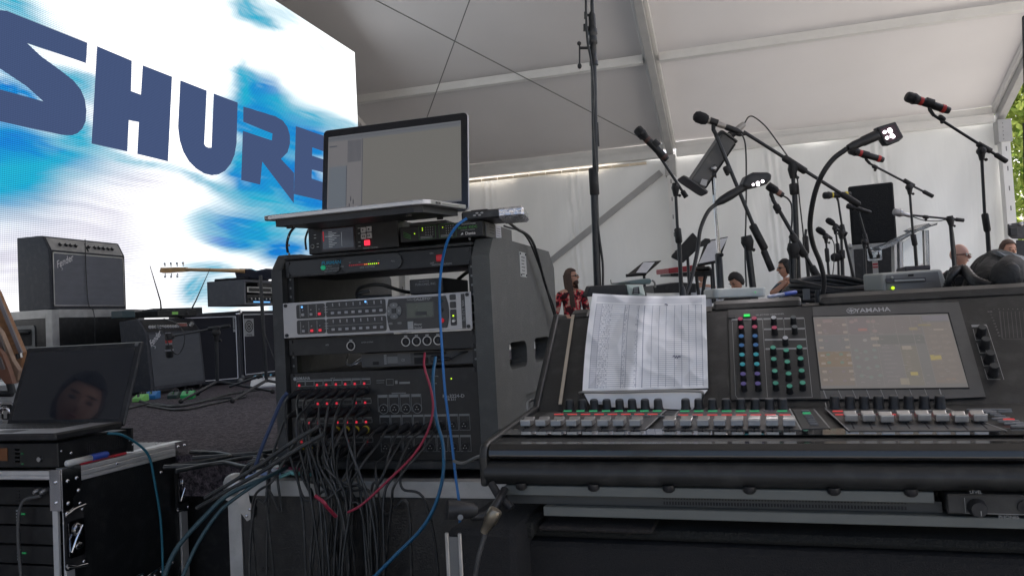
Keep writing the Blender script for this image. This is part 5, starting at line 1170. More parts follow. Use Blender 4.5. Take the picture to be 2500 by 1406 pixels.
b.prism([(x0, v, z) for v, z in prof], (x1-x0, 0, 0), DESKM); b.build('body', t, bev=.003)
b = MB(MT)                                               # glossy armrest lip
pr = [(.024, 1.242), (-.004, 1.242), (-.008, 1.246), (-.006, 1.256), (.004, 1.2630), (.024, SZ0+SZS*.024-.0005)]
b.prism([(.014, v, z) for v, z in pr], (MWD-.014, 0, 0), DESKG); b.build('armrest', t, bev=.002, seg=3)
b = MB(MT)                                               # left cheek
pr = [(-.010, 1.20), (-.012, 1.245), (-.004, 1.262), (.01, 1.2665), (VB, ZBK+.006), (VTP, ZTP2+.006), (VTP+.06, ZTP2+.004), (.61, ZTP2-.03), (.61, ZU-.002), (.01, ZU-.001)]
b.prism([(0, v, z) for v, z in pr], (.013, 0, 0), DESKM); b.build('side_cheek', t, bev=.005, seg=3)
b = MB(MT); e0 = MI @ onT(1396, 772); e1 = MI @ onT(1364, 992)
b.prism([e0+Vector((0, 0, .002)), e0+Vector((.006, 0, .002)), e1+Vector((.006, 0, .003)), e1+Vector((0, 0, .003))], npl*.002, mat('cream_strip', (.42, .36, .28), .4)); b.build('edge_strip', t)
def panelS(pts, ma, name, h=.0015):
    b = MB(); q = [onS(x, y)+ns*.0006 for x, y in pts]; b.prism(q, ns*h, ma); return b.build(name, t)
def panelT(pts, ma, name, h=.0015, z=.0006):
    b = MB(); q = [onT(x, y)+npl*z for x, y in pts]; b.prism(q, npl*h, ma); return b.build(name, t)
z6 = lambda x, y: (1740+x/3.29, 700+y/3.29)
z5 = lambda x, y: (1260+x/3.347, 700+y/3.347)
panelS([(1218, 1049), (2620, 1046), (2620, 1063), (1200, 1062.5)], mat('gloss_black_strip', (.012, .012, .012), .04, var=0, coat=1), 'gloss_strip', .0006)
# fader banks as lighter plates
FPL = [panelS([z5(260, 1035), z5(1230, 1015), z5(1055, 1178), z5(20, 1180)], DESKP, 'fader_plate')]
FPL.append(panelS([z5(1340, 1012), z6(620, 992), z6(715, 1160), z5(1195, 1178)], DESKP, 'fader_plate'))
FPL.append(panelS([z6(905, 990), z6(1870, 985), z6(2360, 1165), z6(1095, 1168)], DESKP, 'fader_plate'))
panelS([z6(640, 992), z6(810, 992), z6(925, 1145), z6(720, 1150)], mat('desk_dark_plate', (.04, .04, .04), .4), 'master_plate')
panelT([z6(800, 165), z6(1975, 128), z6(2192, 888), z6(1855, 905), z6(870, 905)], DESKL, 'screen_surround', .0012)
CHSEC = panelT([z6(125, 190), z6(795, 165), z6(870, 905), z6(150, 912)], mat('desk_section', (.045, .044, .042), .45), 'channel_section', .0012)
def lineT(b, pts, w=.0009, z=.0022, ma=None):
    P3 = [onT(x, y)+npl*z for x, y in pts]
    for a, c in zip(P3, P3[1:]):
        u = (c-a).normalized(); n = npl.cross(u)*w/2; b.add([a-n, c-n, c+n, a+n], [(0, 1, 2, 3)], ma or DLN)
def lineS(b, pts, w=.0009, z=.0026, ma=None):
    P3 = [onS(x, y)+ns*z for x, y in pts]
    for a, c in zip(P3, P3[1:]):
        u = (c-a).normalized(); n = ns.cross(u)*w/2; b.add([a-n, c-n, c+n, a+n], [(0, 1, 2, 3)], ma or DLN)
b = MB()
lineT(b, [z6(150, 280), z6(158, 280)]); lineT(b, [z6(158, 290), z6(185, 880), z6(205, 905), z6(800, 892), z6(735, 258)], .0007)
lineT(b, [z6(400, 268), z6(440, 892)], .0007); lineT(b, [z6(570, 262), z6(580, 400)], .0006)
for y in (425, 572, 722): lineT(b, [z6(165, y), z6(412, y-4)], .0005, ma=DESKL)
for y in (590, 700, 800): lineT(b, [z6(430, y+8), z6(780, y)], .0005, ma=DESKL)
for a, c in (((152, 270), (400, 266)), ((408, 266), (562, 262)), ((575, 262), (733, 258)), ((412, 348), (570, 346)), ((578, 346), (740, 342)), ((418, 432), (748, 428)), ((425, 506), (756, 500))): lineT(b, [z6(*a), z6(*c)], .0042, ma=DLN)
for a, c in (((2078, 322), (2200, 318)),): lineT(b, [z6(*a), z6(*c)], .0055, ma=DLN)
lineT(b, [z6(2200, 318), z6(2338, 752)], .0008); 
for p in (((2090, 345), (2112, 436), (2178, 434)), ((2120, 458), (2145, 538), (2208, 536)), ((2153, 562), (2176, 642), (2240, 640)), ((2182, 668), (2207, 750), (2310, 750))): lineT(b, [z6(*a) for a in p], .0007)
b.build('panel_lines', t)
b = MB(); m6 = lambda zx, zy: frame(onT(*z6(zx, zy))+npl*.0024, MX, dv if False else MT.to_3x3() @ dv)
b.text('YAMAHA', m6(1282, 195), .0152, mat('logo_grey', (.42, .42, .42), .45), .02, .95); 
c0 = onT(*z6(1112, 200))+npl*.0024; u_ = MX; v_ = MT.to_3x3() @ dv; n_ = 24
for r1, r2 in ((.0078, .0068),):
    for i in range(n_):
        a0, a1 = 2*math.pi*i/n_, 2*math.pi*(i+1)/n_; b.add([c0+(u_*math.cos(a)+v_*math.sin(a))*r for a, r in ((a0, r1), (a1, r1), (a1, r2), (a0, r2))], [(0, 1, 2, 3)], MATS['logo_grey'])
for k in range(3):
    a = k*math.pi/3+math.pi/2; w_ = .0008; d_ = u_*math.cos(a)+v_*math.sin(a); s_ = npl.cross(d_)*w_; b.add([c0-d_*.0058-s_, c0+d_*.0058-s_, c0+d_*.0058+s_, c0-d_*.0058+s_], [(0, 1, 2, 3)], MATS['logo_grey'])
b.text('SELECTED CHANNEL', m6(460, 230), .0055, DLN, .01, 1.0)
for i, s in enumerate(('OVER', '6', '12', '18', '24', '30', '40', '50', '60')):
    b.text(s, m6(2225+i*9.5, 208+i*24), .003, DLN)
for i in range(8): b.text(str(i+1), m6(2258+i*38, 187), .003, DLN)
for i, s in enumerate('ABCD'): b.text(s, m6((2162, 2194, 2227, 2260)[i], (418, 520, 625, 732)[i]), .003, DLN)
b.build('lettering', t)
# knobs of the selected channel section
KC = {'p': mat('pink_cap', (.50, .07, .13), .4), 'b': mat('blue_cap_knob', (.04, .16, .36), .4), 'c': mat('cyan_cap', (.04, .38, .42), .4), 'v': mat('violet_cap', (.13, .10, .28), .4), 'g': mat('green_cap', (.08, .36, .24), .4), 'w': mat('white_cap', (.5, .5, .5), .4), 'k': mat('grey_cap', (.12, .13, .13), .4), 'x': mat('dark_cap', (.04, .042, .042), .4)}
def tknob(zx, zy, c, r=.0055, h=.017):
    ptop = onPl(*z6(zx, zy), pp0+npl*h, npl); base = ptop-npl*h; b = MB(); knob(b, base+npl*.001, npl, r, h-.001, BLK, KC[c]); return sub(b.build('knob', t), CHSEC if zx < 900 else t)
for i, (a, bb) in enumerate(zip([(222, 258), (228, 325), (229, 397), (232, 470), (235, 545), (239, 622), (243, 700), (247, 778)], [(333, 253), (337, 322), (340, 395), (345, 467), (348, 543), (354, 620), (358, 698), (362, 777)])):
    c = 'ppbbccvv'[i]; tknob(*a, c); tknob(*bb, c)
for zx, zy, c in [(489, 248, 'w'), (495, 328, 'p'), (647, 245, 'k'), (657, 322, 'k'), (583, 410, 'w'), (484, 488, 'g'), (590, 510, 'g'), (697, 484, 'g'), (490, 580, 'g'), (599, 602, 'g'), (706, 576, 'g'), (498, 676, 'g'), (609, 697, 'g'), (714, 673, 'g'), (505, 773, 'g'), (617, 797, 'g'), (722, 770, 'g')]: tknob(zx, zy, c)
for zx, zy in [(2165, 325), (2195, 420), (2230, 530), (2262, 635)]: tknob(zx, zy, 'x', .0075, .02)
b = MB(); c = onT(*z6(275, 242)); b.cbox((0, 0, 0), (.014, .008, .003), mat('button_surround', (.02, .05, .02), .4), frame(c+npl*.002, MX, v_)); b.cbox((0, 0, .0018), (.011, .0055, .002), glow('green_button_lit', (.02, .85, .12), 1.0), frame(c+npl*.002, MX, v_)); b.cbox((-.027, 0, 0), (.012, .008, .003), DKG, frame(c+npl*.002, MX, v_)); b.build('channel_button', t)
# touch screen
TLc, TRc, BRc, BLc = (onT(*z6(*p)) for p in ((806, 252), (1886, 226), (2054, 816), (873, 828)))
b = MB(); b.prism([onT(*z6(*p))+npl*.0015 for p in ((796, 244), (1896, 214), (2062, 824), (864, 834))], npl*.0012, MATT); b.build('screen_bezel', t)
def onscr(u, v): return (TLc*(1-u)+TRc*u)*(1-v)+(BLc*(1-u)+BRc*u)*v
b = MB()
def sr(u0, v0, u1, v1, ma, z=.003): b.add([onscr(u, v)+npl*z for u, v in ((u0, v1), (u1, v1), (u1, v0), (u0, v0))], [(0, 1, 2, 3)], ma)
def SG(n, c, s=1.0):
    c = tuple(bb+(x-bb)*.62 for x, bb in zip(c, (.150, .146, .140)))
    return mat('touch_'+n, tuple(x*.5 for x in c), .5, var=.10, scale=14, emit=c, estr=.72*s)
sr(0, 0, 1, 1, SG('base', (.152, .142, .134)))
sr(.005, .03, .245, .27, SG('maroon', (.165, .13, .122)), .0032); sr(.005, .28, .245, .50, SG('slate', (.15, .14, .137)), .0032); sr(.005, .51, .245, .72, SG('brown', (.19, .13, .08)), .0032); sr(.005, .73, .245, .96, SG('tan', (.17, .135, .11)), .0032)
sr(.255, .02, .41, .27, SG('maroon2', (.155, .125, .125)), .0032); sr(.42, .02, .79, .27, SG('maroon3', (.16, .135, .128)), .0032); sr(.255, .29, .44, .97, SG('grey1', (.155, .14, .135)), .0032); sr(.455, .30, .79, .42, SG('grey2', (.12, .115, .105)), .0032); sr(.455, .43, .60, .97, SG('grey3', (.16, .145, .14)), .0032); sr(.61, .45, .72, .97, SG('tan2', (.165, .145, .115)), .0032); sr(.81, .02, .995, .10, SG('violet', (.165, .15, .17)), .0032); sr(.80, .12, .995, .95, SG('brown2', (.18, .15, .13)), .0032)
BT = SG('button', (.30, .25, .20)); 
for i in range(8):
    for u in (.022, .215): sr(u, .115+i*.108, u+.032, .145+i*.108, BT, .0034)
for i, (u, v) in enumerate(((.07, .07), (.31, .07), (.4, .09))): sr(u, v-.02, u+.075 if i == 0 else u+.025, v+.02, SG('pinkish', (.24, .17, .16)), .0034)
def disc(u, v, r, ma, z=.0035):
    c_ = onscr(u, v)+npl*z; b.add([c_+(u_*math.cos(a)+v_*math.sin(a))*r for a in [i*math.pi/7 for i in range(14)]], [tuple(range(14))], ma)
for u in (.08, .175):
    for v in (.55, .66): disc(u, v, .0035, SG('dull_green', (.13, .19, .14)))
    for v in (.78, .9): disc(u, v, .003, SG('faint', (.18, .14, .15)))
    for v in (.22, .36): disc(u, v, .003, SG('faint', (.18, .14, .15)))
for u in (.30, .365, .43):
    for v in (.50, .60, .72, .84): disc(u-.01+(.01 if v > .8 else 0), v+(.02 if u == .365 else 0), .0036, SG('dull_teal', (.16, .19, .165)))
disc(.365, .36, .0035, SG('pale_disc', (.27, .25, .23))); disc(.29, .09, .004, SG('pinkish', (.24, .17, .16))); disc(.45, .09, .004, SG('pinkish', (.24, .17, .16))); disc(.45, .23, .004, SG('pinkish', (.24, .17, .16)))
sr(.33, .19, .395, .225, SG('rose', (.30, .13, .11)), .0034); sr(.41, .32, .47, .36, BT, .0036); sr(.415, .42, .47, .45, BT, .0036); sr(.62, .45, .685, .50, BT, .0036); sr(.70, .19, .76, .23, SG('ochre', (.25, .20, .12)), .0036); sr(.77, .15, .86, .17, SG('ochre2', (.24, .19, .08)), .0036)
sr(.80, .58, .875, .65, SG('yellow', (.38, .30, .09)), .0036); sr(.64, .80, .69, .845, SG('yellow', (.38, .30, .09)), .0036); sr(.56, .88, .62, .96, SG('sand', (.27, .23, .17)), .0036); sr(.87, .22, .94, .24, BT, .0036)
for i in range(7):
    for j in range(2): sr(.83+j*.08, .30+i*.085, .88+j*.08, .335+i*.085, SG('brown3', (.20, .165, .14)), .0036)
for i in range(9): sr(.475, .46+i*.055, .475+.05+.04*((i*5) % 3)/2, .475+i*.055, SG('grey4', (.19, .17, .165)), .0036)
for i in range(8): sr(.63, .53+i*.03, .66, .54+i*.03, SG('brown3', (.20, .165, .14)), .0036)
b2_ = SG('line', (.21, .185, .17))
for u in (.25, .447, .605, .72, .795): sr(u, .02, u+.003, .98, b2_, .0036)
for v in (.275, .505, .725): sr(.0, v, .25, v+.004, b2_, .0036)
for v in (.28,): sr(.25, v, .79, v+.004, b2_, .0036)
rr = random.Random(4)
for k in range(90):
    u, v = rr.uniform(.02, .95), rr.uniform(.04, .95); sr(u, v, u+rr.uniform(.008, .03), v+.008, SG('text', (.23, .205, .19)), .0037)
b.text('001.00', frame(onscr(.90, .90)+npl*.0038, MX, v_), .005, SG('orange_text', (.32, .18, .11)))
b.text('YAMAHA', frame(onscr(.83, .92)+npl*.0038, MX, v_), .003, SG('orange_text', (.32, .18, .11)))
b.build('touch_screen', t)
# meter grid at the far right of the panel
b = MB()
for i in range(12): lineT(b, [z6(2300+i*32, 205), z6(2322+i*32, 418)], .0007, ma=DESKL)
lineT(b, [z6(2305, 200), z6(2330, 428), z6(2700, 430)], .0007, ma=DESKL)
b.build('meter_grid', t)
# desk surface controls
def sbox(px, py, w, d, h, ma, name=None, b=None, z=.002):
    own = True; name = name or 'lit_button'; b = MB(); c = onS(px, py)+ns*(z+h/2); b.cbox((0, 0, 0), (w, d, h), ma, frame(c, MX, MT.to_3x3() @ Vector((0, 1, SZS))), .0006 if h > .002 else 0)
    if own: b.build(name, t)
GRN = mat('lit_green_bar', (.02, .2, .08), .4, emit=(.03, .26, .11), estr=1); RDB = mat('lit_red_bar', (.3, .03, .03), .4, emit=(.42, .045, .045), estr=1)
GYB = mat('grey_bar', (.22, .22, .22), .45)
k1 = [z5(x, 1008) for x in (442, 545, 642, 745, 850, 952, 1058, 1165)]; k2 = [(x, 1001) for x in (1675, 1707, 1740, 1774, 1810, 1845, 1880, 1912)]; k3 = [z6(x, 985) for x in (985, 1105, 1220, 1335, 1458, 1578, 1703, 1828)]
for i, (px, py) in enumerate(k1+k2+k3):
    b = MB(); p = onS(px, py); knob(b, p+ns*.002, (ns+MY*-.05).normalized(), .0078, .0165 if i < 16 else .019, BLK, KC['x']); sub(b.build('knob', t), FPL[i//8])
bars = MB()
for i in range(8):
    sbox(*z5(422+i*104.5, 1026), .0145, .003, .0016, GRN, b=bars); sbox(*z5(350+i*109.5, 1053), .0165, .0024, .0016, RDB, b=bars)
for i in range(8):
    px = 1672+i*34; sbox(px, 1007, .0155, .003, .0016, GRN if i not in (6,) else GYB, b=bars); px2 = 1668+i*35.5; sbox(px2, 1016.5, .0165, .0024, .0016, RDB, b=bars)
for i in range(8):
    sbox(*z6(1005+i*119, 1012), .015, .004, .0016, RDB if i == 0 else GYB, b=bars); sbox(*z6(1030+i*131, 1039), .0165, .0024, .0016, RDB if i not in (1, 2) else mat('dim_red_bar', (.2, .06, .06), .4), b=bars)
for i in (3, 4, 5, 6, 7): sbox(*z5(420+i*109, 1072), .012, .003, .003, GYB, b=bars)
for i in range(2): sbox(*z5(1310+i*140, 1072), .012, .003, .003, GYB, b=bars)
SILF = mat('satin_silver_cap', (.44, .44, .44), .30, metal=.9, var=.1, scale=60)
f1 = [(z5(x, 1148)) for x in (100, 222, 345, 470, 595, 725, 850, 985)]; f2 = [z5(x, 1148) for x in (1260, 1395, 1535, 1670, 1810, 1950, 2095)]+[z6(615, 1130)]; f3 = [z6(x, y) for x, y in ((1110, 1092), (1250, 1092), (1395, 1100), (1540, 1090), (1690, 1090), (1835, 1092), (1985, 1100), (2135, 1092))]
slots = MB()
for i, (px, py) in enumerate(f1+f2+f3):
    p = onS(px, py); Ff = frame(p, MX, MT.to_3x3() @ Vector((0, 1, SZS)))
    b = MB(Ff); w_ = .0088; n = 6; sec = [(-.014, .0165), (-.010, .0145), (-.004, .0125), (.002, .0122), (.008, .0138), (.012, .0160), (.0145, .014), (.0145, .005), (-.0150, .005), (-.0155, .015)]
    b.prism([(-w_, y, z) for y, z in sec], (2*w_, 0, 0), SILF); b.box((-w_*.55, -.011, .0), (w_*.55, .011, .004), BLK)
    sub(b.build('fader_cap', t, bev=.0022, seg=2), FPL[i//8])
    y0 = -.03 if i < 16 else -.05; y1 = .05
    slots.add([Ff @ Vector(v) for v in ((-.0012, y0, .0024), (.0012, y0, .0024), (.0012, y1, .0024), (-.0012, y1, .0024))], [(0, 1, 2, 3)], MATT)
slots.build('fader_slots', t)['kind'] = 'stuff'
b = MB()
for a, c in ((z5(1225, 1015), z5(1055, 1175)), (z5(1340, 1012), z5(1195, 1175)), (z6(618, 990), z6(712, 1162)), (z6(812, 992), z6(940, 1145)), (z6(905, 988), z6(1100, 1170)), (z6(1870, 985), z6(2365, 1170))): lineS(b, [a, c], .0022, ma=DLN)
for i in range(7): lineS(b, [z5(1450+i*112, 1030), z5(1425+i*130, 1120)], .0008, ma=STEEL)
b.build('surface_lines', t)
b = MB()
for i, a in enumerate(((890, 840), (1008, 838), (1122, 836), (1234, 834), (1348, 832), (1464, 832), (1580, 830), (1700, 828), (1820, 828))): lineT(b, [z6(*a), z6(a[0]+(24 if i in (0, 8) else 30), 905)], .0016 if i in (0, 8) else .0008, .003)
lineS(b, [z6(905, 935), z6(915, 988)], .0016); b.build('panel_lines', t)
b = MB()
for i in range(7): sbox(1972+i*3.6-6, 1008+i*5.5, .012, .003, .003, GRN if i == 1 else GYB, b=b)
for i in range(9): sbox(*z6(2200+i*36, 1015+i*14), .014, .003, .003, RDB if i == 5 else GYB, b=b)
for i in range(3): sbox(*z6(2100+i*120, 1005), .02, .003, .003, GYB, b=b)
for i in range(3): sbox(*z6(2110+i*120, 1022), .018, .003, .003, GYB, b=b)
for i in range(4): sbox(2440+i*16, 1028+i*6, .02, .004, .003, GYB, b=b)
# back edge of the desk, in two padded blocks with a gap
def ledge(px0, px1, ya, yb, ma=DESKM):
    p0 = MI @ onT(px0, 748); p1 = MI @ onT(px1, 748); v0, z0 = VTP-.004, ZTP2-.004
    b = MB(MT); b.prism([(p0.x, v0, z0), (p0.x, v0+.010, z0+.014+ya), (p0.x, v0+.03, z0+.021+ya), (p0.x, v0+.095, z0+.021+ya), (p0.x, v0+.095, z0)], (p1.x-p0.x, 0, 0), ma); return b.build('back_ledge', t, bev=.006, seg=3)
ledge(1398, 1440, -.004, 0); ledge(1441, 1739, -.012, 0); ledge(1740, 1958, -.002, 0); ledge(1959, 2003, -.016, 0); ledge(2004, 2900, .0, 0)
LZ2 = ZTP2-.004+.021
# underside rails and headphone panel
UST = mat('grey_green_steel', (.125, .135, .128), .45, metal=.2, var=.06)
nf = MY*-1
def onF(x, y, v): return onPl(x, y, MT @ Vector((0, v, 1.2)), nf)
def zof(x, y, v): return (MI @ onF(x, y, v)).z
v = -.004; xr = (MI @ onF(2281, 1210, v)).x; xl = (MI @ onF(1232, 1200, v)).x
b = MB(MT); b.box((xl, v, zof(1500, 1213, v)), (xr, v+.05, ZU-.0005), UST, c=.001); b.build('front_rail', t)
b = MB(MT); z1 = zof(1500, 1213, v)-.0005; z0 = zof(1500, 1238, v); b.box((xl, v+.012, z0), (xr+.01, v+.05, z1), mat('dark_steel', (.055, .058, .056), .5, metal=.2))
xm = (MI @ onF(1620, 1225, v+.012)).x
for i in range(78):
    x = xm+(xr-.03-xm)*i/78
    for j in range(2): b.box((x, v+.0112, z0+.003+j*.0075), (x+.0022, v+.0118, z0+.0075+j*.0075), MATT)
b.build('perforated_strip', t)
b = MB(MT); xl2 = (MI @ onF(1328, 1240, v)).x; b.box((xl2, v-.004, zof(1500, 1262, v)), (MWD, v+.05, z0-.0005), UST, c=.001); b.build('front_rail', t)
b = MB(MT); xh = xr+.012; zt_ = ZU-.0005; zb_ = z0+.004; b.box((xh, v-.01, zb_), (MWD, v+.05, zt_), DESKM, c=.002); 
kc = MI @ onF(2385, 1238, v-.01); b.box((xh+.02, v-.0105, zb_+.0015), (MWD, v-.0108, zb_+.0022), DLN); b.box((xh+.02, v-.0105, zb_+.002), (xh+.0206, v-.0108, zt_-.004), DLN); b.build('headphone_panel', t)
b = MB(MT); knob(b, (kc.x, v-.010, kc.z), (0, -1, 0), .010, .014, BLK); b.box((kc.x+.001, v-.0245, kc.z-.007), (kc.x+.002, v-.024, kc.z-.001), DLN); b.build('level_knob', t)
b = MB(MT); b.cyl((kc.x+.052, v-.010, kc.z+.002), (kc.x+.052, v-.013, kc.z+.002), .008, BLKM, 14); b.cyl((kc.x+.052, v-.013, kc.z+.002), (kc.x+.052, v-.0132, kc.z+.002), .0045, MATT, 12); b.build('headphone_socket', t)
b = MB(); b.text('LEVEL', MT @ Matrix.Translation((kc.x, v-.011, kc.z+.019)) @ Matrix.Rotation(math.pi/2, 4, 'X'), .0055, DLN); b.text('PHONES', MT @ Matrix.Translation((kc.x+.034, v-.011, kc.z-.011)) @ Matrix.Rotation(math.pi/2, 4, 'X'), .006, DLN); b.build('lettering', t)
for px in (1273, 1449, 1632, 1829, 2035, 2223):
    p = MI @ onF(px, 1186, -.006); b = MB(MT); b.lathe((p.x, -.006, ZU+.004), (p.x, -.006, ZU-.006), [(0, .0085), (.7, .0085), (1, .005)], BLK, 12); b.build('rubber_foot', t)
# bracket and lead at the left rear
b = MB(MT); pth = [MI @ P(1345, 1008, 1.62), MI @ P(1300, 1012, 1.60), MI @ P(1288, 985, 1.62), MI @ P(1305, 975, 1.66), MI @ P(1350, 970, 1.68)]
b.tube(bez(pth), .003, mat('pale_grey_lead', (.40, .40, .39), .5), 7); o = b.build('power_lead', t)

# ------------------------------------------------------------------ paper channel list hanging on the desk
cor = {}
pn = npl
def onPp(x, y, h): return onPl(x, y, pp0+npl*h, npl)
ppr = thing('paper_sheet', 'crumpled printed channel list leaning on the left of the desk and bent at the bottom', 'paper', onPp(1575, 965, .012))
GX, GY = 90, 90; tl, tr, br_, bl_ = (1447, 716), (1723, 719), (1729, 947), (1422, 955)
def pap(u, v):
    x = (tl[0]*(1-u)+tr[0]*u)*(1-v)+(bl_[0]*(1-u)+br_[0]*u)*v; y = (tl[1]*(1-u)+tr[1]*u)*(1-v)+(bl_[1]*(1-u)+br_[1]*u)*v
    x += -4*math.sin(v*3.1)*(1-u)-3*math.sin(u*3.14)*math.sin(v*6)*.3; y += 5*math.sin(u*3.0)*(1-v)
    h = .014+.016*(1-v)+.005*noise.noise(Vector((u*3.2, v*2.6, 1)))
    h += .0050*abs(noise.noise(Vector((u*6+v*2, v*4, 8))))-.0075*abs(noise.noise(Vector((u*3.5-v*4, v*3+u*2, 2))))
    h += .010*math.exp(-((u-.36-.12*(1-v))*13)**2)-.004*math.exp(-((u-.72)*9)**2-((v-.35)*5)**2)
    return onPp(x, y, h)
b = MB(); vs = [pap(i/GX, j/GY) for j in range(GY+1) for i in range(GX+1)]
PAPER = bpy.data.materials.new('printed_paper'); PAPER.use_nodes = True; nt = PAPER.node_tree; L = nt.links; bs = nt.nodes['Principled BSDF']; bs.inputs['Roughness'].default_value = 1; bs.inputs['Specular IOR Level'].default_value = .15
uvn = nt.nodes.new('ShaderNodeUVMap'); sp = nt.nodes.new('ShaderNodeSeparateXYZ'); L.new(uvn.outputs[0], sp.inputs[0])
def mth(op, a, bb=None, c=None):
    n = nt.nodes.new('ShaderNodeMath'); n.operation = op
    for i, q in enumerate((a, bb, c)):
        if q is None: continue
        if isinstance(q, (int, float)): n.inputs[i].default_value = q
        else: L.new(q, n.inputs[i])
    return n.outputs[0]
U, V = sp.outputs[0], sp.outputs[1]
row = mth('LESS_THAN', mth('FRACT', mth('MULTIPLY', V, 47)), .20)
inside = mth('MULTIPLY', mth('GREATER_THAN', U, .045), mth('LESS_THAN', U, .965)); insv = mth('MULTIPLY', mth('GREATER_THAN', V, .025), mth('LESS_THAN', V, .90)); ins = mth('MULTIPLY', inside, insv)
colL = 0
for c_ in (.05, .10, .30, .335, .42, .47, .54, .60, .66, .73, .79, .85, .91, .96):
    d_ = mth('LESS_THAN', mth('ABSOLUTE', mth('SUBTRACT', U, c_)), .0022 if c_ != .47 else .004); colL = d_ if colL == 0 else mth('MAXIMUM', colL, d_)
ng = nt.nodes.new('ShaderNodeTexNoise'); mpn = nt.nodes.new('ShaderNodeMapping'); mpn.inputs['Scale'].default_value = (120, 47, 1); L.new(uvn.outputs[0], mpn.inputs[0]); L.new(mpn.outputs[0], ng.inputs[0]); ng.inputs['Scale'].default_value = 1; ng.inputs['Detail'].default_value = 1
txtm = mth('MULTIPLY', mth('GREATER_THAN', ng.outputs[0], .53), mth('GREATER_THAN', mth('FRACT', mth('MULTIPLY', V, 47)), .35))
tcol = mth('MAXIMUM', mth('MULTIPLY', mth('GREATER_THAN', U, .105), mth('LESS_THAN', U, .19)), mth('MAXIMUM', mth('MULTIPLY', mth('GREATER_THAN', U, .30), mth('LESS_THAN', U, .325)), mth('MULTIPLY', mth('GREATER_THAN', U, .40), mth('LESS_THAN', U, .425))))
txtm = mth('MULTIPLY', txtm, tcol)
head = mth('MULTIPLY', mth('GREATER_THAN', V, .915), mth('MULTIPLY', mth('LESS_THAN', V, .975), inside)); bandl = mth('MULTIPLY', mth('MULTIPLY', mth('GREATER_THAN', U, .05), mth('LESS_THAN', U, .10)), insv)
ink = mth('MULTIPLY', mth('MAXIMUM', mth('MULTIPLY', row, .68), mth('MAXIMUM', mth('MULTIPLY', colL, .65), mth('MULTIPLY', txtm, .42))), ins)
ink = mth('MAXIMUM', ink, mth('MAXIMUM', mth('MULTIPLY', head, .22), mth('MULTIPLY', bandl, .22)))
mx = nt.nodes.new('ShaderNodeMixRGB'); mx.inputs[1].default_value = (.86, .86, .86, 1); mx.inputs[2].default_value = (.12, .13, .22, 1); L.new(ink, mx.inputs[0]); L.new(mx.outputs[0], bs.inputs['Base Color'])
b.add(vs, [(j*(GX+1)+i, (j+1)*(GX+1)+i, (j+1)*(GX+1)+i+1, j*(GX+1)+i+1) for j in range(GY) for i in range(GX)], PAPER, True)
o = b.build('printed_page', ppr); uv = o.data.uv_layers.new(name='UVMap')
for p in o.data.polygons:
    for li, vi in zip(p.loop_indices, p.vertices): uv.data[li].uv = ((vi % (GX+1))/GX, 1-(vi//(GX+1))/GY)
b = MB(); PW = mat('plain_paper', (.84, .84, .84), .8, var=.03)
G2 = 20; vs = []
for j in range(8):
    for i in range(G2+1):
        u, v = i/G2, j/7; x = (1424*(1-u)+1728*u)*(1-v)+(1442*(1-u)+1690*u)*v; y = (957*(1-u)+951*u)*(1-v)+(992*(1-u)+1000*u)*v-(6 if 0 < u < .2 and v > .8 else 0)
        h = .014-.010*v+.003*math.sin(u*7+2)*v; vs.append(onPp(x, y, h))
b.add(vs, [(j*(G2+1)+i, (j+1)*(G2+1)+i, (j+1)*(G2+1)+i+1, j*(G2+1)+i+1) for j in range(7) for i in range(G2)], PW, True); b.build('folded_bottom', ppr)
b = MB(); IB = mat('ink_blue', (.01, .01, .10), .6)
for (u, v, s) in ((.73, .66, 1), (.75, .665, .8), (.77, .66, .7), (.65, .095, .5), (.66, .10, .5)):
    c = pap(u, v)+npl*.0012; b.tube([c+u_*-.003*s, c+v_*.004*s, c+u_*.002*s-v_*.003*s, c+u_*.004*s+v_*.002*s], .0006, IB, 4)
b.build('pen_marks', ppr)
# the wire rail that holds the sheet
o = MB(); o.tube(bez([onPp(1418, 962, .008), onPp(1422, 957, .020), onPp(1500, 957, .022), onPp(1640, 954, .022), onPp(1706, 955, .022), onPp(1716, 962, .018), onPp(1714, 972, .004)]), .0024, mat('dull_wire', (.34, .33, .31), .4, metal=.7), 8); o = o.build('wire_holder'); rebase(o, onPp(1418, 962, .002)); tag(o, 'bent metal wire pressing the paper list against the desk', 'wire holder')

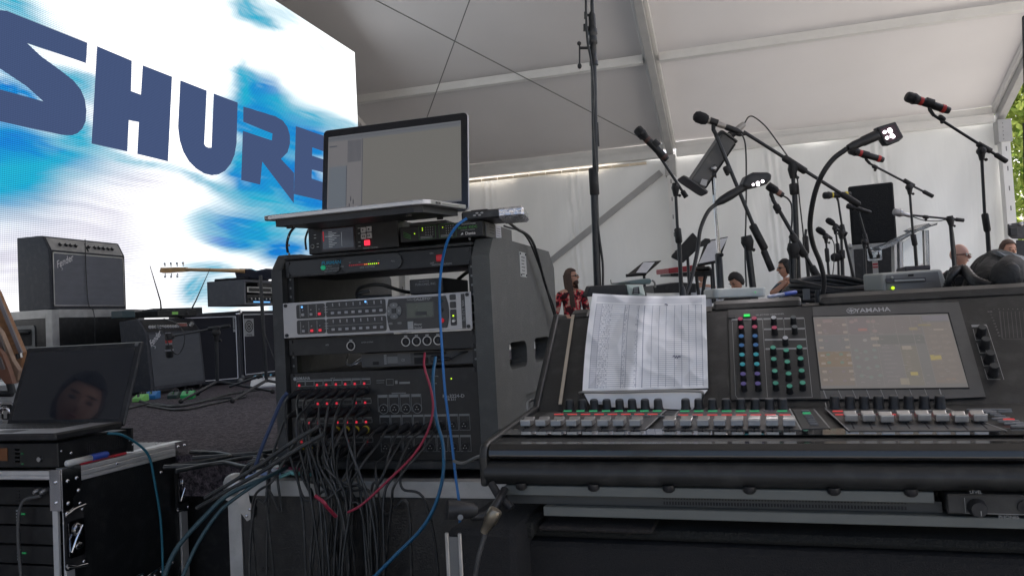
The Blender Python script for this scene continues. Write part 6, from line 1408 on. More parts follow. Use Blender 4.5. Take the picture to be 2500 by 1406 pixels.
# ------------------------------------------------------------------ gooseneck lamps on the desk
def goose(label, neck, dep, r, head):
    ds = dep if isinstance(dep, list) else [dep]*len(neck); pts = [P(x, y, d) for (x, y), d in zip(neck, ds)]
    t = thing('gooseneck_lamp', label, 'lamp', pts[-1], 0, 'gooseneck lamps on the desk'); b = MB(); cv = bez(pts, 14)
    b.tube(cv, [r*(1+.05*(i % 2)) for i in range(len(cv))], BLK, 10); b.build('neck', t)
    b = MB(); b.lathe(pts[-1]-Vector((0, 0, .02)), pts[-1]+Vector((0, 0, .03)), [(0, r*1.7), (.8, r*1.6), (1, r*1.1)], BLK, 12); b.build('connector', t); head(t, pts); return t
def head1(t, pts):
    d = 1.72; b = MB()
    a, c2 = P(1748, 498, d), P(1818, 456, d); b.lathe(a, c2, [(0, .0055), (.2, .009), (.5, .010), (.8, .0085), (1, .009)], BLK, 12)
    out = [(1812, 452), (1822, 430), (1840, 420), (1875, 420), (1886, 424), (1884, 438), (1874, 449), (1850, 456), (1826, 461)]
    b.prism([P(x, y, d-.016) for x, y in out], _F*.036, BLK); b.build('head', t, bev=.006, seg=3)
    q = MB(); q.prism([P(x, y, d-.0165) for x, y in ((1832, 446), (1872, 437), (1872, 446), (1850, 454), (1834, 458))], _F*-.001, MATT); q.build('led_plate', t)
    for x, y, s in ((1839, 451, 1), (1850, 447, 1.3), (1851, 451, 1.2), (1862, 443, 1.2)):
        q = MB(); q.ball(P(x, y, d-.019), .0028*s, EWH, 6); q.build('led', t)
goose('lower gooseneck lamp with a rounded hood, bent to the right over the paper', [(1750, 497), (1728, 518), (1710, 560), (1704, 605), (1694, 655), (1682, 700), (1668, 735)], [1.72, 1.71, 1.70, 1.70, 1.69, 1.68, 1.67], .0042, head1)
def head2(t, pts):
    d = 1.42; a, c2 = P(2070, 362, d), P(2142, 330, d); b = MB(); b.lathe(a, c2, [(0, .0058), (.2, .0078), (.45, .0078), (.5, .009), (1, .0095)], BLK, 12)
    out = [(2141, 311), (2187, 297), (2207, 335), (2196, 345), (2177, 353), (2164, 354), (2156, 342)]
    b.prism([P(x, y, d-.006) for x, y in out], _F*.018, BLK); b.build('head', t, bev=.002)
    q = MB(); q.prism([P(x, y, d-.0062) for x, y in ((2147, 315), (2184, 303), (2201, 335), (2172, 348), (2160, 342))], _F*-.0008, mat('lamp_reflector', (.04, .02, .025), .2)); q.build('reflector', t)
    for x, y, s in ((2160, 323, 1), (2172, 318, 1.25), (2174, 321, 1.2), (2166, 337, 1), (2178, 332, 1.2), (2181, 334, 1)):
        q = MB(); q.ball(P(x, y, d-.009), .0030*s, EWH, 6); q.build('led', t)
goose('taller gooseneck lamp with a square head of white lights, arching over the touch screen', [(2068, 363), (2035, 388), (2008, 425), (1990, 470), (1980, 520), (1978, 560), (1986, 600), (2002, 640), (2011, 680), (2009, 715), (2000, 745)], [1.42, 1.43, 1.44, 1.46, 1.48, 1.50, 1.52, 1.53, 1.54, 1.55, 1.56], .0046, head2)

# ------------------------------------------------------------------ things lying on the back of the desk
def tabp(x, y): return onZ(x, y, LZ2)
YD = 1.74
def lp(x, y, d): return P(x, y, d)
# white access box
t = thing('wireless_router', 'flat white rounded box with a tiny green light on the back of the desk', 'router', P(1805, 726, 1.72))
a = P(1743, 728, 1.70); c = P(1873, 724, 1.70); F5 = frame(a, c-a, (MT.to_3x3() @ Vector((0, 1, 0)))); wL = (c-a).length
b = MB(F5); b.prism([(x, y, 0) for x, y in rrect(wL/2, .05, wL, .10, .012)], (0, 0, .0205), mat('white_gloss_plastic', (.58, .60, .57), .35)); b.build('housing', t, bev=.003, seg=3)
b = MB(F5); b.ball((wL*.78, -.0005, .010), .0012, EDG, 5); b.build('light', t)
# beige supply box left of the paper top
t = thing('power_adapter', 'black and pale green power adapter box standing behind the paper sheet', 'power adapter', P(1500, 725, 1.78))
a = P(1438, 724, 1.78); c = P(1530, 722, 1.78); c2 = P(1600, 718, 1.95); F6 = frame(a, c-a, _F); h_ = (P(1438, 695, 1.78)-a).length
PG = mat('pale_green_plastic', (.42, .50, .45), .5)
b = MB(); b.prism([P(1432, 724, 1.78), P(1534, 724, 1.78), P(1528, 694, 1.78), P(1440, 698, 1.78)], _F*.09, BLK); b.build('housing', t, bev=.003)
b = MB(); b.prism([P(1535, 724, 1.78), P(1577, 722, 1.78), P(1570, 697, 1.80), P(1529, 694, 1.78)], _F*.09, PG); b.build('end_cover', t, bev=.003)
b = MB(); b.prism([P(1543, 718, 1.778), P(1562, 717, 1.778), P(1560, 700, 1.778), P(1546, 702, 1.778)], _F*-.001, DKG); [b.box(*[P(1547+0*k, 704+k*5, 1.776), P(1557, 706+k*5, 1.7755)], DIMW) for k in range(3)]; b.build('socket', t)
b = MB(); b.tube([P(1492, 692, 1.8), P(1491, 683, 1.8)], .001, BLK, 5); b.tube([P(1492, 692, 1.8), P(1538, 690, 1.82)], .001, BLK, 5); b.build('lead', t)
t = thing('small_mixer', 'small grey-green wedge-shaped device behind the power adapter', 'device', P(1565, 700, 2.3))
b = MB(); b.prism([P(1500, 694, 2.3), P(1588, 694, 2.3), P(1592, 684, 2.3), P(1586, 679, 2.3), P(1540, 685, 2.3)], _F*.12, mat('grey_green_plastic', (.14, .20, .20), .5)); b.build('housing', t, bev=.004)
b = MB(); b.tube(bez([P(1592, 684, 2.35), P(1598, 690, 2.35), P(1600, 702, 2.35)]), .003, GCAB, 6); b.build('lead', t)
# pen, coil of cable, grey interface, headphones
pen('blue pen with a clear barrel lying beside the white router', P(1875, 725, 1.60), P(1944, 713, 1.63), .004, mat('clear_barrel', (.45, .48, .60), .2), mat('blue_cap', (.03, .08, .42), .35), .45)
t = thing('cable_coil', 'wide coil of thick black cable lying on the desk behind the tall gooseneck', 'cable coil', P(2040, 728, 1.85))
cc = P(2040, 715, 1.86)
for k in range(5):
    b = MB(); pts = []
    for i in range(33): a = i*2*math.pi/32; pts.append(cc+_R*math.cos(a)*(.118-.006*k)+_F*math.sin(a)*.09+Vector((0, 0, -.006+.0075*k+.012*math.sin(a)+.004*math.sin(3*a+k))))
    b.tube(pts, .0055, RUB, 8, cap=False); b.build('cable_turn', t)
b = MB(); b.box(*[P(1962, 732, 1.74), P(1975, 705, 1.755)], mat('grey_tape', (.12, .12, .12), .5)); b.build('cable_tie', t)
t = thing('audio_interface', 'light grey plastic box with rounded frame and a yellow-green light on the desk', 'interface', P(2235, 715, 1.62))
d0 = 1.62; LG = mat('light_grey_plastic', (.30, .31, .29), .5)
b = MB(); b.prism([P(2156, 713, d0), P(2318, 707, d0), P(2300, 657, d0+.01), P(2152, 668, d0+.01)], _F*.09, LG); b.build('housing', t, bev=.005, seg=3)
b = MB(); b.prism([P(2164, 708, d0-.0006), P(2298, 703, d0-.0006), P(2289, 663, d0+.009), P(2163, 672, d0+.009)], _F*-.001, mat('mid_grey_face', (.13, .13, .125), .5)); b.prism([P(2163, 690, d0+.0015), P(2260, 686, d0+.0015), P(2258, 677, d0+.003), P(2161, 681, d0+.003)], _F*-.0025, mat('dark_face_print', (.05, .045, .05), .5)); b.build('face', t)
b = MB(); b.prism([P(2184, 688, d0-.002), P(2258, 684, d0-.002), P(2256, 680, d0-.0015), P(2184, 683, d0-.0015)], _F*-.001, LG); b.prism([P(2217, 675, d0-.001), P(2230, 674, d0-.001), P(2230, 669, d0-.001), P(2217, 670, d0-.001)], _F*-.001, MATT); b.ball(P(2178, 678, d0+.001), .003, LG, 6); b.build('markings', t)
b = MB(); b.ball(P(2180, 703, d0-.004), .0034, EYL, 8); b.build('light', t)
t = thing('headphones', 'black padded headphones lying on the right end of the desk with crumpled leads', 'headphones', P(2420, 705, 1.55))
PLEA = mat('black_leather', (.008, .009, .0095), .75, bump=.6, bscale=40)
b = MB(); pts = [P(2376, 706, 1.56), P(2386, 674, 1.57), P(2402, 642, 1.6), (P(2424, 621, 1.62)), P(2458, 622, 1.64), P(2490, 640, 1.66), P(2510, 680, 1.66)]
cv = bez(pts, 8); hd = MB()
for off in (-.03, -.015, 0, .015, .03): hd.tube([p+_F*off+Vector((0, 0, -abs(off)*.25)) for p in cv], .009, PLEA, 8)
hd.build('headband', t)
b = MB(); b.lathe(P(2400, 702, 1.50), P(2432, 640, 1.60), [(0, .005), (.15, .020), (.5, .026), (.85, .022), (1, .006)], PLEA, 16); b.build('ear_cup', t)
b = MB(); b.lathe(P(2440, 700, 1.46), P(2475, 645, 1.52), [(0, .004), (.12, .022), (.5, .028), (.9, .024), (1, .01)], PLEA, 16); b.ball(P(2470, 660, 1.47), .014, BLK, 8, (1, .5, 1)); b.build('ear_cup', t)
b = MB(); b.prism([P(2432, 612, 1.57), P(2470, 618, 1.55), P(2506, 628, 1.55), P(2506, 640, 1.55), P(2462, 630, 1.555)], _F*.02, mat('bright_plastic_edge', (.55, .56, .58), .25)); b.build('headband_trim', t)
for k in range(3):
    a = [P(2310+k*6, 705, 1.56+.02*k), P(2325, 672-k*5, 1.55+.02*k), P(2352, 655+k*4, 1.56), P(2380, 682+k*5, 1.5), P(2420, 698, 1.47)]; b = MB(); b.tube(bez(a, 10), [.0065+.0018*(i % 2) for i in range(41)], BLK, 8); b.build('coiled_lead', t)
small_box('dark_bag', 'low black soft pouch between the grey interface and the headphones', 'pouch', tuple(P(2305, 712, 1.66)), MA, .15, .06, .045, CLOTHK, ch=.015)
# ------------------------------------------------------------------ road cases carrying the desk
KZ = (MI @ onF(1500, 1264, .02)).z
t = thing('desk_case', 'black foam-lined case tray that carries the mixing desk', 'case', (MO.x, MO.y, GZ), MA)
FOAM = mat('black_foam', (.013, .014, .013), .95, bump=.6, bscale=300)
b = MB(MT); zt1 = zof(1500, 1322, -.01); b.box((.02, .0, zt1), (MWD+.6, .62, KZ-.012), FOAM, c=.006); b.build('foam_tray', t)
b = MB(MT); b.box((-.002+.03, -.012, GZ), (MWD+.6, .63, zt1-.004), CARPB, c=.006); b.build('case_body', t)
b = MB(MT); xb = (MI @ onF(1228, 1280, -.02)).x; xb2 = (MI @ onF(1300, 1280, -.02)).x; b.box((xb, -.02, zt1+.003), (xb2, .05, KZ-.001), FOAM, c=.003)
xb3 = (MI @ onF(1312, 1280, -.02)).x; xb4 = (MI @ onF(1592, 1290, -.02)).x; b.box((xb3, -.018, zof(1450, 1300, -.02)), (xb4, .05, KZ-.006), mat('dark_brown_foam', (.022, .019, .018), .9, bump=.5, bscale=300), c=.003); b.build('foam_blocks', t)
t = thing('flight_case', 'black carpeted case with a double aluminium edge just left of the desk', 'case', (-.46, 1.06, GZ), MA)
F7 = fr((-.435, 1.085, GZ), MA); zt7 = 1.155-GZ
b = MB(F7); b.box((0, 0, 0), (.105, .5, zt7), CARPB, c=.008); b.build('body', t)
b = MB(F7)
for x in (.001, .021): b.box((x, -.004, 0), (x+.0055, 0, zt7-.004), ALU, c=.001)
b.box((.0065, -.002, 0), (.021, .0, zt7-.01), STEEL); b.build('edge_trim', t)
# clamp with cable connector at the desk's front left foot
t = thing('clamp', 'black spring clamp fixed under the left front corner of the desk', 'clamp', P(1170, 1245, 1.16))
b = MB(); b.lathe(P(1092, 1243, 1.14), P(1165, 1245, 1.15), [(0, .013), (.1, .0145), (.8, .012), (1, .007)], BLK, 12); b.tube(bez([P(1150, 1260, 1.15), P(1190, 1255, 1.15), P(1215, 1225, 1.16), P(1232, 1195, 1.19)]), [.006]*25, BLK, 8); b.tube(bez([P(1200, 1180, 1.2), P(1222, 1215, 1.18), P(1250, 1240, 1.17)]), .006, RUB, 8); b.build('jaw', t)
b = MB(); b.cyl(P(1124, 1262, 1.13), P(1124, 1262, 1.11), .004, STEEL, 10); b.build('bolt', t)
t = cable('thick grey-sheathed lead hanging from the brass-coloured connector below the clamp', [P(1188, 1292, 1.09), P(1176, 1330, 1.09), P(1165, 1375, 1.09), P(1158, 1440, 1.1), P(1155, 1600, 1.1)], .0034, mat('dark_sheath', (.05, .05, .05), .5))
b = MB(); b.lathe(P(1212, 1243, 1.09), P(1180, 1300, 1.09), [(0, .0085), (.05, .0098), (.55, .0095), (.56, .0085), (1, .005)], mat('dull_nickel', (.26, .23, .18), .35, metal=.85), 14); b.build('connector', t)

# light thrown by the two lit gooseneck lamps
for (x, y, d_, tx, ty, pw) in ((1850, 452, 1.69, 1600, 860, .8), (2168, 335, 1.38, 2050, 1000, .08)):
    ll = bpy.data.lights.new('lamp_light', 'SPOT'); ll.energy = pw; ll.color = (1.0, .93, .96); ll.spot_size = R_(80); ll.spot_blend = 1.0; ll.shadow_soft_size = .02
    lo = bpy.data.objects.new('lamp_light', ll); COL.objects.link(lo); lo.location = P(x, y, d_)-_F*.004+Vector((0, 0, -.008)); lo.rotation_euler = (onT(tx, ty)-lo.location).to_track_quat('-Z', 'Y').to_euler()

# ------------------------------------------------------------------ microphones and stands on the stage
POLE = mat('black_powder_coat', (.020, .022, .025), .35, dust=.05)
GM = 'microphone stands on the stage'; GMM = 'microphones on the stands'
def base_tripod(t, foot, r=.3, z=STZ):
    foot = Vector((foot[0], foot[1], z))
    for k in range(3):
        a = .5+k*2.094; b = MB(); e = foot+Vector((math.cos(a)*r, math.sin(a)*r, .012))
        b.tube([foot+Vector((0, 0, .09)), e], [.008, .007], POLE, 7); b.ball(e, .014, RUB, 5); b.build('leg', t)
def stand(label, d, pole, boom=None, clutch=None, rp=.0105, rb=.0075, grip=None, collar=None, knobp=None, dd=0.0, basez=STZ, legr=.3, group=GM, chrome=False, pivot=True):
    """pole: picture points from the pivot down; boom: picture points end to end"""
    top = P(*pole[0], d); low = P(*pole[-1], d); dv = (low-top); k = (basez+.08-top.z)/dv.z; foot = top+dv*k
    t = thing('microphone_stand', label, 'mic stand', (foot.x, foot.y, basez), 0, group); ma = CHR if chrome else POLE
    b = MB(); pp = [P(x, y, d) for x, y in pole]
    mid = clutch[0] if clutch else None
    if clutch:
        c0, c1 = P(*clutch[0], d), P(*clutch[1], d)
        b.tube([pp[0], c0], rp*.78, ma, 10); b.build('upper_pole', t); b = MB(); b.lathe(c0, c1, [(0, rp*1.25), (.08, rp*1.7), (.9, rp*1.7), (1, rp*1.3)], RUB, 12); b.build('clutch', t)
        b = MB(); b.tube([c1, foot], rp*1.08, POLE, 10); b.build('lower_pole', t)
    else: b.tube([pp[0], foot], rp, ma, 10); b.build('pole', t)
    base_tripod(t, foot, legr, basez)
    if pivot:
        b = MB(); u = (pp[0]-pp[min(1, len(pp)-1)]).normalized(); c = pp[0]
        b.lathe(c-u*.05, c+u*.025, [(0, rp*1.1), (.3, rp*1.5), (.6, rp*1.9), (1, rp*1.5)], RUB, 10); b.lathe(c-_F*.02, c+_F*.02, [(0, .008), (.1, .020), (.9, .020), (1, .008)], RUB, 14)
        b.ball(c-u*.045+_R*.022, .009, RUB, 6); b.build('swivel', t)
    if boom:
        a, e = P(*boom[0], d+dd), P(*boom[1], d); b = MB(); b.tube([a, e], rb, ma, 9); b.build('boom', t)
        if grip: b = MB(); g0, g1 = P(*grip[0], d), P(*grip[1], d); b.lathe(g0, g1, [(0, rb*1.3), (.05, rb*2.0), (.95, rb*2.0), (1, rb*1.4)], RUB, 12); b.build('boom_clutch', t)
        g0 = e+(a-e)*.16; b = MB(); b.lathe(e, g0, [(0, rb*1.4), (.04, rb*1.8), (.9, rb*1.8), (1, rb*1.1)], RUB, 10); b.build('counterweight', t)
        if collar: b = MB(); c = P(*collar, d); u = (a-e).normalized(); b.lathe(c-u*.02, c+u*.02, [(0, rb*1.2), (.2, rb*1.8), (.8, rb*1.8), (1, rb*1.2)], RUB, 9); b.ball(c+Vector((0, 0, -.02)), .010, RUB, 6); b.build('collar', t)
    return t
def mic(label, d, a, e, bands=None, rg=.023, rb=.017, kind='wireless', bandm=None, clip=None, head=None, body=None, group=GMM, dtail=0.0):
    A, E = P(*a, d), P(*e, d+dtail); u = (E-A).normalized(); L = (E-A).length
    t = thing('microphone', label, 'microphone', E, 0, group)
    hm = head or mat('mic_grille', (.03, .031, .033), .4, metal=.5, bump=.8, bscale=700); bm = body or BLK
    b = MB()
    if kind == 'wireless':
        b.lathe(A, A+u*.075, [(0, rg*.3), (.03, rg*.75), (.12, rg*.98), (.3, rg*1.05), (.75, rg), (1, rb*1.02)], hm, 16); b.lathe(A+u*.04, A+u*.05, [(0, rg*1.1), (1, rg*1.1)], bm, 16)
    elif kind == 'foam': b.lathe(A, A+u*.075, [(0, rg*.3), (.08, rg*.85), (.3, rg*1.15), (.7, rg*1.15), (.95, rg*.9), (1, rb)], CLOTHK, 16)
    elif kind == 'small': b.lathe(A, A+u*.06, [(0, rg*.5), (.08, rg), (.8, rg), (1, rb)], hm, 12)
    b.build('grille', t)
    b = MB(); s0 = .072 if kind != 'small' else .058
    b.lathe(A+u*s0, E, [(0, rb), (.1, rb*1.04), (.8, rb), (.96, rb*.92), (1, rb*.8)], bm, 14); b.build('body', t)
    for p in (bands or []):
        c = A+u*((P(*p, d)-A).dot(u)); b = MB(); b.lathe(c-u*.009, c+u*.009, [(0, rb*1.1), (1, rb*1.1)], bandm or REDB, 14); b.build('colour_band', t)
    if clip:
        c0, c1 = P(*clip[0], d), P(*clip[1], d); b = MB(); b.lathe(c0-u*.02, c0+u*.02, [(0, rb*1.2), (1, rb*1.25)], RUB, 12); b.tube([c0, (c0+c1)/2+(c0-c1).cross(_F)*.12, c1], [.011, .010, .009], RUB, 8); b.build('clip', t)
    return t
# A: top right
stand('tall stand at the far right whose boom carries the highest red-banded microphone', 4.2, [(2396, 369), (2405, 523), (2413, 612)], ((2278, 281), (2458, 395)), ((2404, 521), (2411, 566)), grip=((2386, 351), (2420, 370)), collar=(2299, 289))
mic('red-banded wireless microphone, highest of all at upper right', 4.2, (2211, 235), (2318, 271), [(2248, 247), (2302, 266)], .027, .0205, clip=((2268, 252), (2280, 283)))
# B
stand('stand between the black loudspeaker and the lectern with a long boom toward the lamp', 5.3, [(2220, 457), (2236, 648)], ((2122, 399), (2278, 480)), ((2229, 572), (2234, 600)), grip=((2206, 440), (2232, 455)), collar=(2136, 408))
mic('red-banded wireless microphone just under the head of the tall gooseneck lamp', 5.3, (2072, 366), (2157, 391), [(2101, 371), (2145, 388)], .027, .021, clip=((2112, 378), (2124, 400)))
# C yellow
stand('thin straight stand left of the black loudspeaker holding the yellow-banded microphone', 6.4, [(2046, 488), (2058, 553), (2069, 596)], None, ((2055, 548), (2060, 572)), rp=.011, pivot=False)
mic('yellow-banded wireless microphone in front of the loudspeaker edge', 6.4, (2009, 478), (2077, 474), [(2031, 477), (2066, 474)], .028, .021, bandm=YEL, clip=((2044, 476), (2046, 490)))
# D long boom with G below
stand('heavy stand whose long boom slants across behind the tall gooseneck lamp', 4.0, [(1935, 412), (1948, 680)], ((1815, 322), (2098, 501)), ((1937, 448), (1940, 476)), grip=((1912, 384), (1968, 420)), rp=.013, rb=.009)
mic('light grey microphone with a cable, clipped at the upper end of the long boom', 4.0, (1757, 352), (1817, 303), None, .016, .016, 'small', body=mat('nickel_mic_body', (.40, .38, .36), .4, metal=.5), clip=((1790, 325), (1822, 326)))
cable('cable looping from the light grey microphone and along the long boom', [P(1817, 303, 4.0), P(1828, 286, 4.0), P(1842, 287, 4.0), P(1870, 310, 4.0), P(1900, 350, 4.0), P(1925, 386, 3.99), P(1945, 430, 3.98), P(1953, 500, 3.98), P(1960, 560, 3.98), P(1966, 620, 3.98), P(1985, 680, 3.98)], .0035, KCAB)
stand('low stand in front of the loudspeaker with its boom end hanging down', 6.0, [(2110, 590), (2113, 680)], ((2097, 519), (2126, 624)), None, rp=.010, rb=.0075, grip=((2110, 570), (2118, 598)))
mic('slim black microphone directly in front of the loudspeaker', 6.0, (2067, 502), (2126, 519), None, .022, .015, clip=((2096, 510), (2098, 521)))
# H, I small
stand('short stand nearest the left edge of the loudspeaker case', 6.4, [(2039, 557), (2045, 680)], None, ((2044, 594), (2046, 618)), rp=.0095)
mic('small black microphone, upper one of the two low ones left of the loudspeaker', 6.4, (2017, 535), (2056, 560), None, .022, .013, 'foam', clip=((2038, 549), (2039, 558)))
stand('short stand just right of the tall gooseneck with the lowest microphone', 6.0, [(2016, 578), (2024, 680)], None, ((2018, 606), (2021, 640)), rp=.0095)
mic('small black microphone, lower one of the two low ones left of the loudspeaker', 6.0, (1993, 557), (2031, 583), None, .021, .012, 'foam', clip=((2014, 572), (2016, 580)))
cable('thin cable arching from the lowest small microphone to the floor', [P(2031, 583, 6.0), P(2037, 600, 6.0), P(2036, 640, 6.0), P(2031, 690, 6.0)], .004, KCAB)
t = mic('round-ended short microphone hanging low beside the loudspeaker case', 6.2, (2029, 630), (2054, 626), None, .03, .032, 'foam')
stand('thin stand with several clamps tightly left of the loudspeaker case', 6.2, [(2054, 568), (2058, 690)], ((2042, 560), (2066, 573)), ((2055, 610), (2056, 632)), rp=.014, rb=.012)
# J silver
stand('stand right of the lectern with a nearly level boom', 5.5, [(2320, 536), (2324, 560), (2330, 655)], ((2221, 525), (2353, 538)), None, rp=.013, rb=.0075, grip=((2310, 534), (2330, 537)), collar=(2260, 530))
mic('silver-headed microphone on the level boom above the lectern', 5.5, (2181, 516), (2224, 527), None, .026, .014, 'wireless', head=mat('silver_grille', (.45, .45, .46), .35, metal=.8, bump=.6, bscale=600), body=mat('silver_mic_body', (.5, .5, .5), .3, metal=.8))
cable('cable drooping under the level boom of the silver-headed microphone', [P(2228, 529, 5.5), P(2255, 538, 5.5), P(2290, 540, 5.5), P(2312, 537, 5.5), P(2324, 552, 5.5), P(2331, 600, 5.5), P(2336, 660, 5.5)], .0035, KCAB)
# K
stand('straight stand in front of the white tent post, its boom raised to the left', 4.5, [(1649, 458), (1655, 600), (1663, 717)], ((1611, 383), (1676, 482)), ((1654, 557), (1658, 594)), rp=.0115, rb=.008)
mic('dark wireless microphone at the left, left of the white tent post', 4.5, (1553, 313), (1629, 391), [(1583, 340), (1622, 384)], .027, .021, clip=((1600, 352), (1612, 385)), bandm=mat('dark_brown_band', (.10, .05, .04), .5))
# L
stand('thick-boomed stand in the middle leaning over to the foam-covered microphone', 3.9, [(1824, 588), (1832, 624), (1838, 700)], ((1749, 333), (1885, 661)), None, rp=.017, rb=.0095, grip=((1836, 548), (1868, 610)), collar=(1775, 415))
mic('foam-covered microphone on a light body in front of the tent roof', 3.9, (1693, 282), (1772, 310), None, .025, .0145, 'foam', body=mat('beige_mic_body', (.38, .35, .32), .45, metal=.4), clip=((1742, 298), (1750, 334)))
t = MB(); t.lathe(P(1768, 309, 3.9), P(1812, 324, 3.9), [(0, .012), (.2, .015), (.7, .014), (1, .006)], BLK, 12)
o = cable('cable hanging straight down from the tail of the foam-covered microphone', [P(1800, 320, 3.9), P(1815, 336, 3.9), P(1821, 370, 3.9), P(1822, 450, 3.9), P(1821, 540, 3.9), P(1819, 620, 3.88), P(1822, 700, 3.86)], .004, KCAB)
q = t.build('connector', o)
# N
stand('leaning stand right of the middle with a downward boom and cabled microphone', 3.9, [(1937, 606), (1938, 640), (1937, 700)], ((1886, 486), (1999, 680)), None, rp=.017, rb=.0095, grip=((1932, 572), (1966, 626)), collar=(1897, 508))
mic('short brown-collared microphone beside the hood of the lower gooseneck lamp', 3.9, (1873, 452), (1912, 478), [(1902, 470)], .020, .014, 'small', bandm=mat('brown_band', (.25, .13, .10), .5), clip=((1884, 462), (1888, 488)))
cable('cable curving down from the brown-collared microphone', [P(1912, 478, 3.9), P(1925, 487, 3.9), P(1933, 505, 3.9), P(1933, 550, 3.9), P(1928, 600, 3.9), P(1930, 690, 3.88)], .0045, KCAB)
stand('plain stand behind the leaning one, beside the man in the blue shirt', 4.6, [(1968, 560), (1972, 600), (1978, 690)], None, ((1966, 576), (1969, 620)), rp=.010, pivot=False)
# tall overhead stand with winding crank
t = thing('microphone_stand', 'very tall dark crank stand rising out of the top of the picture', 'mic stand', P(1460, 900, 3.2), 0, GM)
D = 3.2; b = MB(); b.tube([P(1444, -60, D), P(1446, 40, D)], .008, POLE, 10); b.build('top_pole', t)
b = MB(); b.lathe(P(1445, 30, D), P(1450, 160, D), [(0, .009), (.06, .014), (.3, .016), (.33, .020), (.42, .020), (.45, .016), (.5, .018), (.6, .018), (.62, .013), (.9, .014), (.93, .018), (1, .018)], POLE, 14); b.build('upper_clutch', t)
b = MB(); b.tube([P(1449, 155, D), P(1454, 420, D)], .0125, POLE, 12); b.build('middle_pole', t)
b = MB(); b.lathe(P(1448, 410, D), P(1452, 478, D), [(0, .014), (.05, .019), (.95, .019), (1, .014)], RUB, 14); b.build('sleeve', t)
b = MB(); ft = P(1459, 700, D); dv_ = ft-P(1451, 470, D); b.tube([P(1451, 470, D), ft+dv_*((STZ+.05-ft.z)/dv_.z)], .0155, POLE, 12); b.build('lower_pole', t)
b = MB(); b.tube([P(1456, 300, D), P(1459, 358, D)], .008, RUB, 8); b.build('cable_clip', t)
for px, py in ((1428, 38), (1426, 68)): b = MB(); b.tube([P(1443, py, D), P(px+4, py, D)], .006, POLE, 6); b.cyl(P(px+2, py-8, D), P(px+2, py+9, D), .007, POLE, 8); b.build('clamp_knob', t)
b = MB(); b.tube([P(1446, 118, D), P(1415, 118, D)], .006, POLE, 7); b.tube([P(1415, 106, D), P(1415, 162, D)], .0035, POLE, 7); b.ball(P(1414, 107, D), .009, POLE, 7); b.ball(P(1415, 162, D), .009, POLE, 7, (1, 1, 1.3)); b.build('crank', t)
base_tripod(t, ft+dv_*((STZ+.05-ft.z)/dv_.z), .45)
cable('cable wrapped loosely down the very tall crank stand', [P(1430, -40, D-.02), P(1431, 40, D-.02), P(1434, 100, D-.02), P(1443, 150, D-.02), P(1449, 230, D-.02), P(1447, 300, D-.03), P(1452, 380, D-.02), P(1458, 450, D-.01), P(1457, 520, D-.01), P(1463, 580, D-.01), P(1471, 640, D-.01), P(1472, 690, D-.01), P(1470, 740, D-.01)], .005, KCAB)
# stands among the amplifiers on the left
stand('low microphone stand reaching its boom across the front of the lower guitar amplifier', 4.55, [(528, 812), (530, 880), (531, 946)], ((424, 820), (562, 795)), None, rp=.010, rb=.0055, grip=((508, 803), (536, 800)))
mic('microphone with a red band hanging head down before the lower guitar amplifier', 4.5, (415, 874), (410, 812), [(413, 833)], .021, .017, body=mat('grey_mic_body', (.25, .25, .27), .4, metal=.5), clip=((412, 822), (426, 821)))
cable('cable looping below the hanging microphone at the lower guitar amplifier', [P(410, 812, 4.5), P(400, 800, 4.5), P(380, 797, 4.52), P(400, 812, 4.48), P(416, 850, 4.46), P(434, 865, 4.48), P(448, 845, 4.5), P(450, 815, 4.5), P(432, 790, 4.55), P(400, 778, 4.6)], .003, KCAB)
stand('upright stand in front of the farther bass cabinet by the rack', 4.4, [(636, 672), (646, 800), (650, 915)], ((560, 944), (640, 916)), None, rp=.009, rb=.007, pivot=False)
cable('thin cord running down from the stand beside the farther bass cabinet', [P(634, 700, 4.4), P(640, 790, 4.4), P(660, 850, 4.4), P(680, 900, 4.4)], .0025, KCAB)
# personal monitor speaker on a chrome pole
D = 4.0; t = thing('monitor_speaker', 'slim grey personal monitor loudspeaker tilted on a chrome pole', 'loudspeaker', P(1757, 700, D)); SPK = mat('speaker_grey', (.10, .10, .10), .5)
a, e = P(1693, 452, D), P(1770, 338, D); u = (e-a).normalized(); F8 = frame(a, u, _F.cross(u).normalized() if False else u.cross(_F)); Ln = (e-a).length
b = MB(F8); b.box((0, -.048, -.09), (Ln, .03, .06), SPK, c=.006); b.build('cabinet', t)
b = MB(F8); b.box((.01, -.056, -.085), (Ln-.01, -.048, .055), BLKM, c=.003); b.build('grille', t)
b = MB(F8); b.prism([(0, y, z) for y, z in rrect(-.0, -.01, .15, .17, .03)], (-.008, 0, 0), SPK); b.prism([(Ln, y, z) for y, z in rrect(-.005, -.01, .10, .16, .02)], (.006, 0, 0), SPK); b.build('end_plates', t)
c = P(1742, 412, D-.07); b = MB(); b.lathe(c, c-_F*.02, [(0, .014), (.5, .014), (1, .006)], ALU, 12); b.box(*[P(1722, 405, D-.05), P(1750, 435, D+.02)], BLK); b.build('bracket', t)
b = MB(); q0 = P(1708, 440, D-.092); b.prism([P(1714, 437, D-.093), P(1728, 440, D-.093), P(1724, 455, D-.093), P(1709, 450, D-.093)], _F*.002, mat('torn_sticker', (.45, .45, .46), .5)); b.build('sticker', t)
b = MB(); b.tube([P(1741, 428, D), P(1755, 622, D)], .0095, CHR, 12); b.build('chrome_pole', t)
b = MB(); lo = P(1762, 760, D); b.lathe(P(1754, 618, D), P(1761, 730, D), [(0, .012), (.03, .018), (1, .018)], POLE, 12); b.ball(P(1762, 622, D-.02), .010, RUB, 6); b.build('lower_pole', t); base_tripod(t, P(1762, 740, D), .35)

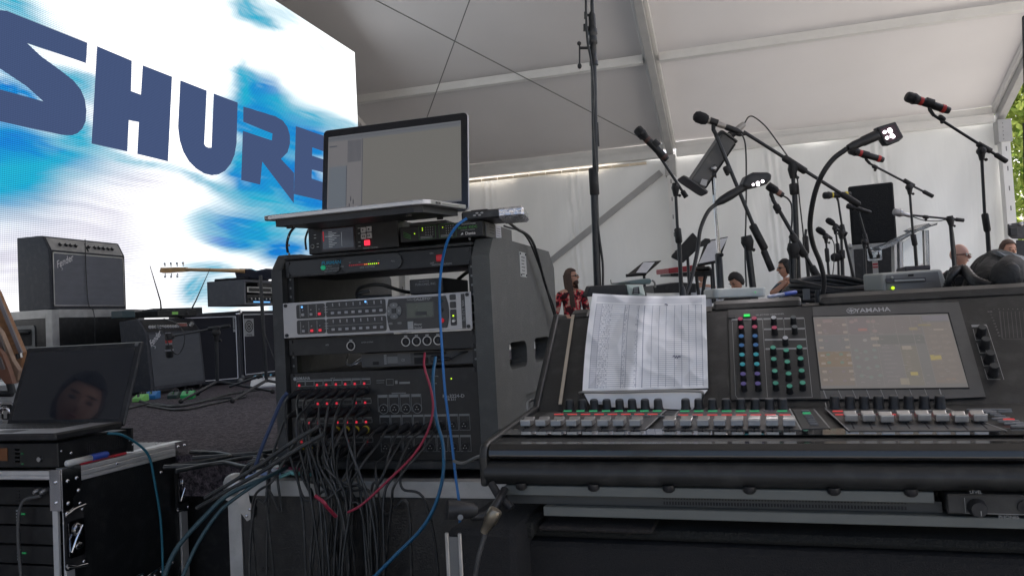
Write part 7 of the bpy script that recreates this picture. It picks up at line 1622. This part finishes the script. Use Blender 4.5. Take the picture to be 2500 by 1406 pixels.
# ------------------------------------------------------------------ music stands and keyboards beyond the desk
def music_stand(label, pts, page, d, dz, pole, paper=True):
    t = thing('music_stand', label, 'music stand', P(*pole, d), 0, 'black music stands'); b = MB()
    q = [P(x, y, d+k) for (x, y), k in zip(pts, dz)]; n = (q[1]-q[0]).cross(q[3]-q[0]).normalized(); b.prism(q, n*.006, BLKM); b.build('desk', t)
    b = MB(); e = q[3]-q[2]; b.tube([q[2]-n*.0+Vector((0, 0, 0)), q[3]], .012, BLKM, 6); b.build('ledge', t)
    if paper:
        for s_ in (1, -1):
            pass
        b = MB(); k = -1 if n.dot(_F) > 0 else 1; pg = [P(x, y, d+kk)+_F*-.015 for (x, y), kk in zip(page, dz)]; b.prism(pg, _F*-.002, mat('music_page', (.60, .60, .62), .7)); b.build('sheet_music', t)
    m_ = (q[0]+q[1]+q[2]+q[3])/4; b = MB(); b.tube([m_+_F*.02, Vector((m_.x, m_.y, STZ+.05))+_F*.02], .010, POLE, 8); b.build('pole', t)
    base_tripod(t, m_+_F*.02, .25); return t
music_stand('small music stand holding a white sheet, left of the white tent post', [(1570, 640), (1614, 636), (1577, 669), (1528, 673)], [(1570, 641), (1598, 640), (1577, 666), (1552, 666)], 5.4, [.12, .12, 0, 0], (1572, 720))
music_stand('large music stand with white pages behind the chrome pole', [(1722, 588), (1777, 578), (1756, 637), (1703, 648)], [(1730, 590), (1776, 580), (1745, 636), (1704, 644)], 5.6, [.12, .12, 0, 0], (1740, 720))
D = 5.2; t = thing('music_stand', 'dark music stand folded at a steep angle seen from behind', 'music stand', P(1680, 720, D), 0, 'black music stands')
b = MB(); b.prism([P(1692, 568, D), P(1712, 590, D), P(1707, 605, D), P(1668, 642, D), P(1640, 628, D), P(1642, 622, D)], _F*.03, BLKM); b.build('desk', t, bev=.004)
b = MB(); b.prism([P(1712, 590, D-.01), P(1722, 582, D-.01), P(1733, 583, D-.01), P(1735, 592, D-.01), P(1722, 600, D-.01), P(1708, 604, D-.01)], _F*.03, BLK); b.build('lamp_clip', t)
b = MB(); b.tube([P(1678, 610, D+.02), P(1686, 760, D+.02)], .010, POLE, 8); b.build('pole', t)
D = 5.8; t = thing('keyboard', 'red stage keyboard on a black stand right of the white tent post', 'keyboard', P(1690, 720, D)); RK = mat('red_keyboard_shell', (.34, .015, .03), .35)
b = MB(); b.prism([P(1632, 655, D), P(1693, 647, D), P(1695, 662, D), P(1633, 668, D)], _F*.5, RK); b.build('shell', t, bev=.004)
b = MB(); b.prism([P(1637, 668.5, D+.02), P(1740, 658, D+.02), P(1740, 674, D+.02), P(1637, 674, D+.02)], _F*.4, BLKM); b.build('underside', t)
for x0_, x1_ in ((1700, 1708), (1722, 1712), (1738, 1742)): b = MB(); b.tube([P(x0_, 672, D+.05), P(x1_, 740, D+.05)], .014, POLE, 6); b.build('stand_leg', t)
b = MB(); b.box(*[P(1697, 652, D), P(1740, 664, D+.3)], BLK, c=.01); b.build('controller', t)
t = thing('keyboard', 'black keyboard lying low behind the paper sheet', 'keyboard', P(1640, 720, 4.9)); D = 4.9
b = MB(); b.prism([P(1595, 699, D), P(1665, 689, D), P(1700, 692, D), P(1700, 714, D), P(1597, 716, D)], _F*.35, BLK); b.build('shell', t, bev=.004)
b = MB(); b.prism([P(1597, 698, D-.002), P(1664, 688, D-.002), P(1664, 690, D-.002), P(1598, 701, D-.002)], _F*-.002, DKG); b.build('edge', t)

# ------------------------------------------------------------------ right: loudspeaker on a case, lectern, speaker stack
D = 6.9; SA = R_(-9); SDIR = Vector((math.cos(SA), math.sin(SA), 0)); SN = Vector((-SDIR.y, SDIR.x, 0))
c0 = P(2072, 600, D); zt_ = c0.z; W_ = (onPl(2190, 593, c0, SN)-c0).dot(SDIR)
t, T = flight_case('tall black road case with steel edges and a recessed catch under the black loudspeaker', (c0.x, c0.y, STZ), SA, W_, .6, zt_-STZ, .035, lam=mat('grey_black_laminate', (.035, .036, .04), .5, dust=.1))
T3 = T.to_3x3(); bx_ = (T.inverted() @ onPl(2135, 620, T @ Vector((0, 0, 0)), T3 @ Vector((0, -1, 0))))
F9 = frame(T @ Vector((bx_.x, -.004, bx_.z)), T3 @ Vector((1, 0, 0)), (0, 0, 1)); butterfly(t, F9, .115, .115)
b = MB(T); b.box((bx_.x-.022, -.004, 0), (bx_.x+.022, 0, bx_.z-.06), ALU); b.box((bx_.x-.03, -.005, bx_.z+.06), (bx_.x+.03, 0, zt_-STZ-.002), ALU); b.box((bx_.x-.02, -.007, bx_.z-.12), (bx_.x+.02, -.004, bx_.z-.08), mat('red_label', (.4, .05, .06), .5)); b.box((bx_.x-.02, -.0075, bx_.z-.105), (bx_.x+.02, -.007, bx_.z-.098), WHITE); b.build('centre_strip', t)
cs_ = P(2079, 590, D+.03); ang = SA; ws = (onPl(2190, 583, cs_, SN)-cs_).dot(SDIR); hs = (onPl(2068, 447, cs_, SN)-cs_).z
t = thing('loudspeaker', 'plain black loudspeaker cabinet standing on the tall road case', 'loudspeaker', (cs_.x, cs_.y, zt_+.004), ang); T = WM[t.name]
b = MB(T); b.box((0, 0, 0), (ws, .5, hs), mat('black_foam_front', (.010, .0115, .014), .9, bump=.4, bscale=200), c=.012); b.build('cabinet', t)
b = MB(T); b.box((.02, -.006, .02), (ws-.02, .0, hs-.02), mat('black_speaker_foam', (.011, .0125, .015), .95, bump=.6, bscale=260)); b.build('grille', t)
for x in (.06, ws-.06): b = MB(T); b.cyl((x, .05, -.004), (x, .05, .004), .02, RUB, 8); b.build('foot', t)
ACR = mat('clear_acrylic', (.80, .85, .9), .05, var=0, trans=1.0); ACE = mat('acrylic_edge', (.70, .75, .80), .12, var=.1, trans=.75)
D = 6.1; t = thing('lectern', 'clear acrylic lectern with a slanted top beside the loudspeaker case', 'lectern', (P(2225, 700, D).x, P(2225, 700, D).y, STZ))
b = MB()
q = [P(2147, 600, D), P(2240, 555, D), P(2268, 549, D+.15), P(2172, 598, D+.15)]; b.prism([P(2146, 603, D), P(2172, 594, D), P(2262, 552, D), P(2268, 556, D), P(2240, 566, D), P(2180, 600, D), P(2150, 611, D)], _F*.12, ACE); b.build('reading_top', t)
b = MB(); b.prism([P(2236, 560, D-.01), P(2268, 545, D-.01), P(2274, 551, D-.01), P(2289, 544, D-.01), P(2288, 549, D-.01), P(2243, 563, D-.01)], _F*.2, ACE); b.build('top_shelf', t)
for (xa, xb_, yt, m_) in ((2183, 2189, 592, ALU), (2196, 2203, 588, WHM)): b = MB(); b.prism([P(xa, yt, D+.02), P(xb_, yt, D+.02), P(xb_+3, 740, D+.02), P(xa+3, 740, D+.02)], _F*.05, m_); b.build('side_panel', t)
b = MB(); b.prism([P(2189, 592, D+.04), P(2197, 590, D+.04), P(2200, 740, D+.04), P(2192, 740, D+.04)], _F*.01, ACE); b.build('clear_panel', t)
for xa, xb_ in ((2256, 2259), (2263, 2268)): b = MB(); b.prism([P(xa, 562, D-.02), P(xb_, 562, D-.02), P(xb_+5, 740, D-.02), P(xa+5, 740, D-.02)], _F*.03, ACE if xa == 2263 else ALU); b.build('upright', t)
b = MB(); b.prism([P(2204, 592, D+.3), P(2256, 560, D+.3), P(2262, 740, D+.3), P(2207, 740, D+.3)], _F*.008, ACR); b.build('front_panel', t)
small_box('book', 'dark flat case lying on a surface behind the grey interface box', 'case', tuple(P(2209, 662, 3.4)), 0, .10, .2, .02, mat('dark_violet_case', (.03, .028, .04), .5))
# speaker stack at the right border
D = 3.4; t = thing('loudspeaker', 'tall dark loudspeaker column cut by the right border', 'loudspeaker', P(2520, 760, D)); SD = mat('dark_blue_black', (.018, .021, .027), .6, dust=.05)
RD_ = (P(2494, 300, D)-CAM).normalized()*.45+_R*.03
b = MB(); b.prism([P(2494, 38, D), P(2640, 20, D), P(2690, 940, D), P(2517, 940, D)], RD_, SD); b.build('cabinet', t, bev=.01)
b = MB(); b.prism([P(2498, 300, D-.004), P(2636, 300, D-.004), P(2652, 740, D-.004), P(2506, 740, D-.004)], _F*.004, MATT); b.build('grille', t)
D = 7.6; c0 = P(2456, 545, D); 
t = thing('speaker_case', 'grey-black road case with steel ball corners high at the right border', 'case', P(2500, 700, D))
b = MB(); b.prism([P(2459, 547, D), P(2500, 541, D), P(2560, 540, D), P(2560, 585, D), P(2470, 583, D), P(2460, 574, D)], (P(2459, 560, D)-CAM).normalized()*.5+_R*.03, mat('grey_black_laminate', (.035, .036, .04), .5)); b.build('body', t, bev=.01)
b = MB(); b.ball(P(2493, 547, D-.01), .022, ALU, 7, (1, .5, 1)); b.box(*[P(2466, 556, D-.012), P(2482, 576, D+.01)], DKG, c=.004); b.box(*[P(2464, 546, D-.01), P(2468, 550, D)], ALU); b.build('fittings', t)
b = MB(); RD2 = (P(2480, 600, D)-CAM).normalized()*.5+_R*.03; b.prism([P(2480, 586, D), P(2560, 587, D), P(2570, 812, D), P(2492, 812, D)], RD2, SD); b.build('lower_case', t, bev=.008)

# ------------------------------------------------------------------ people beyond the stage
def person(label, head, d, hh, facing, shirt, pants, skin, hair=None, hairlen=0, glasses=False, arms=None, lean=0.0, base=GZ, sh=1.0, beard=False, headtilt=0.0, bald=False, look=None, grp='people standing behind the stage'):
    """head: picture point of the head centre; hh: head height in metres; facing: yaw of the body in world"""
    H = head if isinstance(head, Vector) else P(*head, d); k = hh/.23
    fx = Vector((math.cos(facing), math.sin(facing), 0)); sx = Vector((-fx.y, fx.x, 0))          # forward, left
    t = thing('person', label, 'person', (H.x-fx.x*lean, H.y-fx.y*lean, base), 0, grp)
    nk = H+Vector((0, 0, -.155*k))-fx*(.02+lean*.12); chest = nk+Vector((0, 0, -.18*k))-fx*lean*.35; hip = Vector((H.x, H.y, 0))-fx*lean; hip.z = max(base+.45, chest.z-.42*k)
    V = []; E_ = []; Rr = []
    def vtx(p, r, par=None):
        V.append(tuple(p)); Rr.append(r); 
        if par is not None: E_.append((par, len(V)-1))
        return len(V)-1
    h_ = vtx(hip, .13*k); w_ = vtx(hip+(chest-hip)*.5, .125*k, h_); c_ = vtx(chest, .145*k, w_); u_s = vtx(chest+Vector((0, 0, .11*k)), .12*k, c_); n1 = vtx(nk+Vector((0, 0, -.03*k)), .058*k, u_s); n2 = vtx(nk+Vector((0, 0, .04*k)), .052*k, n1)
    hands = []
    for s_ in (1, -1):
        shp = chest+Vector((0, 0, .105*k))+sx*(.185*k*sh*s_); si = vtx(shp, .062*k, u_s)
        el, wr = (arms or {}).get(s_, (None, None))
        if el is None: el = shp+Vector((0, 0, -.28*k))+sx*.05*s_; wr = el+Vector((0, 0, -.22*k))+fx*.08
        ei = vtx(el, .043*k, si); wi = vtx(wr, .028*k, ei); hands.append((wr, (wr-el).normalized(), s_))
        l1 = vtx(hip+sx*.1*s_*k-Vector((0, 0, .05)), .095*k, h_); kn = hip+sx*.11*s_*k; kn.z = (hip.z+base)/2+.02; l2 = vtx(kn, .062*k, l1); an = kn.copy(); an.z = base+.08; l3 = vtx(an, .042*k, l2); vtx(an+fx*.15+Vector((0, 0, -.045)), .035*k, l3)
    me = bpy.data.meshes.new('body'); iv = WM[t.name].inverted(); me.from_pydata([tuple(iv @ Vector(v)) for v in V], E_, [])
    o = bpy.data.objects.new('body', me); COL.objects.link(o); o.parent = t; WM[o.name] = WM[t.name]
    sk = o.modifiers.new('skin', 'SKIN'); sk.use_smooth_shade = True
    for i, r in enumerate(Rr): me.skin_vertices[0].data[i].radius = (r, r)
    me.skin_vertices[0].data[0].use_root = True
    ss = o.modifiers.new('sub', 'SUBSURF'); ss.levels = 2; ss.render_levels = 2
    bpy.context.view_layer.update(); dg = bpy.context.evaluated_depsgraph_get(); m2 = bpy.data.meshes.new_from_object(o.evaluated_get(dg)); o.modifiers.clear(); o.data = m2; bpy.data.meshes.remove(me)
    m2.materials.clear(); [m2.materials.append(x) for x in (shirt, pants, skin)]
    H2 = iv @ hip; N2 = iv @ nk; C2 = iv @ chest
    shs = [iv @ (chest+Vector((0, 0, .105*k))+sx*(.185*k*sh*s_)) for s_ in (1, -1)]; els = [iv @ Vector(V[8+0]) for _ in (0,)]
    ell = []
    for s_ in (1, -1):
        el, wr = (arms or {}).get(s_, (None, None))
        if el is None: shp = chest+Vector((0, 0, .105*k))+sx*(.185*k*sh*s_); el = shp+Vector((0, 0, -.28*k))+sx*.05*s_; wr = el+Vector((0, 0, -.22*k))+fx*.08
        ell.append((iv @ el, iv @ wr))
    for p in m2.polygons:
        c = p.center; mi = 0
        if c.z < H2.z-.02: mi = 1
        if c.z > N2.z-.035*k: mi = 2
        for el, wr in ell:
            dd = (wr-el); tt = (c-el).dot(dd)/dd.length_squared
            if -.15 < tt < 1.6 and (c-(el+dd*tt)).length < .062*k: mi = 2
        p.material_index = mi; p.use_smooth = True
    # head, face, hair in one frame looking along hf
    lf = look if look is not None else facing
    hf = Vector((math.cos(lf), math.sin(lf), -headtilt)).normalized(); hs = Vector((0, 0, 1)).cross(hf).normalized(); hu = hf.cross(hs)
    M_ = Matrix(((hf.x, hs.x, hu.x, H.x), (hf.y, hs.y, hu.y, H.y), (hf.z, hs.z, hu.z, H.z), (0, 0, 0, 1)))
    b = MB(); vs = []; fs = []; n = 20; m = 16
    for i in range(m+1):
        th = math.pi*i/m
        for j in range(n):
            a = 2*math.pi*j/n; x, y, z = math.sin(th)*math.cos(a)*.093, math.sin(th)*math.sin(a)*.075, math.cos(th)*.118
            if z < -.01: q = (-.01-z)/.108; y *= 1-.38*q; x = x*(1-.30*q)+.022*q
            fr_ = max(0, math.cos(a))*math.sin(th)
            if fr_ > .8 and abs(y) < .022:
                if -.035 < z < .012: x += .012*(1-abs(z+.018)/.03)*(1-abs(y)/.022)
            if fr_ > .6 and .0 < z < .02 and abs(y) > .015: x -= .006
            vs.append(M_ @ Vector((x*k, y*k, z*k)))
    for i in range(m):
        for j in range(n): j2 = (j+1) % n; fs.append((i*n+j, (i+1)*n+j, (i+1)*n+j2, i*n+j2))
    b.add(vs, fs, skin, True)
    for s_ in (1, -1):
        b.ball(M_ @ Vector((-.005*k, .076*k*s_, -.008*k)), .022*k, skin, 6, (.7, .3, 1.2), M_.to_3x3())
    nzp = [M_ @ Vector((.086*k, 0, .012*k)), M_ @ Vector((.112*k, 0, -.024*k)), M_ @ Vector((.094*k, 0, -.032*k))]; b.tube(nzp, [.006*k, .013*k, .009*k], skin, 7)
    b.build('head', t)
    b = MB(); LIP = mat('lips', (.35, .12, .10), .5); b.ball(M_ @ Vector((.088*k, 0, -.056*k)), .020*k, LIP, 6, (.3, 1, .28), M_.to_3x3()); b.build('mouth', t)
    if glasses:
        b = MB(); GL = mat('dark_lens', (.01, .01, .012), .1, coat=.5)
        for s_ in (1, -1): b.ball(M_ @ Vector((.089*k, .034*k*s_, .006*k)), .026*k, GL, 8, (.25, 1, .62), M_.to_3x3()); b.tube([M_ @ Vector((.085*k, .058*k*s_, .010*k)), M_ @ Vector((.0, .080*k*s_, .008*k))], .004*k, GL, 5)
        b.tube([M_ @ Vector((.098*k, -.02*k, .010*k)), M_ @ Vector((.098*k, .02*k, .010*k))], .004*k, GL, 5); b.build('sunglasses', t)
    else:
        b = MB(); 
        for s_ in (1, -1): b.ball(M_ @ Vector((.084*k, .032*k*s_, .004*k)), .012*k, mat('eye', (.05, .04, .04), .3), 6, (.5, 1.2, .6), M_.to_3x3()); b.ball(M_ @ Vector((.088*k, .032*k*s_, .026*k)), .018*k, hair or skin, 5, (.3, 1.2, .25), M_.to_3x3())
        b.build('eyes', t)
    if hair and not bald:
        b = MB(); vs = []; fs = []; rr = random.Random(int(head[0]))
        for i in range(m+1):
            th = math.pi*.72*i/m
            for j in range(n):
                a = 2*math.pi*j/n; x, y, z = math.sin(th)*math.cos(a)*.105, math.sin(th)*math.sin(a)*.086, math.cos(th)*.130+.003
                fr_ = math.cos(a)
                lim = .072 if fr_ > .45 else (.01 if fr_ > .1 else -.08)
                if z < lim: z = lim; x *= .84; y *= .86
                nn = 1+.05*noise.noise(Vector((x*40, y*40, z*40+head[0])))
                vs.append(M_ @ Vector((x*k*nn, y*k*nn, z*k*nn)))
        for i in range(m):
            for j in range(n): j2 = (j+1) % n; fs.append((i*n+j, (i+1)*n+j, (i+1)*n+j2, i*n+j2))
        b.add(vs, fs, hair, True)
        if hairlen:
            for q in range(34):
                a = R_(75)+R_(210)*q/33; x, y = math.cos(a)*.088, math.sin(a)*.078
                b.tube([M_ @ Vector((x*k, y*k, .05*k)), M_ @ Vector((x*1.12*k, y*1.15*k, -.06*k)), M_ @ Vector(((x*1.1-.01)*k, y*1.25*k, -hairlen*.6)), M_ @ Vector(((x*1.0-.01)*k, y*1.3*k+rr.uniform(-.01, .01), -hairlen))], [.016*k, .017*k, .015*k, .006*k], hair, 6)
        b.build('hair', t)
    if beard:
        b = MB(); b.ball(M_ @ Vector((.052*k, 0, -.078*k)), .045*k, hair, 8, (.9, 1, .9), M_.to_3x3()); b.build('beard', t)
    # hands with five fingers
    for wr, dr, s_ in hands:
        b = MB(); side = dr.cross(fx).normalized() if abs(dr.dot(fx)) < .95 else sx.copy(); nrm = dr.cross(side).normalized(); pm = wr+dr*.05*k
        b.ball(pm, .042*k, skin, 8, (1, .9, .38), Matrix((dr, side, nrm)).transposed())
        for f_ in range(4):
            o_ = side*((f_-1.5)*.019*k); L_ = (.070, .080, .076, .060)[f_]*k; p0 = pm+dr*.03*k+o_
            b.tube([p0, p0+dr*L_*.45+nrm*.006*k, p0+dr*L_*.8-nrm*.012*k, p0+dr*L_-nrm*.028*k], [.0095*k, .009*k, .008*k, .006*k], skin, 6)
        p0 = pm+side*.034*k; b.tube([p0-dr*.01*k, p0+side*.022*k+dr*.02*k, p0+side*.028*k+dr*.048*k], [.012*k, .0105*k, .008*k], skin, 6); b.build('hand', t)
    return t
def print_cloth(name, c1, c2, c3, scale):
    m = bpy.data.materials.new(name); m.use_nodes = True; nt = m.node_tree; L = nt.links; b = nt.nodes['Principled BSDF']; b.inputs['Roughness'].default_value = .85
    tc = nt.nodes.new('ShaderNodeTexCoord'); n = nt.nodes.new('ShaderNodeTexVoronoi'); n.inputs['Scale'].default_value = scale; L.new(tc.outputs['Object'], n.inputs[0])
    n2 = nt.nodes.new('ShaderNodeTexNoise'); n2.inputs['Scale'].default_value = scale*.9; L.new(tc.outputs['Object'], n2.inputs[0])
    cr = nt.nodes.new('ShaderNodeValToRGB'); e = cr.color_ramp.elements; e[0].position = .40; e[0].color = (*c1, 1); e[1].position = .60; e[1].color = (*c3, 1); q = e.new(.5); q.color = (*c2, 1); cr.color_ramp.interpolation = 'CONSTANT'
    L.new(n2.outputs[0], cr.inputs[0]); mx = nt.nodes.new('ShaderNodeMixRGB'); mx.blend_type = 'MULTIPLY'; mx.inputs[0].default_value = .5; L.new(cr.outputs[0], mx.inputs[1]); L.new(n.outputs['Distance'], mx.inputs[2]); L.new(mx.outputs[0], b.inputs['Base Color']); return m
HAW = print_cloth('red_floral_cloth', (.05, .008, .012), (.60, .03, .05), (.75, .45, .35), 15)
BLF = print_cloth('blue_floral_cloth', (.03, .07, .12), (.10, .19, .26), (.30, .38, .36), 22)
JEAN = mat('dark_trousers', (.03, .035, .05), .9); REDT = mat('red_shorts', (.22, .03, .03), .8)
# camera-relative directions: toward viewer is about -Y, right of the picture is +X
V_ = lambda p, dx, dy, dz: p+_R*dx+_F*dy+Vector((0, 0, dz))
D = 11.0; h = P(1394, 678, D)
person('long-haired bearded man in red floral shirt and sunglasses leaning by the tent wall', (1394, 678), D, .235, R_(-50), HAW, REDT, SKIN, HAIRB, .42, True, {1: (V_(h, .20, -.05, -.55), V_(h, .16, -.22, -.50)), -1: (V_(h, -.25, -.02, -.56), V_(h, .02, -.22, -.56))}, beard=True, look=R_(-12), headtilt=-.18)
D = 10.6; h = P(1798, 686, D)
person('dark-haired man in black bowing his head behind the keyboards', (1798, 686), D, .235, R_(-120), CLOTHK, JEAN, SKIN, HAIRK, 0, False, None, lean=.12, headtilt=.75, look=R_(-140), sh=1.1)
D = 10.8; h = P(1917, 655, D)
person('man in blue floral shirt and sunglasses holding a hand to his neck', (1917, 655), D, .235, R_(-150), BLF, JEAN, SKIN, HAIRK, 0, True, {1: (V_(h, .22, 0, -.50), V_(h, .12, -.15, -.70)), -1: (V_(h, -.22, -.05, -.35), V_(h, -.02, -.12, -.17))}, look=R_(-165), sh=1.05)
D = 8.6; h = P(2342, 624, D)
person('bald man in black shirt and sunglasses looking right, behind the lectern', (2342, 624), D, .24, R_(-75), CLOTHK, JEAN, SKIN2, None, 0, True, None, look=R_(-38), bald=True, sh=1.1, headtilt=.05)
D = 9.4
person('man with short dark hair half hidden behind the road case at the right border', (2461, 612), D, .24, R_(-80), mat('violet_shirt', (.12, .09, .25), .85), JEAN, SKIN, HAIRB, 0, False, None, look=R_(-70))
D = 10.9
person('man in white jacket mostly hidden behind the keyboard stand', (1712, 668), D, .23, R_(-95), mat('white_cloth', (.55, .56, .60), .85), JEAN, SKIN, HAIRB, 0, False, None)
D = 9.6
person('bald man bending down behind the lectern, only his crown in view', (2254, 668), D, .24, R_(-100), mat('grey_cloth', (.10, .10, .12), .85), JEAN, mat('greyish_skin', (.35, .26, .25), .5), None, 0, False, None, bald=True, headtilt=.8)

# the man standing off to the left whose face shows in the dark laptop screen
scr_o = Fl @ Vector((0, 0, .0012)); scr_n = (Fl.to_3x3() @ Vector((0, 0, 1))).normalized()
hit = onPl(192, 985, scr_o, scr_n); rd_ = (hit-CAM).normalized(); rf = rd_-scr_n*(2*rd_.dot(scr_n)); HP = hit+rf*1.05
lk = math.atan2(-rf.y, -rf.x)
person('man in a dark shirt seen only as a reflection in the lower-left laptop screen', HP, 0, .24, lk, CLOTHK, JEAN, SKIN, HAIRK, 0, False, None, look=lk, headtilt=.3, grp='people near the equipment')

# ------------------------------------------------------------------ hang small pieces under the part that carries them
RULES = {'knob': 'control_panel', 'keys': 'base', 'touchpad': 'base', 'deck': 'base', 'ports': 'base', 'screen': 'lid', 'bezel': 'lid', 'sticker': 'lid', 'led': 'head', 'led_plate': 'head',
         'reflector': 'head', 'mouth': 'head', 'eyes': 'head', 'sunglasses': 'head', 'beard': 'head', 'colour_band': 'body', 'input_socket': 'housing', 'output_socket': 'housing', 'trim': 'grille',
         'logo': 'grille', 'piping': 'grille', 'tuner': 'headstock', 'collar': 'boom', 'boom_clutch': 'boom', 'counterweight': 'boom'}
for root in [o for o in COL.objects if o.parent is None and o.type == 'EMPTY']:
    ch = list(root.children); by = {}
    for c in ch: by.setdefault(c.name.split('.')[0], c)
    for c in ch:
        pn_ = RULES.get(c.name.split('.')[0])
        if pn_ in by and not c.children and by[pn_] is not c and by[pn_].parent is root: sub(c, by[pn_])
